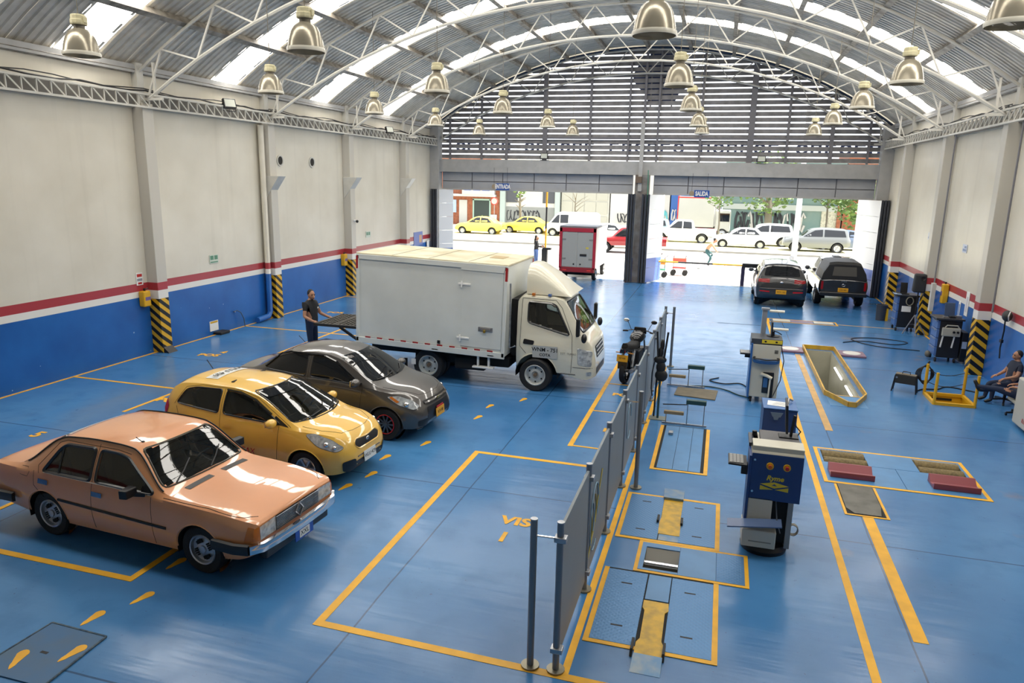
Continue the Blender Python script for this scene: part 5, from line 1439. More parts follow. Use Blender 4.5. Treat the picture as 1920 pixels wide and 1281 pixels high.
# far brake tester
o = thing('roller_brake_tester', 'far yellow-framed brake tester in front of the parked sport utility car', 'roller tester')
border(o, 1.70, 3.84, 24.85, 25.48, .05)
for x0, x1 in ((1.86, 2.4), (3.12, 3.72)):
    MB().box(x0, x1, 24.98, 25.30, .001, .03).build('bright_plate', mat('bright_plate', 'd9d6cb', .3), o, bev=.008)
MB().box(2.42, 3.1, 24.92, 25.40, .001, .01).build('cover_plate', mat('cover_plate_mauve', '8c7f96', .5), o)
# play detector plates either side of the pit
for x0, side in ((1.72, 'left'), (3.26, 'right')):
    p = thing('turn_plate', ('mauve wheel turn plate with white disc left of the inspection pit' if side == 'left' else 'mauve wheel turn plate with white disc right of the inspection pit'), 'turn plate')
    MB().box(x0, x0+.64, 20.28, 20.88, .0, .055).build('plate_base', mat('turn_plate_mauve', '83687b', .4), p, bev=.01)
    MB().cyl((x0+.32, 20.58, .055), (x0+.32, 20.58, .062), .22, n=28).build('turn_disc', mat('turn_disc_white', 'd8d6cf', .3), p)

# inspection pit ------------------------------------------------------
M_pitw = mat('pit_wall_white', 'b4b3a3', .5, var=.05, vscale=3)
pit_ = struct(bpy.data.objects.new('inspection_pit', None)); col.objects.link(pit_); pit_['label'] = 'white-walled inspection pit with yellow kerb'
x0, x1, y0, y1, dp = 2.44, 3.12, 15.50, 20.84, 1.75
for f in ([(x0,y0),(x1,y0)],[(x1,y0),(x1,y1)],[(x1,y1),(x0,y1)],[(x0,y1),(x0,y0)]):
    (a, c) = f
    MB().add([(a[0],a[1],0),(c[0],c[1],0),(c[0],c[1],-dp),(a[0],a[1],-dp)], [(0,1,2,3)]).build('pit_wall', M_pitw, pit_)
MB().add([(x0,y0,-dp),(x1,y0,-dp),(x1,y1,-dp),(x0,y1,-dp)], [(0,1,2,3)]).build('pit_floor', mat('pit_floor_grey', 'aaa89b', .7), pit_)
kerb = [(2.40,21.0),(3.20,21.0),(3.22,16.30),(2.90,15.52),(2.76,15.52),(2.40,16.30)]
for i in range(6):
    a, c = kerb[i], kerb[(i+1) % 6]
    MB().bar((a[0],a[1],.055), (c[0],c[1],.055), .032, .11, upv=(0,0,1)).build('pit_kerb', mat('kerb_yellow', 'd8a92a', .4, c2='b9903a', vscale=6), pit_)
MB().prism([(2.42,15.5),(3.14,15.5),(3.14,16.32),(2.42,16.32)], -.012, .004, 'z').build('pit_step', M_plateb, pit_)
MB().box(2.42, 3.14, 16.30, 16.34, -.03, .012).build('step_edge', mat('step_edge_tan', 'c7a46a', .5), pit_)
M_tubeL = mat('pit_tube_light', 'ffffff', .4, emit=3.5)
for ya, yb in ((16.7, 18.0), (18.6, 19.8)):
    MB().cyl((x1-.04, ya, -.20), (x1-.04, yb, -.20), .016, n=10).build('pit_lamp', M_tubeL, pit_)
    MB().box(x1-.022, x1-.003, ya-.03, yb+.03, -.225, -.175).build('lamp_housing', M_white, pit_)
MB().lathe([(.0,.04),(.09,.04),(.11,.0)], (2.62, y1-.005, -.75), (0,-1,0), 16).build('bulkhead_lamp', M_tubeL, pit_)
MB().cyl((2.83, y1, -.78), (2.83, y1-.05, -.78), .055, n=14).build('stop_button', mat('button_red', 'b3262a', .4), pit_)

# stair hatch with yellow guard rail
h = struct(bpy.data.objects.new('stair_hatch', None)); col.objects.link(h); h['label'] = 'yellow-railed stair hatch in the floor'
x0, x1, y0, y1 = 4.52, 5.27, 16.33, 17.12
M_ry = mat('rail_yellow', 'd6a41c', .42)
for a, c in (((x0,y0),(x1,y0)),((x1,y0),(x1,y1)),((x1,y1),(x0,y1)),((x0,y1),(x0,y0))):
    MB().add([(a[0],a[1],0),(c[0],c[1],0),(c[0],c[1],-.30),(a[0],a[1],-.30)], [(0,1,2,3)]).build('hatch_wall', M_ry, h)
    MB().bar((a[0],a[1],.03), (c[0],c[1],.03), .06, .06, upv=(0,0,1)).build('hatch_kerb', M_ry, h)
MB().box(x0, x1, y0, y1, -.34, -.30).build('hatch_tread', mat('tread_grey', 'a59f8d', .7), h)
MB().box(x0+.12, x0+.55, y1-.012, y1-.004, -.10, -.05).build('hatch_slot', M_dark, h)
for x, y in ((x0,y0),(x1,y0),(x1,y1),(x0,y1)):
    MB().cyl((x, y, .0), (x, y, .68), .03, n=10).build('guard_post', M_ry, h)
MB().tube([(x1,y1,.66),(x1+.05,(y0+y1)/2,.66),(x1,y0,.66)], .022, 8).build('guard_rail', M_ry, h) if False else None
for z in (.30, .55):
    MB().tube([(x0+(x1-x0)*t/8, y1, z-.10*math.sin(pi*t/8)) for t in range(9)], .008, 5).build('guard_chain', M_dark, h)

# loose cables on the floor
def cable(label, pts, r=.012, m=None):
    out = []
    n = len(pts)
    for i in range(n-1):
        p0 = Vector(pts[max(0,i-1)]); p1 = Vector(pts[i]); p2 = Vector(pts[i+1]); p3 = Vector(pts[min(n-1,i+2)])
        for k in range(6):
            t = k/6
            q = .5*((2*p1)+(p2-p0)*t+(2*p0-5*p1+4*p2-p3)*t*t+(3*p1-p0-3*p2+p3)*t**3)
            out.append((q.x, q.y, r+.001))
    out.append((pts[-1][0], pts[-1][1], r+.001))
    return tag(MB().tube(out, r, 6).build('cable', m or M_dark, smooth=60), label, 'cable')
cable('thin black cable looping across the floor towards the tool trolleys', [(3.6,22.2),(4.2,22.6),(5.0,22.4),(5.4,22.9),(4.6,23.2),(3.9,22.8),(4.4,22.0),(5.5,21.8)])
cable('dark green cable from the floor mat to the cream console', [(-.5,15.95),(.0,16.05),(.35,15.9),(.6,15.6),(.85,15.45)], .012, mat('cable_green', '274a44', .6))
cable('dark cable coiled on the floor left of the cream console', [(.2,16.9),(.0,16.6),(.3,16.4),(.65,16.55),(.8,16.3)], .012)
cable('black hose running from the portable box to the stair hatch', [(4.42,17.3),(4.6,17.5),(4.9,17.6),(5.2,17.9),(5.7,17.6)], .014)
# ------------------------------------------------------------------ grey panel partition on steel posts
M_post = mat('post_steel_grey', '84888c', .35, metal=.6)
M_panel = mat('partition_grey', '757f85', .45, var=.04, vscale=1.5)
M_inkb = mat('decal_pale_blue', '93b3c9', .5); M_inky = mat('decal_pale_yellow', 'b0a35a', .5)
PY = [5.75, 7.16, 8.57, 10.07, 11.58, 13.10, 14.60, 16.10, 17.62]
part = thing('partition_screen', 'long grey panel partition on round steel posts between the two lanes', 'partition')
def post(o, x, y, h=1.47):
    p = MB().cyl((x, y, 0), (x, y, h), .032, n=14).build('post', M_post, o, smooth=40)
    MB().cyl((x, y, h), (x, y, h+.012), .034, n=14).build('post_cap', M_galv, p)
    MB().cyl((x, y, 0), (x, y, .02), .085, n=16).build('post_foot', mat('foot_plate', '8d8878', .4, metal=.7), p)
    return p
for i, y in enumerate(PY):
    p = post(part, -1.15, y)
    for z in (.22, 1.32): MB().box(-1.20, -1.09, y-.045, y+.045, z-.025, z+.025).build('clamp', M_galv, p, bev=.006)
for i in range(len(PY)-1):
    MB().box(-1.165, -1.135, PY[i]+.05, PY[i+1]-.05, .13, 1.42).build('panel', M_panel, part, bev=.004)
for x, y in ((-1.39, 5.74), (-.92, 10.08), (-.95, 17.6)):
    post(part, x, y)
    MB().cyl((x, y, 1.32), (-1.15, PY[min(range(9), key=lambda k: abs(PY[k]-y))], 1.32), .010, n=8).build('tie_rod', M_chrome, part)
# faint script decals on two panels
def squig(pts, m, nm='decal_stroke'):
    return MB().tube([(-1.128, y, z) for y, z in pts], .007, 4).build(nm, m, part)
squig([(7.55+.28*math.cos(a), .70+.40*math.sin(a)) for a in [R(20*k) for k in range(16)]], M_inkb)
for k in range(4): squig([(7.35+.13*k+.05*math.sin(t), .50+.09*t+.05*k) for t in [j*.5 for j in range(9)]], M_inkb if k % 2 else M_inky)
squig([(10.6+.25*math.cos(a), .85+.28*math.sin(a)) for a in [R(24*k) for k in range(14)]], M_inkb)
squig([(7.2, .35), (7.5, .55), (7.8, .9), (8.0, 1.1)], M_inky)
# small wall-mounted alarm lamp posts: black tool stand by the partition
o = thing('tool_stand', 'black articulated tool hanging on a green post beside the partition', 'tool stand', (-.90, 13.45, 0))
gm = mat('stand_green', '2c4f57', .5)
MB().box(-.16, .16, -.12, .12, 0, .015).build('base_plate', mat('stand_base', '7a8078', .6), o)
MB().cyl((0,0,0), (0,.0,1.55), .022, n=10).build('stand_post', gm, o)
MB().cyl((-.08,.08,0), (-.06,.06,1.2), .016, n=8).build('stand_post', M_black, o)
for z, r_, sq in ((.86,.12,(1,.5,1)),(1.02,.09,(1,.6,1.4)),(1.16,.10,(1.2,.6,.8)),(1.30,.06,(.8,.6,1.9)),(1.45,.06,(.7,.6,1.8))):
    MB().ball((.02*math.sin(z*9), -.03, z), r_, 12, sq).build('tool_body', mat('tool_black', '202226', .5), o, smooth=60)
for s in (-1, 1): MB().bar((.05*s,-.05,1.15), (.10*s,-.06,1.70), .035).build('tool_arm', mat('tool_black', '202226', .5), o)
MB().tube([(-.10,-.05,1.2),(-.15,-.05,.9),(-.15,-.04,.6),(-.12,-.04,.45)], .012, 6).build('hose', M_black, o)

# ------------------------------------------------------------------ blue test console with lettering, nearest
M_cre = mat('console_cream', 'c9c5b5', .4); M_nav = mat('console_navy', '1f3f78', .35); M_yls = mat('sign_yellow', 'd9c234', .4)
def console_blue():
    o = thing('test_console', 'blue-fronted test console lettered Ryme in yellow on a cream trolley', 'console', (.86, 8.62, 0))
    MB().box(-.30, .28, .02, .26, .70, 1.37).build('control_cabinet', M_cre, o, bev=.008)
    d = MB().box(-.30, .28, .0, .022, .70, 1.28).build('cabinet_door', M_nav, o, bev=.004)
    MB().hexa([(-.30,.0,1.28),(.28,.0,1.28),(.28,.26,1.30),(-.30,.26,1.30)], [(-.30,.06,1.37),(.28,.06,1.37),(.28,.26,1.38),(-.30,.26,1.38)]).build('cabinet_hood', M_cre, o, bev=.006)
    lettering('console_lettering', 'Ryme', .085, M_yls, d, (-.02, -.001, .985), (R(90), 0, 0), .001, shear=.25, wgt=.003)
    for sx in (-1, 1):
        MB().prism([(-.02+sx*.155,.905),(-.02+sx*.02,.86),(-.02+sx*.155,.815)] if False else [(-.02+sx*.16,.90),(-.02+sx*.16,.83),(-.02+sx*.01,.845)], -.002, .001, 'y').build('logo_wing', M_yls, d)
    MB().prism([(-.18,.905),(-.02,.94),(.14,.905),(-.02,.862)], -.003, .001, 'y').build('logo_diamond', M_yls, d)
    for sx in (-1, 1): MB().bar((-.02+sx*.17,-.0036,.897), (-.02+sx*.005,-.0036,.852), .001, .012, upv=(0,0,1)).build('logo_line', M_nav, d)
    MB().prism([(-.16,.885),(-.02,.92),(.12,.885),(-.02,.86)], -.0035, -.003, 'y').build('logo_line', M_nav, d) if False else None
    MB().prism([(-.05,.895),(-.02,.918),(.01,.895)], -.0045, -.003, 'y').build('logo_mark', M_nav, d)
    for x, m_ in ((-.09, 'e'), (.10, 's')):
        MB().cyl((x,.0,1.14), (x,-.02,1.14), .042, n=20).build('button_bezel', mat('bezel_yellow', 'd8a81c', .4), d)
        MB().cyl((x,-.02,1.14), (x,-.05,1.14), .022, n=16).build('push_button', mat('button_red', 'b3262a', .4) if m_ == 's' else mat('button_orange', 'd2601e', .4), d)
    for z in (.80, 1.20): MB().cyl((-.265,.0,z), (-.265,-.008,z), .014, n=8).build('door_lock', M_chrome, d)
    # trolley
    MB().box(-.30, -.02, .0, .34, .34, .72).build('lower_cabinet', M_cre, o, bev=.008)
    MB().box(-.33, -.30, -.02, .36, .2, 1.25).build('side_panel', M_nav, o, bev=.005)
    MB().box(.16, .22, .02, .38, .10, .72).build('side_panel', mat('panel_grey', '8a8f92', .4), o)
    MB().box(-.02, .17, .06, .36, .15, .70).build('open_bay', M_lowp, o)
    MB().box(-.34, .05, -.10, .32, .12, .34).build('printer', mat('printer_cream', 'cac8bb', .4), o, bev=.012)
    MB().box(-.26, .0, -.103, -.10, .19, .205).build('printer_slot', mat('slot_grey', '8f8d84', .6), o)
    MB().hexa([(-.52,-.24,.40),(.10,-.16,.44),(.10,.02,.46),(-.52,-.06,.42)], [(-.52,-.24,.415),(.10,-.16,.455),(.10,.02,.475),(-.52,-.06,.435)]).build('paper_tray', mat('tray_smoke', '5b6f95', .25), o)
    MB().lathe([(.27,0),(.28,.05),(.25,.10),(0,.10)], (-.06,.20,.0), (0,0,1), 24).build('trolley_base', M_black, o, smooth=40)
    # work top with keyboard arm, monitor on the top
    MB().box(-.20, .26, .30, .72, 1.30, 1.345).build('work_top', mat('work_top_grey', '5b5a5c', .5), o, bev=.006)
    MB().box(-.28, .24, .26, .74, .30, 1.30).build('rear_cabinet', M_cre, o, bev=.008)
    MB().box(-.33, -.22, .30, .70, 1.26, 1.30).build('cable_tray', mat('tray_dark', '2a2f3a', .3), o)
    MB().cyl((-.26,.60,1.30), (-.26,.60,1.36), .03, n=10).build('clamp_knob', M_black, o)
    k = MB().hexa([(-.56,.10,1.06),(-.34,.08,1.06),(-.34,.42,1.06),(-.56,.44,1.06)], [(-.56,.10,1.085),(-.34,.08,1.085),(-.34,.42,1.085),(-.56,.44,1.085)]).build('keyboard', M_black, o, bev=.004)
    for r_ in range(4):
        for c in range(9):
            MB().box(-.545+r_*.042, -.51+r_*.042, .12+c*.033, .147+c*.033, 1.085, 1.094).build('key', mat('key_grey', '9a9a98', .5), k)
    MB().box(-.40, -.30, .2, .26, .92, 1.06).build('keyboard_arm', M_black, o)
    st = MB().box(.02, .25, .46, .62, 1.345, 1.36).build('monitor_base', M_black, o, bev=.006)
    MB().bar((.16,.54,1.35), (.19,.56,1.62), .05, .03).build('monitor_stem', M_black, o)
    m_ = MB().hexa([(.08,.34,1.44),(.11,.34,1.44),(.13,.72,1.44),(.10,.72,1.44)], [(.05,.34,1.80),(.08,.34,1.80),(.10,.72,1.80),(.07,.72,1.80)]).build('monitor', M_black, o, bev=.008)
    MB().tube([(.20,.55,1.5),(.28,.62,1.40),(.26,.66,1.34),(.20,.72,1.32)], .008, 5).build('monitor_cable', M_black, o)
    MB().tube([(.02,.05,.7),(.05,-.02,.45),(.10,.0,.30)], .008, 5).build('loose_cable', mat('cable_grey', '5a626b', .5), o)
    for i in range(3): MB().tube([(.28+.06*math.cos(a), .30+.02*i, .22+.07*math.sin(a)) for a in [2*pi*k/14 for k in range(14)]], .008, 5, True).build('cable_coil', mat('cable_beige', '9b978a', .6), o)
console_blue()
# blue steel cabinet behind it with a sheet of paper
o = thing('equipment_cabinet', 'plain blue steel cabinet with a white paper on top, behind the Ryme console', 'cabinet', (.95, 9.86, 0))
MB().box(-.22, .21, .04, .52, 0, 1.46).build('cabinet_body', M_nav, o, bev=.006)
MB().box(-.225, .215, .035, .525, 1.46, 1.475).build('cabinet_top', mat('cabinet_blue', '2c62a0', .35), o, bev=.004)
MB().hexa([(-.17,.18,1.476),(.10,.14,1.476),(.12,.36,1.476),(-.15,.40,1.476)], [(-.17,.18,1.479),(.10,.14,1.479),(.12,.36,1.479),(-.15,.40,1.479)]).build('paper_sheet', M_white, o)
for k in range(4): MB().bar((-.11+.02*k,.22+.035*k,1.480), (.06+.01*k,.20+.035*k,1.480), .008, .001).build('print_line', mat('print_grey', '8a8f96', .6), o)
MB().prism([(-.13,1.42),(.03,1.42),(.0,1.36),(-.02,1.36),(-.03,1.32),(-.08,1.32),(-.09,1.36),(-.10,1.36)], .028, .04, 'y').build('cabinet_badge', mat('badge_grey', '6d7f95', .4), o)
MB().tube([(.10,.30,1.48),(.12,.38,1.53),(.17,.42,1.50)], .015, 6).build('cable_gland', M_galv, o)

# cream console with lamp mast
def console_cream():
    o = thing('test_console', 'tall cream test console with a yellow warning band and a lamp mast behind', 'console', (1.06, 15.2, 0))
    MB().box(-.27, .28, .0, .55, .12, 1.22).build('cabinet_body', M_cre, o, bev=.008)
    MB().box(-.30, -.265, -.02, .58, .1, 1.24).build('side_panel', mat('console_blue_side', '2b5f9f', .35), o)
    MB().box(-.30, .30, .02, .60, 1.22, 1.34).build('console_top', mat('console_top_dark', '3b3f46', .4), o, bev=.008)
    w_ = MB().box(-.10, .29, .005, .02, 1.255, 1.325).build('warning_band', M_yls, o)
    for x in (-.03, .18): MB().box(x-.02, x+.02, .003, .005, 1.275, 1.31).build('band_mark', M_ink, w_)
    MB().box(-.32, -.14, .03, .40, 1.20, 1.27).build('side_shelf', mat('shelf_blue_grey', '6f87a5', .4), o)
    s_ = MB().lathe([(.0,0),(.24,.0),(.26,.02),(.26,.06),(.24,.075),(.0,.075)], (.01,-.06,.86), (0,0,1), 28).build('cable_drum', mat('drum_blue', '2b5b93', .4), o, smooth=40); s_.scale = (1, .55, 1)
    MB().tube([(.01+.25*math.cos(a), -.06+.13*math.sin(a), .955+.006*math.sin(5*a)) for a in [2*pi*k/24 for k in range(24)]], .014, 6, True).build('coiled_cable', M_black, o)
    for z in (1.06, 1.085, 1.11): MB().box(.16, .23, -.004, .0, z, z+.015).build('logo_bar', M_ink, o)
    MB().box(-.02, .19, -.015, .0, .22, .66).build('inset_panel', mat('inset_dark', '20242b', .3), o, bev=.004)
    MB().box(-.005, .08, -.018, -.015, .34, .54).build('inset_label', mat('label_blue', '3f6fa3', .4), o)
    a_ = MB().tube([(-.06,-.03,.62),(.06,-.08,.60),(.15,-.10,.56)], .035, 8).build('hand_probe', mat('probe_cream', 'd9d4c2', .4), o, smooth=60)
    MB().bar((.12,-.09,.56), (.11,-.08,.16), .03).build('probe_handle', mat('probe_cream', 'd9d4c2', .4), a_)
    MB().box(.13, .19, -.05, -.0, .10, .64).build('probe_holder', M_black, o)
    k = MB().box(-.50, -.30, .05, .36, .98, 1.01).build('keyboard', M_black, o, bev=.004)
    MB().box(-.49, -.31, .06, .35, 1.01, 1.016).build('key_field', mat('key_grey', '9a9a98', .5), k)
    MB().box(-.40, -.28, .15, .2, .90, .98).build('keyboard_arm', M_black, o)
    MB().hexa([(.08,.22,1.36),(.11,.22,1.36),(.11,.55,1.36),(.08,.55,1.36)], [(.07,.22,1.66),(.10,.22,1.66),(.10,.55,1.66),(.07,.55,1.66)]).build('monitor', M_black, o, bev=.006)
    MB().lathe([(.0,.0),(.13,.0),(.13,.012),(.03,.02),(.025,.1)], (.13,.38,1.34), (0,0,1), 18).build('monitor_base', M_black, o)
    MB().tube([(.12,.4,1.46),(.22,.42,1.42),(.30,.45,1.37)], .01, 5).build('monitor_cable', M_black, o)
    MB().box(-.10, -.0, .72, .82, .0, 1.84).build('lamp_mast', mat('mast_grey', '868c96', .4), o, bev=.008)
    MB().box(-.12, .04, .70, .84, 1.82, 1.86).build('mast_head', mat('mast_grey', '868c96', .4), o)
    for z, x0, x1 in ((1.80, .04, .34), (1.42, .12, .45)):
        MB().cyl((x0, .77, z), (x1, .77, z), .028, n=12).build('work_lamp', mat('work_lamp_tube', 'efeadb', .4), o)
    for x, y in ((-.22,.06),(.22,.06),(-.22,.50),(.22,.50)):
        MB().cyl((x-.02, y, .05), (x+.02, y, .05), .05, n=12).build('castor', M_tyre, o)
        MB().box(x-.03, x+.03, y-.02, y+.02, .06, .12).build('castor_fork', M_black, o)
    MB().tube([(.29,.2,1.2),(.36,.1,.9),(.32,.0,.5),(.2,-.1,.2),(.12,-.16,.05)], .01, 5).build('hanging_cable', M_black, o)
console_cream()

# tool trolleys against the right wall
def trolley(o, extra):
    blk = mat('trolley_black', '1b1d24', .4)
    MB().box(.06, .56, -.26, .30, .12, 1.10).build('cabinet_body', blk, o, bev=.01)
    for k in range(4):
        d = MB().box(-.0, .06, -.24, .28, .16+k*.235, .38+k*.235).build('drawer', mat('drawer_blue', '4d6ea6', .35), o, bev=.006)
        MB().box(-.02, .0, -.2, .24, .34+k*.235, .36+k*.235).build('drawer_handle', M_galv, d)
    MB().box(-.06, .60, -.30, .34, 1.10, 1.15).build('work_top', mat('trolley_top', '2e3138', .4), o, bev=.008)
    for x, y in ((.06,-.22),(.5,-.22),(.06,.26),(.5,.26)):
        MB().cyl((x-.02, y, .055), (x+.02, y, .055), .055, n=12).build('castor', M_tyre, o)
o = thing('tool_trolley', 'black tool trolley with blue drawers carrying a grey gas analyser on its side', 'trolley', (5.52, 20.85, 0)); trolley(o, 0)
an = MB().box(.10, .52, -.36, -.27, .70, .92).build('gas_analyser', mat('analyser_grey', 'a9a79d', .4), o, bev=.02)
MB().tube([(.16,-.32,.92),(.2,-.32,.98),(.44,-.32,.98),(.48,-.32,.92)], .018, 8).build('analyser_handle', mat('analyser_grey', 'a9a79d', .4), an)
for x in (.36, .45): MB().cyl((x,-.36,.82), (x,-.39,.82), .03, n=12).build('analyser_dial', M_black, an)
for x in (.14, .40): MB().bar((x,-.31,.70), (x-.03,-.30,.40), .03).build('analyser_leg', M_white, an)
MB().box(.58, .72, -.30, .20, .05, .82).build('side_unit', M_black, o, bev=.02)
MB().box(.60, .71, -.305, -.30, .40, .58).build('unit_label', mat('label_pale_blue', '9fb2cc', .4), o)
MB().hexa([(.20,.05,1.15),(.44,.05,1.15),(.44,.08,1.15),(.20,.08,1.15)], [(.20,.14,1.50),(.44,.14,1.50),(.44,.17,1.50),(.20,.17,1.50)]).build('flat_screen', mat('screen_blue_dark', '3c4f6b', .2), o, bev=.008)
for k in range(3): MB().box(.12+.15*k, .24+.15*k, -.2, -.08, 1.15, 1.18+.02*k).build('clutter', M_dark if k % 2 else M_galv, o)
MB().ball((-.07,.0,.14), .10, 12, (.7,1,.9)).build('cable_reel', mat('reel_grey', '59564e', .6), o)

o = thing('tool_trolley', 'black tool trolley with a taped white notice and coiled hose, beside the loudspeaker', 'trolley', (5.42, 25.0, 0)); trolley(o, 1)
MB().box(.14, .40, -.268, -.26, .62, .80).build('notice', M_white, o)
for i in range(3): MB().tube([(.34+.10*math.cos(a), -.275-.01*i, .96+.13*math.sin(a)) for a in [2*pi*k/18 for k in range(18)]], .014, 6, True).build('hose_coil', mat('hose_beige', '8b8676', .6), o)
lt = MB().box(.0, .34, -.12, .12, 1.15, 1.17).build('laptop_base', M_black, o)
MB().hexa([(.12,.10,1.17),(.32,.10,1.17),(.32,.11,1.17),(.12,.11,1.17)], [(.12,.16,1.48),(.32,.16,1.48),(.32,.17,1.48),(.12,.17,1.48)]).build('flat_screen', M_black, o)
MB().box(-.10, .10, -.26, .0, 1.15, 1.16).build('paper_pad', mat('pad_blue', '8ea6c6', .5), o)
for z in (.2, .55, .9): MB().box(.57, .60, -.2, .25, z, z+.24).build('side_drawer', mat('drawer_blue', '4d6ea6', .35), o)
o = thing('waste_bin', 'small dark waste bin with yellow hazard marks behind the far tool trolley', 'bin', (5.38, 26.6, 0))
MB().lathe([(.15,0),(.17,.5),(.185,.5),(.185,.53),(.16,.53),(.14,.02),(0,.02)], (0,0,0), (0,0,1), 18).build('bin_body', mat('bin_grey', '353a44', .5), o, smooth=40)
MB().hexa([(.12,-.12,.0),(.2,-.12,.0),(.2,-.06,.0),(.12,-.06,.0)], [(.13,-.13,.42),(.19,-.13,.42),(.19,-.08,.42),(.13,-.08,.42)]).build('hazard_tape', mat('bezel_yellow', 'd8a81c', .4), o)
# loudspeaker on tripod
o = thing('loudspeaker', 'black moulded loudspeaker on a tripod stand beside the far tool trolley', 'loudspeaker', (5.86, 24.40, 0))
MB().hexa([(-.17,-.16,1.30),(.17,-.20,1.30),(.19,.12,1.30),(-.15,.14,1.30)], [(-.15,-.13,1.86),(.17,-.18,1.86),(.19,.10,1.86),(-.13,.12,1.86)]).build('speaker_cabinet', mat('speaker_black', '232427', .6), o, bev=.05, seg=3)
MB().lathe([(.0,-.0),(.05,.01),(.06,.02)], (.06,-.195,1.74), (0,-1,0), 14).build('speaker_grip', M_black, o)
MB().cyl((.02,0,.55), (.02,0,1.32), .018, n=10).build('stand_pole', M_black, o)
for a in (R(200), R(330), R(265)):
    MB().bar((.02,0,.60), (.02+.34*math.cos(a), .45*math.sin(a), .015), .025, .02).build('stand_leg', mat('stand_grey', '70727a', .4), o)
    MB().bar((.02,0,.30), (.02+.17*math.cos(a), .22*math.sin(a), .30), .014).build('stand_brace', mat('stand_grey', '70727a', .4), o)
# portable heater-like box on four legs
o = thing('portable_test_box', 'black portable box on four thin legs near the stair hatch', 'test box', (4.14, 17.18, 0), R(-20))
MB().box(-.21, .21, -.09, .09, .19, .39).build('box_body', mat('testbox_black', '2a2926', .6), o, bev=.012)
MB().box(-.20, .20, -.085, .085, .39, .40).build('box_lid', mat('testbox_lid', '6b6253', .6), o)
MB().tube([(-.08,0,.40),(-.07,0,.45),(.07,0,.45),(.08,0,.40)], .010, 6).build('carry_handle', M_black, o)
for sx in (-1, 1):
    for sy in (-1, 1): MB().bar((sx*.20,sy*.08,.36), (sx*.24,sy*.10,0), .025).build('box_leg', M_black, o)
MB().cyl((-.17,-.092,.32), (-.17,-.096,.32), .022, n=12).build('dial', M_galv, o)
# cable bundle hung on the hatch post
o = thing('cable_bundle', 'bundle of black looped cables hanging at the stair hatch post', 'cable', (4.55, 17.22, 0))
for i in range(5):
    MB().tube([((.10+.02*i)*math.cos(a)-.03, -.03+.02*i, .42+(.22-.015*i)*math.sin(a)+.0) for a in [2*pi*k/18 for k in range(18)]], .011, 6, True).build('cable_loop', M_dark, o)
MB().tube([(-.03,0,.62),(.02,.0,.72)], .02, 6).build('cable_tie', M_dark, o)
MB().tube([(.0,.0,.22),(.0,-.02,.05),(-.02,-.03,.01)], .011, 6).build('cable_tail', M_dark, o)
# ------------------------------------------------------------------ high-bay lamps
def lamp_shade_mat():
    m = bpy.data.materials.new('prismatic_lamp_shade'); m.use_nodes = True; nt = m.node_tree
    b_ = nt.nodes['Principled BSDF']
    b_.inputs['Base Color'].default_value = lin('aaa28f'); b_.inputs['Roughness'].default_value = .24; b_.inputs['Metallic'].default_value = .45
    b_.inputs['Alpha'].default_value = .86
    return m
M_shade = lamp_shade_mat(); M_ball = mat('ballast_cream', 'c9c19c', .5); M_neck = mat('lamp_neck', '6b6455', .5)
def make_lamp():
    o = thing('high_bay_lamp', 'bell-shaped prismatic high-bay lamp hanging from a roof truss', 'lamp', group='high-bay lamps hung in four rows')
    MB().lathe([(.085,.40),(.12,.385),(.17,.34),(.215,.26),(.245,.15),(.262,.05),(.268,.0),(.262,.0),(.255,.05),(.238,.15),(.208,.255),(.165,.33),(.085,.385)], (0,0,0), (0,0,1), 32).build('shade', M_shade, o, smooth=40)
    MB().lathe([(.268,.0),(.275,.03),(.268,.055)], (0,0,0), (0,0,1), 32).build('rim', mat('lamp_rim_clear', 'd8d3c3', .25), o, smooth=40)
    MB().lathe([(.082,.37),(.082,.44),(.10,.45)], (0,0,0), (0,0,1), 20).build('neck', M_neck, o, smooth=30)
    g = MB().lathe([(.0,.45),(.115,.45),(.122,.47),(.122,.52),(.112,.53),(.112,.58),(.10,.60),(.0,.60)], (0,0,0), (0,0,1), 12).build('ballast_housing', M_ball, o, bev=.004)
    MB().box(.115, .14, -.03, .03, .48, .56).build('ballast_bracket', M_ball, g)
    MB().lathe([(.0,.10),(.05,.12),(.06,.2),(.03,.36)], (0,0,0), (0,0,1), 12).build('bulb', mat('lamp_bulb_white', 'e8e4d8', .4), o, smooth=40)
    MB().cyl((0,0,.60), (0,0,2.2), .007, n=6).build('suspension_rod', M_neck, o)
    return o
proto = make_lamp()
rows_ = [(-9.76, 'beside the cream left wall', [9.62,14.6,19.6,24.2,28.9]), (-5.97, 'over the parked cars', [9.85,14.9,19.65,24.9,29.2]), (-.98, 'over the partition lane', [9.5,14.4,19.2,24.4,28.1]), (2.85, 'over the inspection pit lane', [9.6,14.5,18.9,23.7,28.5])]
words_ = ['nearest', 'second', 'third', 'fourth', 'farthest']
first = True
for x, where, ys_ in rows_:
    for k, y in enumerate(ys_):
        l = proto if first else copy_tree(proto); first = False
        l.location = (x, y, 6.13)
        l['label'] = f'bell-shaped high-bay lamp, {words_[k]} of the row hung {where}'
        for c in l.children:
            if c.name.startswith('suspension_rod'):
                zt = toparc(x)+.05-6.13
                c.scale = (1, 1, 1); c.location.z = 0
                c.location.z = .60-.60*(zt-.60)/1.6; c.scale.z = (zt-.60)/1.6
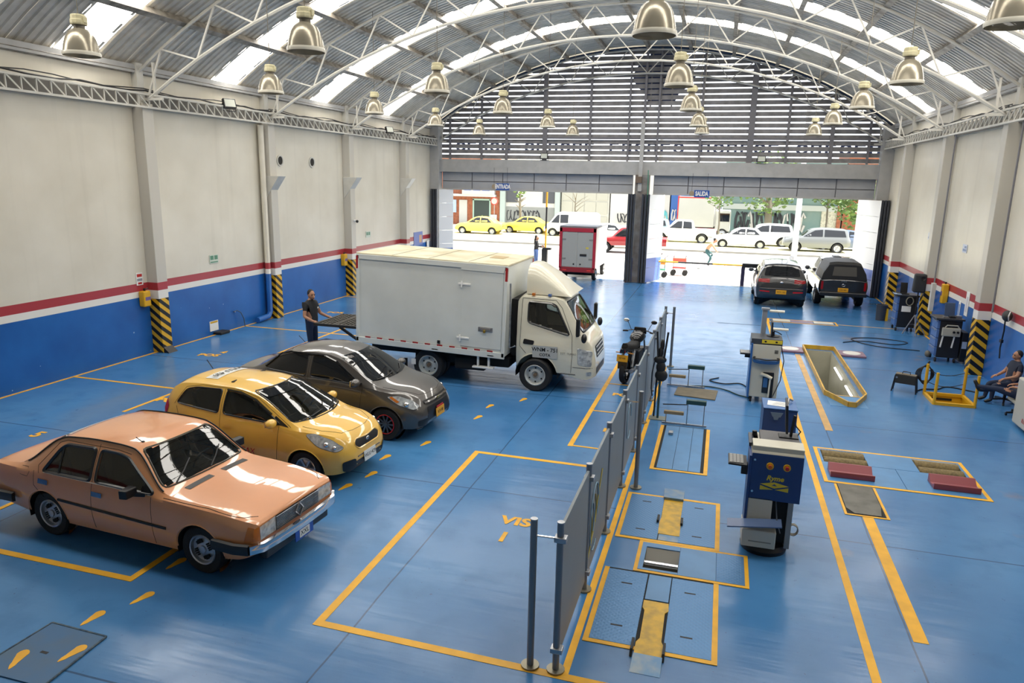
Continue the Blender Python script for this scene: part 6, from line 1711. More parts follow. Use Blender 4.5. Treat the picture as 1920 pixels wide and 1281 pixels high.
# ------------------------------------------------------------------ floodlights
def flood(label, loc, rz, tilt):
    o = thing('floodlight', label, 'floodlight', loc, rz)
    b_ = MB().box(-.17, .17, -.05, .05, -.13, .13).build('housing', M_black, o, bev=.012); b_.rotation_euler = (tilt, 0, 0)
    MB().box(-.14, .14, -.056, -.05, -.10, .10).build('lens', mat('flood_lens', 'c8cbbf', .2), b_)
    MB().tube([(-.19,0,0),(-.19,.06,-.18),(.19,.06,-.18),(.19,0,0)], .012, 5).build('yoke', M_black, o)
flood('black floodlight on the left wall girder nearest the camera', (XL+.45, 17.45, 6.22), R(60), R(-20))
flood('black floodlight on the left wall girder near the gable', (XL+.45, 27.3, 6.20), R(60), R(-20))
flood('black floodlight on the lintel beam above the entrance', (-7.93, YG-.36, 5.44), 0, R(-8))
flood('black floodlight on the lintel beam above the exit', (1.34, YG-.36, 5.42), 0, R(-8))
# hanging signs
M_sb = mat('sign_blue', '1f4f9f', .4)
def hang(label, txt, x0, x1, z0, z1, y):
    o = thing('hanging_sign', label, 'sign', ((x0+x1)/2, y, z0))
    w_ = (x1-x0)/2; h_ = z1-z0
    bd = MB().box(-w_, w_, -.012, .012, 0, h_).build('sign_board', M_sb, o)
    lettering('sign_lettering', txt, h_*.86, M_white, bd, (0, -.014, h_/2), (R(90), 0, 0), .001, (.62, 1, 1), wgt=.012)
    lg = MB().cyl((-w_-.10, -.012, h_/2), (-w_-.10, .012, h_/2), .11, n=18).build('sign_emblem', mat('emblem_tan', '9a8a72', .5), o)
    for x in (-w_-.1, w_-.1): MB().cyl((x, 0, h_ if x > 0 else h_/2), (x, 0, 1.0), .006, n=5).build('hanger', M_dark, o)
hang('small blue hanging sign reading ENTRADA above the entrance', 'ENTRADA', -10.13, -9.50, 3.90, 4.20, YG-.5)
hang('small blue hanging sign reading SALIDA above the exit', 'SALIDA', -1.27, -.64, 3.80, 4.10, YG-.5)
# pillar cabling
MB().tube([(-3.25,YG-.58,4.9),(-3.22,YG-.58,3.9),(-3.30,YG-.58,2.0),(-3.3,YG-.58,.2)], .02, 6).build('green_hose', mat('hose_green', '3f8a72', .5), wall_gable)
MB().box(-3.75, -3.50, YG-.70, YG-.55, 4.35, 4.62).build('motor_box', mat('motor_brown', '6b5a4c', .6), wall_gable)
# round company shield and letters outside the louvres (seen from behind, between the slats)
o = thing('facade_shield', 'large dark blue shield sign behind the louvres at the top of the gable', 'sign', (-2.98, YG+.45, 0))
MB().prism([(-1.3,8.9),(-1.05,9.35),(-.6,9.55),(-.55,10.0),(.6,10.0),(.65,9.55),(1.15,9.3),(1.4,8.85),(1.15,8.45),(.75,8.2),(.55,7.75),(-.55,7.75),(-.75,8.2),(-1.1,8.45)], 0, .08, 'y').build('shield_plate', mat('shield_blue', '24355f', .5), o)
for x in (-.45, .0, .45): MB().box(x-.03, x+.03, -.06, 0, 7.6, 9.9).build('shield_batten', M_mull, o)
letters = thing('facade_letters', 'row of dark blue block letters fixed outside the lower louvres', 'sign', (0, YG+.40, 0))
rl = random.Random(3)
x = -12.4; k = 0
M_let = mat('letter_blue', '2b3c6b', .5)
while x < 5.6:
    w_ = .42
    if k % 7 != 5:
        if k % 3 == 0:
            MB().lathe([(.13,-.04),(.24,-.04),(.24,.04),(.13,.04),(.13,-.04)], (x+.22, 0, 5.86), (0,1,0), 18).build('letter', M_let, letters)
        else:
            b_ = MB().box(x, x+.11, -.04, .04, 5.62, 6.10)
            b_.box(x+.1, x+.40, -.04, .04, 5.99, 6.10)
            if k % 3 == 1: b_.box(x+.1, x+.34, -.04, .04, 5.80, 5.90)
            b_.box(x+.1, x+.40, -.04, .04, 5.62, 5.72) if k % 2 else b_.box(x+.30, x+.41, -.04, .04, 5.62, 6.02)
            b_.build('letter', M_let, letters)
    x += .56; k += 1
[MB().box(xx-.02, xx+.02, -.36, .05, 5.585, 5.62).build('letter_bracket', M_mull, letters) for xx in (-11.0,-5.95,-1.2,2.3)]
MB().box(-12.6, 5.6, .03, .05, 5.56, 5.60).build('letter_rail', M_mull, letters)
# wall items on the left
def wsign(name, label, cat, y0, y1, z0, z1, x, s, m, parts=()):
    o = thing(name, label, cat, (x, (y0+y1)/2, z0))
    MB().box(-.006, .006, -(y1-y0)/2, (y1-y0)/2, 0, z1-z0).build('sign_face', m, o)
    for (a, b_, c, d, mm) in parts:
        MB().box(s*.006-.002, s*.006+.003, a, b_, c, d).build('sign_print', mm, o)
    return o
gr = mat('sign_green', '5f8f74', .5); gy = mat('sign_greyprint', '8f8f98', .5); rd = mat('sign_red', 'b8261f', .4)
wsign('exit_sign', 'small green and white exit sign on the left wall past the first column', 'sign', 16.78, 17.14, 1.97, 2.20, XL+.01, 1, mat('sign_pale', 'c9d3c4', .5), [(-.15,-.02,.10,.21,gr),(.02,.15,.10,.21,gr),(-.15,.15,.02,.05,gr)])
wsign('exit_sign', 'small white exit sign on the left wall near the third column', 'sign', 25.95, 26.35, 2.05, 2.28, XL+.01, 1, mat('sign_pale', 'c9d3c4', .5), [(-.15,-.02,.08,.20,gr),(.02,.15,.08,.20,gr)])
wsign('notice_sheet', 'white extinguisher notice on the left wall beside the first column', 'notice', 14.13, 14.33, 1.72, 2.02, XL+.01, 1, M_white, [(-.08,.08,.20,.27,rd),(-.08,.08,.10,.16,gy),(-.06,.06,.02,.07,rd)])
wsign('notice_sheet', 'small white notice low on the blue left wall above a black foot', 'notice', 16.6, 16.95, .10, .38, XL+.01, 1, M_white, [(-.15,.15,.22,.27,mat('bezel_yellow', 'd8a81c', .4))])
tag(MB().box(XL+.02, XL+.28, 16.7, 17.1, .0, .08).build('rubber_wedge', M_dark, bev=.02), 'black rubber wheel wedge against the left wall', 'wedge')
o = thing('wall_hose', 'thin grey hose curving from a tap on the blue left wall', 'hose', (XL+.03, 17.7, 0))
MB().tube([(0,-.05,.50),(.05,.02,.52),(.10,.12,.45),(.12,.22,.25),(.12,.25,.02)], .014, 6).build('hose_tube', mat('hose_grey', '4b5a66', .5), o)
MB().cyl((0,-.08,.50), (.06,-.08,.50), .02, n=8).build('hose_tap', M_galv, o)
wsign('banner', 'small purple poster on the left wall near the folding door', 'poster', 30.6, 31.6, 1.35, 1.95, XL+.01, 1, mat('poster_purple', '6f7fb8', .5), [(.1,.4,.1,.45,mat('poster_orange', 'c49a78', .5))])
wsign('electrical_box', 'white electrical box on the blue wall near the folding door', 'box', 32.0, 32.3, 1.15, 1.5, XL+.06, 1, M_white)
def cabinet_ext(label, y0, y1, z0, z1, xw, s):
    o = thing('extinguisher_cabinet', label, 'extinguisher', (xw+s*.09, (y0+y1)/2, z0))
    w_ = (y1-y0)/2; h_ = z1-z0
    MB().box(-.08, .08, -w_, w_, 0, h_).build('cabinet_body', mat('extinguisher_yellow', 'd9a61c', .4), o, bev=.03, seg=3)
    MB().cyl((.0,0,h_), (0,0,h_+.06), .025, n=8).build('valve', M_black, o)
    MB().tube([(0,0,h_+.04),(s*.05,.08,h_+.06)], .012, 5).build('lever', M_black, o)
    MB().box(s*.08-.003, s*.08+.003, -w_*.6, w_*.8, h_*.40, h_*.62).build('label_sheet', mat('label_violet', '6c5b8f', .5), o)
cabinet_ext('yellow extinguisher on the left wall beside the first hazard-striped column', 14.15, 14.38, 1.20, 1.58, XL, 1)
cabinet_ext('yellow extinguisher on the left wall beside the third hazard-striped column', 23.93, 24.16, 1.15, 1.58, XL, 1)
cabinet_ext('yellow extinguisher box on the right wall beyond the near tool trolley', 22.9, 23.1, 1.2, 1.75, XR, -1)
o = thing('security_camera', 'small dome camera on the left wall column halfway up', 'camera', (XL+.33, 24.5, 2.78))
MB().cyl((-.05,0,0), (.05,0,0), .035, n=10).build('camera_arm', M_white, o); MB().ball((.09,0,-.02), .055, 12).build('camera_dome', M_black, o, smooth=60)
# right wall
pl = mat('sign_pale_blue', 'cdd5e2', .45); pb_ = mat('print_blue_grey', '7f93b5', .5)
for y, z, lb in ((25.7, 2.80, 'farthest'), (22.1, 2.72, 'middle'), (20.35, 2.74, 'nearest')):
    wsign('notice_sheet', f'small framed pale notice high on the right wall, {lb} of three', 'notice', y-.18, y+.18, z, z+.22, XR-.01, -1, pl, [(-.14,.14,.04,.10,pb_),(-.14,.02,.12,.18,pb_)])
wsign('notice_strip', 'tall white strip notice on the right wall over the red stripe', 'notice', 21.1, 21.35, 1.15, 1.78, XR-.01, -1, M_white, [(-.06,.06,.1,.5,mat('print_pale', 'c9c6cc', .5))])
wsign('notice_strip', 'narrow printed strip on the blue right wall beside the tall white notice', 'notice', 21.72, 21.86, .92, 1.45, XR-.01, -1, M_white, [(-.05,.05,.05,.45,pb_)])
for yc in (18.62, 23.45): MB().cyl((XR-.33, yc-.24, 1.7), (XR-.33, yc-.24, 5.9), .022, n=8).build('conduit', M_mull, wall_right)
MB().box(XR-.42, XR-.32, 23.0, 23.15, .95, 1.75).build('trunking', M_steelw, wall_right)
lettering('wall_lettering', 'TALLER', .14, mat('lettering_red', 'a83a4a', .5), wall_right, (XR-.006, 20.4, .45), (R(90), R(-35), R(-90)), .001)
o = thing('welding_mask', 'black visor and cable hanging on the right wall beside the near column', 'visor', (XR-.12, 18.1, 1.68))
MB().ball((0,0,0), .14, 14, (.7,1,.9)).build('visor_shell', mat('visor_black', '2a2a2a', .5), o, smooth=60)
MB().tube([(.0,-.1,-.08),(-.03,-.16,.02),(.0,-.14,.12)], .012, 6).build('visor_strap', M_white, o)
MB().tube([(.02,.30,.02),(.0,.16,.06),(.0,.08,-.05),(.02,.10,-.35),(.02,.16,-.75),(.02,.10,-.98)], .016, 6).build('hanging_cord', M_black, o)
MB().box(-.02, .03, .06, .16, -.62, -.55).build('cord_clip', M_black, o)
# grey cabinet at the right edge and its castors
o = thing('mobile_cabinet', 'pale grey cabinet with a red mark cut off by the right edge of the picture', 'cabinet', (5.74, 14.95, 0))
MB().box(-.12, .26, -.45, .45, .06, .95).build('cabinet_body', mat('cabinet_pale', 'b4b1a8', .45), o, bev=.03)
lettering('cabinet_lettering', 'KC', .12, rd, o, (-.125, -.1, .22), (R(90), 0, R(-90)), .001)
# barriers at the two openings
ye = mat('barrier_yellow', 'd59a1a', .45)
o = thing('barrier_gate', 'raised yellow and black barrier arm with dark post at the entrance', 'barrier', (-8.38, 35.2, 0))
MB().box(-.14, .14, -.12, .12, 0, 1.05).build('barrier_post', M_black, o, bev=.01)
MB().box(-.10, .32, -.14, .14, 1.02, 1.12).build('barrier_head', M_black, o)
for k, (z0, z1) in enumerate(((1.1,2.05),(2.05,3.1),(3.1,4.7))): MB().cyl((.02,0,z0), (.03,0,z1), .045, n=10).build('barrier_arm', ye if k != 1 else M_black, o)
o = thing('barrier_gate', 'lowered yellow and black barrier arm across the exit', 'barrier', (1.02, 33.4, 0))
MB().box(-.07, .09, -.10, .10, 0, .85).build('barrier_post', mat('barrier_post_violet', '2a2440', .5), o, bev=.01)
MB().box(-.04, .75, -.12, .12, .82, 1.0).build('barrier_motor', M_black, o, bev=.02)
for k, (a, b_) in enumerate(((-3.9,-2.8),(-2.8,-1.3),(-1.3,.0))): MB().cyl((a,0,.90), (b_,0,.90), .04, n=10).build('barrier_arm', ye if k != 1 else M_black, o)
# ------------------------------------------------------------------ people (one skinned body each)
M_skin = mat('skin_tan', 'a87a5f', .55); M_hair = mat('hair_black', '18130f', .6)
def body(name, label, J, B, regions, loc, rz, hair=None, cat='person'):
    """J: joint -> (x,y,z,r); B: bones; regions: bone -> material; one continuous mesh"""
    me = bpy.data.meshes.new(name); ks = list(J); ix = {k: i for i, k in enumerate(ks)}
    me.from_pydata([J[k][:3] for k in ks], [(ix[a], ix[b_]) for a, b_ in B], [])
    t = bpy.data.objects.new(name, me); col.objects.link(t)
    t.modifiers.new('skin', 'SKIN').use_smooth_shade = True
    sv = me.skin_vertices[0].data
    for k in ks:
        r = J[k][3]; sv[ix[k]].radius = (r, r) if not isinstance(r, tuple) else r
        sv[ix[k]].use_root = (k == 'pelvis')
    s_ = t.modifiers.new('sub', 'SUBSURF'); s_.levels = 2; s_.render_levels = 2
    m2 = bpy.data.meshes.new_from_object(t.evaluated_get(bpy.context.evaluated_depsgraph_get()))
    bpy.data.objects.remove(t)
    mats = []; 
    for a, b_ in B:
        if regions[(a, b_)] not in mats: mats.append(regions[(a, b_)])
    m2.materials.clear()
    for m_ in mats: m2.materials.append(m_)
    segs = [(Vector(J[a][:3]), Vector(J[b_][:3]), mats.index(regions[(a, b_)])) for a, b_ in B]
    for p in m2.polygons:
        c = p.center; best = 1e9
        for a, b_, mi in segs:
            d = b_-a; tt = max(0, min(1, (c-a).dot(d)/max(1e-9, d.length_squared)))
            q = (c-(a+d*tt)).length
            if q < best: best = q; p.material_index = mi
        p.use_smooth = True
    o = bpy.data.objects.new(name, m2); col.objects.link(o)
    o.location = loc; o.rotation_euler = (0, 0, rz)
    return tag(o, label, cat)
def head_parts(o, c, fwd, m_skin, m_hair, long=False, r=.105):
    c = Vector(c); f = Vector(fwd).normalized(); s_ = Vector((0,0,1)).cross(f).normalized()
    M = Matrix((f, s_, Vector((0,0,1)))).transposed().to_4x4(); M.translation = c
    def P(mb, nm, m): mb.xf(M); return mb.build(nm, m, o, smooth=60)
    P(MB().ball((.0,0,.0), r, 16, (.92,.76,1.12)), 'head', m_skin)
    P(MB().ball((-.026,0,.034), r*1.0, 16, (.88,.80,.98)), 'hair', m_hair)
    P(MB().ball((r*.55,0,-.03), r*.62, 12, (.75,.8,1.0)), 'face', m_skin)
    P(MB().hexa([(r*.80,-.014,-.035),(r*1.18,-.010,-.03),(r*1.18,.010,-.03),(r*.80,.014,-.035)], [(r*.80,-.008,.02),(r*.88,-.006,.02),(r*.88,.006,.02),(r*.80,.008,.02)]), 'nose', m_skin)
    P(MB().box(r*.92, r*.985, -.022, .022, -.066, -.058), 'mouth', mat('lip_tone', '7a4a40', .6))
    for sg in (-1, 1):
        P(MB().ball((r*.86, sg*.033, .012), .012, 8), 'eye', mat('eye_dark', '201812', .3))
        P(MB().box(r*.84, r*.93, sg*.033-.018, sg*.033+.018, .030, .036), 'eyebrow', m_hair)
        P(MB().ball((-.005, sg*r*.76, -.01), .028, 8, (.7,.4,1.1)), 'ear', m_skin)
    if long: P(MB().loft([[(x-.02+w_*math.cos(a)*.6, w_*math.sin(a), z) for a in [2*pi*k/10 for k in range(10)]] for x, w_, z in ((-.03,.085,.05),(-.05,.10,-.08),(-.07,.09,-.22),(-.08,.05,-.34))]), 'long_hair', m_hair)
def hand(J, B, reg, wrist, fwd, side, down, m, tag_, s_=1):
    """palm and five finger chains rooted in it; fwd = finger direction, side = towards the thumb"""
    w_ = Vector(wrist); f = Vector(fwd).normalized(); sd = Vector(side).normalized(); dn = Vector(down).normalized()
    J[tag_+'palm'] = (*(w_+f*.07*s_), .030*s_); B.append((tag_+'wrist', tag_+'palm')); reg[B[-1]] = m
    for k, (off, ln) in enumerate(((.030,.070),(.010,.080),(-.010,.074),(-.030,.058))):
        a = w_+f*.085*s_+sd*off*s_; c = a+f*ln*.55*s_+dn*.012*s_; d = c+f*ln*.3*s_+dn*.035*s_
        n = f'{tag_}f{k}'
        J[n+'a'] = (*a, .0105*s_); J[n+'b'] = (*c, .0095*s_); J[n+'c'] = (*d, .008*s_)
        for e in ((tag_+'palm', n+'a'), (n+'a', n+'b'), (n+'b', n+'c')): B.append(e); reg[e] = m
    a = w_+f*.035*s_+sd*.032*s_; c = a+f*.035*s_+sd*.022*s_+dn*.01*s_
    J[tag_+'ta'] = (*a, .012*s_); J[tag_+'tb'] = (*c, .010*s_)
    for e in ((tag_+'palm', tag_+'ta'), (tag_+'ta', tag_+'tb')): B.append(e); reg[e] = m
def figure(name, label, loc, rz, pose, shirt, trous, shoe, skin, hair, sleeve='short', long_hair=False, scale=1, female=False):
    J = dict(pose); J.setdefault('hip', J['pelvis'])
    k = .88 if female else 1
    B = [('pelvis','belly'),('belly','chest'),('chest','neck'),('neck','skull')]
    reg = {B[0]: shirt, B[1]: shirt, B[2]: shirt, B[3]: skin}
    for s_ in 'LR':
        for a, b_, m in (('chest','sho'+s_,shirt),('sho'+s_,'mid'+s_,shirt),('mid'+s_,'elb'+s_,shirt if sleeve == 'long' else skin),('elb'+s_,s_+'wrist',shirt if sleeve == 'long' else skin),
                         ('pelvis','hip'+s_,trous),('hip'+s_,'kne'+s_,trous),('kne'+s_,'ank'+s_,trous),('ank'+s_,'toe'+s_,shoe)):
            B.append((a, b_)); reg[(a, b_)] = m
        J['mid'+s_] = tuple((Vector(J['sho'+s_][:3])*.45+Vector(J['elb'+s_][:3])*.55))+(.050*k,)
    J.pop('hip', None)
    for s_, d in J.pop('hands').items(): hand(J, B, reg, J[s_+'wrist'][:3], *d, skin, s_)
    fc = J.pop('face')
    o = body(name, label, J, B, reg, loc, rz)
    o.scale = (scale,)*3
    c = Vector(J['skull'][:3])
    head_parts(o, c, fc, skin, hair, long_hair)
    return o
# man in black polo at the tail ramp, facing +x (towards the truck)
pose = dict(pelvis=(0,0,.95,(.15,.13)), belly=(-.005,0,1.12,(.165,.14)), chest=(-.01,0,1.36,(.175,.13)), neck=(.01,0,1.52,.058), skull=(.03,0,1.63,.07),
    shoL=(-.01,.19,1.42,.075), elbL=(.05,.30,1.14,.046), Lwrist=(.30,.30,1.06,.032), shoR=(-.01,-.19,1.42,.075), elbR=(.02,-.30,1.14,.046), Rwrist=(.26,-.30,1.05,.032),
    hipL=(0,.10,.88,.095), kneL=(.02,.11,.50,.066), ankL=(-.02,.11,.09,.045), toeL=(.16,.12,.04,.04), hipR=(0,-.10,.88,.095), kneR=(.03,-.11,.50,.066), ankR=(.0,-.11,.09,.045), toeR=(.18,-.12,.04,.04),
    hands={'L': ((1,0,-.1),(0,-1,.2),(0,0,-1)), 'R': ((1,0,-.1),(0,1,.2),(0,0,-1))}, face=(1,-.45,-.1))
M_blks = mat('shirt_black', '1c1c20', .8); M_jean = mat('jeans_navy', '1f2b45', .85); M_shoe = mat('shoe_black', '15130f', .5)
pm = figure('person', 'man in a black polo shirt and dark jeans holding the box truck tail ramp', (-9.33, 15.15, 0), R(-4), pose, M_blks, M_jean, M_shoe, M_skin, M_hair, scale=.985)
MB().box(.150, .158, .05, .10, 1.30, 1.34).build('shirt_badge', M_white, pm)
# woman by the raised barrier, in the doorway
pose = dict(pelvis=(0,0,.92,(.13,.12)), belly=(0,0,1.08,(.125,.11)), chest=(0,0,1.30,(.14,.115)), neck=(.01,0,1.43,.05), skull=(.02,0,1.54,.065),
    shoL=(0,.16,1.36,.062), elbL=(.06,.22,1.10,.042), Lwrist=(.26,.18,1.08,.028), shoR=(0,-.16,1.36,.062), elbR=(.06,-.22,1.10,.042), Rwrist=(.28,-.14,1.16,.028),
    hipL=(0,.09,.85,.095), kneL=(.02,.09,.48,.065), ankL=(-.02,.09,.09,.042), toeL=(.13,.10,.035,.036), hipR=(0,-.09,.85,.095), kneR=(-.03,-.09,.48,.065), ankR=(-.08,-.09,.10,.042), toeR=(.07,-.10,.035,.036),
    hands={'L': ((1,0,0),(0,0,1),(0,-1,0)), 'R': ((1,0,.1),(0,0,1),(0,1,0))}, face=(1,0,-.1))
figure('person', 'long-haired person in a black jacket and blue jeans standing at the raised barrier', (-8.85, 35.3, 0), R(0), pose, mat('jacket_black', '16161a', .8), mat('jeans_blue', '3d5585', .85), M_shoe, M_skin, M_hair, 'long', True, 1.02, True)
# seated person at the right edge, feet up on the guard rail, facing -x
pose = dict(pelvis=(0,0,.52,(.15,.13)), belly=(-.10,0,.68,(.16,.14)), chest=(-.26,0,.90,(.18,.13)), neck=(-.33,0,1.06,.056), skull=(-.35,0,1.17,.07),
    shoL=(-.26,.19,.96,.072), elbL=(-.10,.28,.74,.046), Lwrist=(.12,.16,.70,.032), shoR=(-.26,-.19,.96,.072), elbR=(-.06,-.27,.72,.046), Rwrist=(.14,-.08,.72,.032),
    hipL=(.06,.10,.50,.10), kneL=(.48,.14,.60,.068), ankL=(.86,.06,.58,.046), toeL=(.94,.05,.72,.042), hipR=(.06,-.10,.50,.10), kneR=(.46,-.12,.55,.068), ankR=(.82,-.04,.46,.046), toeR=(.90,-.05,.60,.042),
    hands={'L': ((1,-.2,-.1),(0,-1,0),(0,0,-1)), 'R': ((1,.2,-.1),(0,1,0),(0,0,-1))}, face=(1,0,-.2))
figure('person', 'seated person in dark jeans with crossed feet up, cut off by the right edge', (5.94, 16.02, 0), R(160), pose, mat('shirt_navy', '1c2438', .8), mat('jeans_dark', '1b2740', .85), M_shoe, M_skin, M_hair, scale=.86)
# second person sitting beside, only the legs in view
pose = dict(pelvis=(0,0,.50,(.15,.13)), belly=(-.04,0,.66,(.16,.14)), chest=(-.08,0,.92,(.18,.13)), neck=(-.08,0,1.08,.056), skull=(-.06,0,1.20,.07),
    shoL=(-.08,.19,.98,.072), elbL=(.02,.27,.74,.046), Lwrist=(.22,.18,.66,.032), shoR=(-.08,-.19,.98,.072), elbR=(.02,-.27,.74,.046), Rwrist=(.22,-.18,.66,.032),
    hipL=(.06,.10,.48,.10), kneL=(.44,.12,.46,.068), ankL=(.44,.12,.10,.046), toeL=(.60,.13,.045,.042), hipR=(.06,-.10,.48,.10), kneR=(.44,-.10,.46,.068), ankR=(.48,-.10,.10,.046), toeR=(.63,-.11,.045,.042),
    hands={'L': ((1,0,-.3),(0,-1,0),(0,0,-1)), 'R': ((1,0,-.3),(0,1,0),(0,0,-1))}, face=(1,0,0))
figure('person', 'person sitting on an office chair with black shoes flat on the floor', (6.06, 16.98, 0), R(190), pose, mat('shirt_navy', '1c2438', .8), mat('jeans_dark', '1b2740', .85), M_shoe, M_skin, M_hair, scale=.86)
for y, z, lb in ((16.98, .36, 'beneath the person with feet flat'), (16.0, .38, 'beneath the person with feet up')):
    o = thing('office_chair', f'office chair with pale seat pad {lb}', 'chair', (5.98, y, 0))
    MB().box(-.20, .28, -.24, .24, z-.10, z-.03).build('seat', mat('chair_pale', 'a9a79c', .7), o, bev=.03, seg=3)
    MB().cyl((.02,0,.08), (.02,0,z-.1), .03, n=10).build('gas_stem', M_black, o)
    for k in range(5):
        a = k*1.2566+.6
        l = MB().bar((.02,0,.09), (.02+.27*math.cos(a), .27*math.sin(a), .06), .04, .03).build('chair_leg', M_black, o)
        MB().cyl((.02+.27*math.cos(a)-.015, .27*math.sin(a), .03), (.02+.27*math.cos(a)+.015, .27*math.sin(a), .03), .03, n=10).build('castor', M_black, l)
# ------------------------------------------------------------------ the street outside
M_conc = mat('forecourt_concrete', 'cbc8c0', .8, c2='bcb8ae', vscale=.6)
ground = struct(MB().add([(-60,YG+.15,-.01),(50,YG+.15,-.01),(50,110,-.01),(-60,110,-.01)], [(0,1,2,3)]).build('pavement', M_conc))
M_asph = mat('street_asphalt', 'a5a29b', .85, c2='989590', vscale=.8)
struct(MB().box(-60, 50, 42.6, 49.0, -.008, .0).build('street', M_asph))
struct(MB().box(-60, 50, 49.0, 49.35, -.01, .12).build('kerb_strip', mat('kerb_concrete', '8b887f', .8)))
struct(MB().box(-60, 50, 49.35, 60.5, -.009, .06).build('road_median', mat('median_pale', 'c4bd9c', .85, c2='b3b07f', vscale=.5)))
struct(MB().box(-60, 50, 60.5, 66.0, -.009, .10).build('footpath', mat('path_pale', 'c9c5ba', .85)))
YF = 66.0
M_brk = mat('street_brick', '8f5438', .8, c2='78432c', vscale=4)
M_wht = mat('street_white_wall', 'adaca7', .7, var=.04, vscale=.5); M_gryw = mat('street_grey_wall', '787b78', .8, var=.08, vscale=.6)
M_teal = mat('street_teal_wall', '5f7876', .8, c2='6d807a', vscale=.7); M_bluw = mat('street_blue_wall', '2c5490', .6)
M_ink2 = mat('graffiti_black', '26282c', .7); M_gb = mat('graffiti_blue', '5b88c4', .7); M_gt = mat('graffiti_teal', '58a3a8', .7)
def block(name, label, x0, x1, h, m, d=6):
    o = thing(name, label, 'building', ((x0+x1)/2, YF, 0)); w_ = (x1-x0)/2
    MB().box(-w_, w_, 0, d, 0, h).build('facade_wall', m, o)
    return o, w_
def rectp(o, nm, m, x0, x1, z0, z1, d=.06):
    return MB().box(x0, x1, -d, .0, z0, z1).build(nm, m, o)
def graf(o, cx, cz, w_, h_, n, seed, ms):
    r_ = random.Random(seed)
    for k in range(n):
        x = cx-w_/2+w_*(k+.5)/n; a0 = r_.uniform(0, 6)
        pts = [(x+w_/n*.55*math.cos(a0+t*.9)*(1+.2*math.sin(3*t)), -.03, cz+h_*.42*math.sin(a0*.7+t*1.1)) for t in range(6)]
        MB().tube(pts, h_*.045*r_.uniform(.8, 1.5), 5).build('graffiti_stroke', ms[k % len(ms)], o)
# brick house with doorway and shop sign
o, w_ = block('brick_house', 'brick house with a dark doorway and a shop sign across the street', -26.2, -20.2, 6.5, M_brk)
rectp(o, 'canopy', M_wht, -2.7, 2.7, 2.75, 2.95, .9)
rectp(o, 'doorway', mat('door_dark', '22302c', .6), .5, 2.0, 0, 2.4, .03); rectp(o, 'door_frame', mat('frame_green', '8aa396', .5), .35, .5, 0, 2.5); rectp(o, 'door_frame', mat('frame_green', '8aa396', .5), 2.0, 2.15, 0, 2.5); rectp(o, 'door_frame', mat('frame_green', '8aa396', .5), .35, 2.15, 2.4, 2.55)
wn = rectp(o, 'window', mat('pane_blue', '9db4cf', .2), -2.2, -1.3, 1.2, 2.4)
for x in (-2.05, -1.75, -1.45): MB().box(x-.02, x+.02, -.09, -.06, 1.2, 2.4).build('window_bar', M_wht, wn)
rectp(o, 'door', M_wht, -1.0, -.2, .1, 2.4)
sg_ = rectp(o, 'shop_sign', M_wht, -.4, 2.6, 2.95, 3.9, .95)
for k in range(3): MB().box(-.2+.9*k, .5+.9*k, -.97, -.95, 3.3, 3.7).build('sign_print', mat('shop_sign_blue', '3c5fae', .5), sg_)
rectp(o, 'plinth', mat('plinth_pale', 'b7c6cc', .7), 2.15, 2.75, 0, 1.1)
# grey pier and graffiti wall
o, w_ = block('graffiti_wall', 'white and grey wall with bubble graffiti and dark high windows', -20.1, -14.4, 6.2, M_wht)
rectp(o, 'pier', mat('pier_grey', '95a19d', .8), -2.85, -2.35, 0, 6, .25); rectp(o, 'lower_band', M_gryw, -2.3, 2.4, 0, 1.9, .03)
for x0 in (-2.3, 1.2): rectp(o, 'dark_window', mat('window_charcoal', '3d4046', .5), x0, x0+1.1, 2.3, 3.6)
graf(o, -.6, 1.1, 3.2, 1.2, 9, 4, [M_ink2]); rectp(o, 'pier', mat('pier_grey', '95a19d', .8), 2.4, 2.85, 0, 6, .25)
o, w_ = block('panelled_gate_wall', 'pale panelled wall with blue graffiti behind a bare sapling', -14.3, -9.9, 6.2, mat('street_cream_wall', 'a5a49b', .75))
for i in range(4):
    for z0 in (.2, 1.5, 2.7): rectp(o, 'wall_panel', mat('panel_cream', '9b9a8f', .75), -2.15+1.07*i, -1.17+1.07*i, z0, z0+1.05, .05)
graf(o, -.2, .9, 2.6, 1.1, 7, 9, [M_gb, M_gb, M_gt])
o, w_ = block('white_workshop', 'plain white workshop wall with black looping graffiti', -9.8, -4.6, 6.0, M_wht)
graf(o, -.6, 1.2, 2.6, 1.0, 8, 12, [M_ink2]); graf(o, 2.0, 1.4, 1.0, 1.4, 4, 15, [M_gt])
o, w_ = block('blue_workshop', 'blue painted workshop facade behind the white station wagon', -4.5, -.2, 6.0, M_bluw)
rectp(o, 'doorway', M_wht, 1.6, 2.1, 0, 3.4, .04)
graf(o, -1.5, 1.6, 1.0, 1.2, 4, 18, [M_wht])
o, w_ = block('graffiti_hall', 'long teal-grey wall with large jagged black graffiti behind the trees', -.1, 9.4, 6.4, M_teal)
rectp(o, 'band', mat('band_pale', 'a3a8a3', .7), -4.8, 4.8, 2.3, 2.75, .08)
graf(o, -.8, 1.3, 5.6, 1.9, 16, 21, [M_ink2, M_ink2, M_ink2, M_wht])
rectp(o, 'stone_panel', mat('stone_pale', 'b6b3a2', .8, c2='8f8f80', vscale=9), 3.2, 4.4, 0, 2.3); rectp(o, 'brick_pier', M_brk, 4.4, 4.7, 0, 4.0, .2)
o, w_ = block('brick_terrace', 'reddish brick building half hidden by trees at the right of the exit', 9.5, 24.0, 7.0, M_brk)
for x0 in (-5, -2.5, 0): rectp(o, 'window', mat('pane_blue', '9db4cf', .2), x0, x0+1.2, 3.2, 4.6)
o, w_ = block('corner_house', 'low plain house at the far left of the street', -44, -26.3, 5.5, M_wht)
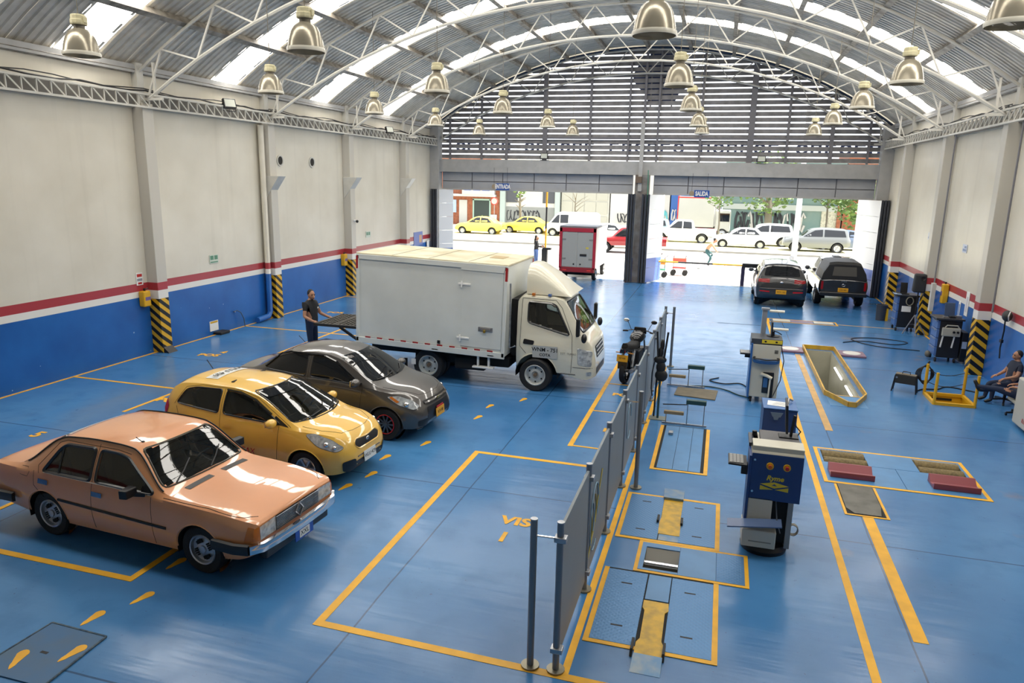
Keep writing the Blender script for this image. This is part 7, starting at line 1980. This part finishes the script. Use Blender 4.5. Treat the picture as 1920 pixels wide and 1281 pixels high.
for x0 in (-5, -1, 3): rectp(o, 'window', mat('pane_blue', '9db4cf', .2), x0, x0+1.4, 1.2, 2.6)
# trees
M_leaf1 = mat('street_leaf', '5f7a38', .6, c2='3d5526', vscale=1.5); M_bark = mat('street_bark', '6d675c', .9)
def tree(label, x, y, h, rad, n=260, trunk=.14, seed=1):
    o = thing('street_tree', label, 'tree', (x, y, 0)); r_ = random.Random(seed)
    MB().tube([(0,0,0),(.05,.02,h*.3),(-.03,.0,h*.6),(.02,.02,h*.85)], [trunk, trunk*.8, trunk*.6, trunk*.3], 8).build('trunk', M_bark, o, smooth=60)
    for k in range(6):
        a = r_.uniform(0, 6.28); z = h*r_.uniform(.45, .8)
        MB().tube([(0,0,z), (rad*.4*math.cos(a), rad*.4*math.sin(a), z+rad*.3), (rad*.8*math.cos(a), rad*.8*math.sin(a), z+rad*.5)], [trunk*.4, trunk*.25, trunk*.08], 5).build('branch', M_bark, o)
    if n:
        b_ = MB()
        for k in range(n):
            d = Vector((r_.gauss(0,1), r_.gauss(0,1), r_.gauss(0,.8))).normalized()*rad*r_.uniform(.35, 1)**.6
            c = Vector((0,0,h*.82))+d; u, v = frame_of(Vector((r_.uniform(-1,1), r_.uniform(-1,1), r_.uniform(.1,1)))); s_ = r_.uniform(.12, .26)
            b_.add([c-u*s_, c+v*s_*.6, c+u*s_, c-v*s_*.6], [(0,1,2,3)])
        f = b_.build('foliage', M_leaf1, o); f['kind'] = 'stuff'
    return o
tree('leafy tree with a thick grey trunk in front of the jagged graffiti', 3.4, 61.5, 5.5, 2.6, 700, .35, 2)
tree('dense leafy tree beside the right folding door', 10.0, 60.3, 3.8, 2.1, 900, .15, 3)
tree('slim leafy tree between the exit lamp post and the graffiti wall', 7.9, 63.0, 5.2, 1.6, 500, .10, 4)
tree('bare sapling in front of the panelled wall', -12.0, 61.0, 3.6, 1.5, 0, .10, 5)
tree('thin sapling with sparse leaves behind the cyclist', -.3, 58.5, 4.4, 1.1, 120, .08, 6)
tree('slender palm-like sapling in front of the bubble graffiti', -16.6, 60.2, 4.2, .6, 40, .16, 7)
def shrub(label, x, y, r_, seed):
    o = thing('street_shrub', label, 'shrub', (x, y, 0)); rr = random.Random(seed); b_ = MB()
    for k in range(170):
        d = Vector((rr.gauss(0,1), rr.gauss(0,1), abs(rr.gauss(0,1)))).normalized()*r_*rr.uniform(.3, 1)
        u, v = frame_of(Vector((rr.uniform(-1,1), rr.uniform(-1,1), 1))); s_ = rr.uniform(.08, .17)
        b_.add([d-u*s_, d+v*s_*.5, d+u*s_, d-v*s_*.5], [(0,1,2,3)])
    f = b_.build('foliage', M_leaf1, o); f['kind'] = 'stuff'
    MB().cyl((0,0,0), (0,0,r_*.5), .05, n=6).build('stem', M_bark, o)
shrub('pale green shrub in front of the brick house doorway', -20.6, 62.6, 1.2, 1); shrub('green bush at the left edge of the entrance', -27.0, 63.5, 1.6, 2); shrub('low green shrub beyond the red pickup', -7.6, 56.2, .8, 3); shrub('low bush under the trees at the right', 13.2, 60.8, 1.0, 4)
# lamp posts outside the exit
o = thing('lamp_post', 'pale steel lamp post standing behind the parked sport utility car', 'lamp post', (4.15, 45.4, 0))
MB().cyl((0,0,0), (.02,0,9), .17, .12, n=14).build('post_shaft', mat('post_pale', 'b6b6b8', .5), o, smooth=40); MB().cyl((0,0,0), (0,0,.3), .26, n=14).build('post_base', M_galv, o)
o = thing('lamp_post', 'grey concrete pole at the left of the exit opening', 'lamp post', (-5.1, 60.0, 0))
MB().cyl((0,0,0), (0,0,8), .18, .13, n=12).build('post_shaft', mat('post_concrete', 'a9a8a2', .8), o, smooth=40); MB().cyl((0,0,0), (0,0,.25), .25, n=12).build('post_base', M_gryw, o)
o = thing('sign_post', 'round no-parking sign on a thin post in front of the graffiti wall', 'sign', (-19.3, 61.5, 0))
MB().cyl((0,0,0), (0,0,2.6), .03, n=8).build('post_shaft', M_galv, o); MB().cyl((0,-.04,2.5), (0,-.06,2.5), .33, n=20).build('sign_disc', M_wht, o); MB().lathe([(.26,.062),(.33,.062)], (0,0,2.5), (0,-1,0), 20).build('sign_ring', rd, o)

# ------------------------------------------------------------------ street vehicles
def base_P(kind):
    if kind == 'sedan':
        return dict(rw=.29, axles=(-1.25,1.25), ww=.18, arch=.34, wroof=.56, crown=(.04,.06), zs=[(-2.1,.45),(-1.2,.25),(1.3,.25),(2.0,.35)], zb=[(-2.1,.8),(-1.9,.93),(0,.92),(1.2,.87),(1.9,.72),(2.0,.55)],
            zc=[(-2.1,.82),(-2.0,.98),(-1.5,1.03),(-.95,1.36),(-.3,1.44),(.1,1.42),(.35,1.36),(1.0,.96),(1.1,.93),(1.75,.82),(2.0,.57)], wm=[(-2.1,.65),(-1.8,.78),(1.4,.8),(1.85,.7),(2.0,.5)], wb=[(-2.1,.6),(-1.8,.72),(1.2,.74),(1.8,.6),(2.0,.4)])
    if kind == 'suv':
        return dict(rw=.34, axles=(-1.3,1.3), ww=.22, arch=.40, wroof=.60, crown=(.04,.06), zs=[(-2.1,.5),(-1.3,.32),(1.4,.32),(2.1,.42)], zb=[(-2.1,.9),(-1.9,1.06),(0,1.04),(1.2,.98),(2.0,.82),(2.1,.6)],
            zc=[(-2.1,.92),(-2.0,1.12),(-1.86,1.55),(-1.6,1.62),(-.4,1.66),(.2,1.60),(.4,1.54),(1.0,1.07),(1.1,1.04),(1.95,.92),(2.1,.62)], wm=[(-2.1,.72),(-1.8,.86),(1.5,.87),(2.0,.75),(2.1,.6)], wb=[(-2.1,.66),(-1.8,.80),(1.4,.81),(2.0,.66),(2.1,.5)])
    if kind == 'van':
        return dict(rw=.32, axles=(-1.35,1.35), ww=.2, arch=.38, wroof=.72, crown=(.04,.05), zs=[(-2.2,.45),(2.1,.4)], zb=[(-2.2,.95),(0,1.05),(1.6,1.0),(2.1,.7)], zc=[(-2.2,1.0),(-2.15,1.85),(-1.9,1.95),(.8,1.95),(1.0,1.88),(1.7,1.1),(1.8,1.05),(2.1,.75)], wm=[(-2.2,.80),(-2.0,.88),(1.6,.88),(2.1,.68)], wb=[(-2.2,.78),(-2.0,.85),(1.6,.83),(2.1,.58)])
    return dict(rw=.36, axles=(-1.5,1.5), ww=.24, arch=.43, wroof=.62, crown=(.03,.05), zs=[(-2.5,.55),(2.2,.48),(2.4,.5)], zb=[(-2.5,1.02),(-.7,1.04),(.8,1.02),(2.1,.96),(2.4,.7)],
        zc=[(-2.5,1.05),(-2.46,1.08),(-.95,1.09),(-.88,1.2),(-.78,1.62),(-.6,1.70),(.3,1.72),(.5,1.66),(1.05,1.1),(1.15,1.06),(2.1,.99),(2.4,.72)], wm=[(-2.5,.82),(1.8,.86),(2.4,.7)], wb=[(-2.5,.8),(1.8,.81),(2.4,.6)])
def streetcar(kind, label, x, y, rz, c, cat='car', s_=1.0, name='street_car'):
    P = base_P(kind); P['scale'] = s_
    pm_ = mat('street_paint_'+c, c, .3, coat=.6)
    o, bvh = car(name, label, P, (x, y, .0), rz, pm_, low=True); o['category'] = cat
    W = {'sedan': ([(-1.2,.98),(-.85,1.30),(-.30,1.36),(-.30,.97)], [(-.22,.97),(-.22,1.36),(.1,1.34),(.75,.96)], (.60,.99,.52,1.34)), 'suv': ([(-1.8,1.10),(-1.68,1.50),(-.45,1.54),(-.45,1.08)], [(-.35,1.08),(-.35,1.54),(.15,1.48),(.85,1.06)], (.64,1.10,.56,1.52)),
         'van': ([(.1,1.10),(.1,1.75),(.75,1.75),(.75,1.10)], [(.82,1.10),(.82,1.75),(1.0,1.7),(1.5,1.1)], (.74,1.16,.68,1.82)), 'pickup': ([(-.78,1.1),(-.70,1.58),(-.12,1.62),(-.12,1.1)], [(-.04,1.1),(-.04,1.62),(.3,1.6),(.9,1.1)], (.68,1.12,.6,1.62))}[kind]
    for sg in (-1, 1):
        patch(bvh, rnd(W[0], .04), 'y', sg, 'rear_side_window', M_tint, o, res=.15); patch(bvh, rnd(W[1], .04), 'y', sg, 'front_side_window', M_tint, o, res=.15)
        a, z0 = P['zc'][0][0], P['zb'][0][1]
        patch(bvh, [(sg*.45,z0-.12),(sg*.62,z0-.12),(sg*.62,z0+.05),(sg*.45,z0+.05)], 'x', -1, 'tail_lamp', M_red, o, off=.02, res=.2)
        patch(bvh, [(sg*.35,.62),(sg*.5,.62),(sg*.5,.74),(sg*.35,.74)], 'x', 1, 'headlamp', M_lens, o, off=.02, res=.2)
    q = W[2]
    patch(bvh, [(-q[0],q[1]),(q[0],q[1]),(q[2],q[3]),(-q[2],q[3])], 'x', 1, 'windscreen', M_tint, o, res=.2)
    return o, bvh
o, _ = streetcar('pickup', 'red double-cab pickup beyond the small cargo truck', -5.6, 46.4, R(180), '8f161d', 'pickup', .95)
streetcar('sedan', 'yellow taxi, second from the brick house among the street cars', -18.9, 56.4, R(180), 'd8c04f'); streetcar('sedan', 'yellow taxi next to the white van on the street', -15.7, 59.0, R(180), 'd2b93f')
streetcar('sedan', 'orange-yellow taxi partly hidden by the left folding door', -24.0, 57.6, R(180), 'd3a229')
streetcar('van', 'white van between the yellow taxi and the small cargo truck', -11.6, 57.6, R(180), 'e4e4e2', 'van'); streetcar('suv', 'dark green off-road car parked before the brick house', -26.0, 60.6, R(180), '47584a')
streetcar('sedan', 'white saloon beyond the red pickup', -8.2, 53.0, R(180), 'dddddb'); streetcar('suv', 'grey-green estate parked beyond the red pickup', -6.0, 58.8, R(180), '7d8e8f')
streetcar('pickup', 'white utility wagon in front of the blue workshop', -2.9, 56.4, R(180), 'e6e6e4'); streetcar('sedan', 'white hatchback passing in the middle of the exit view', 1.35, 53.8, R(180), 'e4e4e2')
streetcar('suv', 'silver-white off-road car behind the white hatchback', 2.9, 56.2, R(180), 'c9cccf'); streetcar('suv', 'silver-grey sport utility car beyond the parked pickup', 6.1, 53.0, R(180), '6d7072')
streetcar('sedan', 'blue-grey saloon half behind the silver-grey sport utility car', 8.1, 55.2, R(180), '5c6a82')
# hard top over the white wagon
MB().box(-5.25, -3.75, 55.62, 57.2, 1.05, 1.62) if False else None
# white box lorry in front of the blue workshop
o = thing('street_lorry', 'white box lorry with red edging parked before the blue workshop', 'truck', (-2.0, 62.6, 0))
MB().box(-1.6, 1.3, -1.0, 1.0, .9, 3.3).build('cargo_body', M_wht, o, bev=.03); MB().box(-1.64, -1.56, -1.03, 1.03, .9, 3.34).build('red_edge', rd, o); MB().box(-1.6, 1.3, -1.02, -.98, 3.2, 3.3).build('red_edge', rd, o)
MB().box(1.4, 2.6, -.95, .95, .6, 2.3).build('cab', M_wht, o, bev=.12, seg=3); MB().box(1.7, 2.5, -.97, -.94, 1.4, 2.05).build('cab_window', M_tint, o)
MB().box(-1.5, 2.5, -.7, .7, .4, .9).build('chassis', M_under, o)
for x in (-.9, 2.0):
    for s_ in (-1, 1): wheel('wheel', o, (x, s_*.85, .42), s_, .42, .24, 'steel', M_alu)
# cyclist
o = thing('bicycle', 'white bicycle ridden past the exit', 'bicycle', (-.55, 39.4, 0))
for x in (-.5, .52):
    MB().tube([(x+.33*math.cos(a), 0, .34+.33*math.sin(a)) for a in [2*pi*k/28 for k in range(28)]], .016, 6, True).build('tyre', mat('tyre_grey', '8c8c8c', .6), o)
    for k in range(8): MB().cyl((x,0,.34), (x+.32*math.cos(k*.785), 0, .34+.32*math.sin(k*.785)), .003, n=4).build('spoke', M_galv, o)
MB().tube([(-.5,0,.34),(-.02,0,.30),(.38,0,.80),(-.16,0,.78),(-.02,0,.30)], .018, 6).build('frame', M_white, o); MB().tube([(-.16,0,.78),(-.5,0,.34)], .012, 6).build('stay', M_white, o); MB().tube([(.52,0,.34),(.38,0,.80),(.36,0,.95)], .016, 6).build('fork', M_white, o)
MB().tube([(.36,-.25,.97),(.36,.25,.97)], .014, 6).build('handlebar', M_black, o); MB().box(-.30, -.08, -.07, .07, .82, .87).build('saddle', M_black, o, bev=.02); MB().tube([(-.16,0,.78),(-.19,0,.84)], .014, 6).build('seat_post', M_galv, o)
for s_ in (-1, 1): MB().box(-.02-s_*.05, .09-s_*.05, s_*.14-.04, s_*.14+.04, .28+s_*.12-.01, .28+s_*.12+.01).build('pedal', M_black, o)
pose = dict(pelvis=(-.17,0,.95,(.13,.12)), belly=(-.08,0,1.10,(.14,.12)), chest=(.08,0,1.28,(.15,.12)), neck=(.20,0,1.40,.052), skull=(.27,0,1.50,.065),
    shoL=(.10,.17,1.32,.065), elbL=(.24,.22,1.12,.043), Lwrist=(.33,.20,1.0,.03), shoR=(.10,-.17,1.32,.065), elbR=(.24,-.22,1.12,.043), Rwrist=(.33,-.20,1.0,.03),
    hipL=(-.15,.09,.92,.09), kneL=(.18,.11,.78,.06), ankL=(.02,.12,.50,.04), toeL=(.14,.13,.45,.035), hipR=(-.15,-.09,.92,.09), kneR=(.12,-.11,.60,.06), ankR=(-.06,-.12,.24,.04), toeR=(.06,-.13,.21,.035),
    hands={'L': ((.5,0,-.4),(0,-1,0),(0,0,-1)), 'R': ((.5,0,-.4),(0,1,0),(0,0,-1))}, face=(1,-.1,-.1))
figure('person', 'cyclist in an orange and white top and dark shorts riding past the exit', (-.55, 39.4, 0), 0, pose, mat('cyclist_orange', 'd98a6a', .8), mat('shorts_teal', '2f5357', .8), M_shoe, M_skin, M_hair)
# vendor handcarts outside the exit
def handcart(label, x, y, c1, c2):
    o = thing('handcart', label, 'cart', (x, y, 0))
    for dx in (-.28, .28):
        for dy in (-.18, .18): MB().bar((dx,dy,.12), (dx,dy,.95), .03).build('cart_post', M_galv, o)
        MB().cyl((dx,-.2,.13), (dx,-.24,.13), .13, n=16).build('cart_wheel', M_tyre, o); MB().cyl((dx,.2,.13), (dx,.24,.13), .13, n=16).build('cart_wheel', M_tyre, o)
    MB().box(-.32, .32, -.22, .22, .35, .40).build('cart_shelf', c1, o); MB().box(-.32, .32, -.22, .22, .62, .85).build('cart_tub', c2, o, bev=.02)
    MB().tube([(.28,-.18,.9),(.42,-.18,1.05),(.42,.18,1.05),(.28,.18,.9)], .015, 6).build('cart_handle', M_galv, o)
handcart('vendor handcart with green shelf and orange box behind the lowered barrier', -2.75, 34.9, mat('cart_green', '3f9a76', .5), mat('cart_orange', 'd08a3c', .5))
handcart('vendor handcart with red shelf and red box behind the lowered barrier', -1.85, 36.0, mat('cart_red', 'd0423a', .5), mat('cart_red2', 'd85a4a', .5))
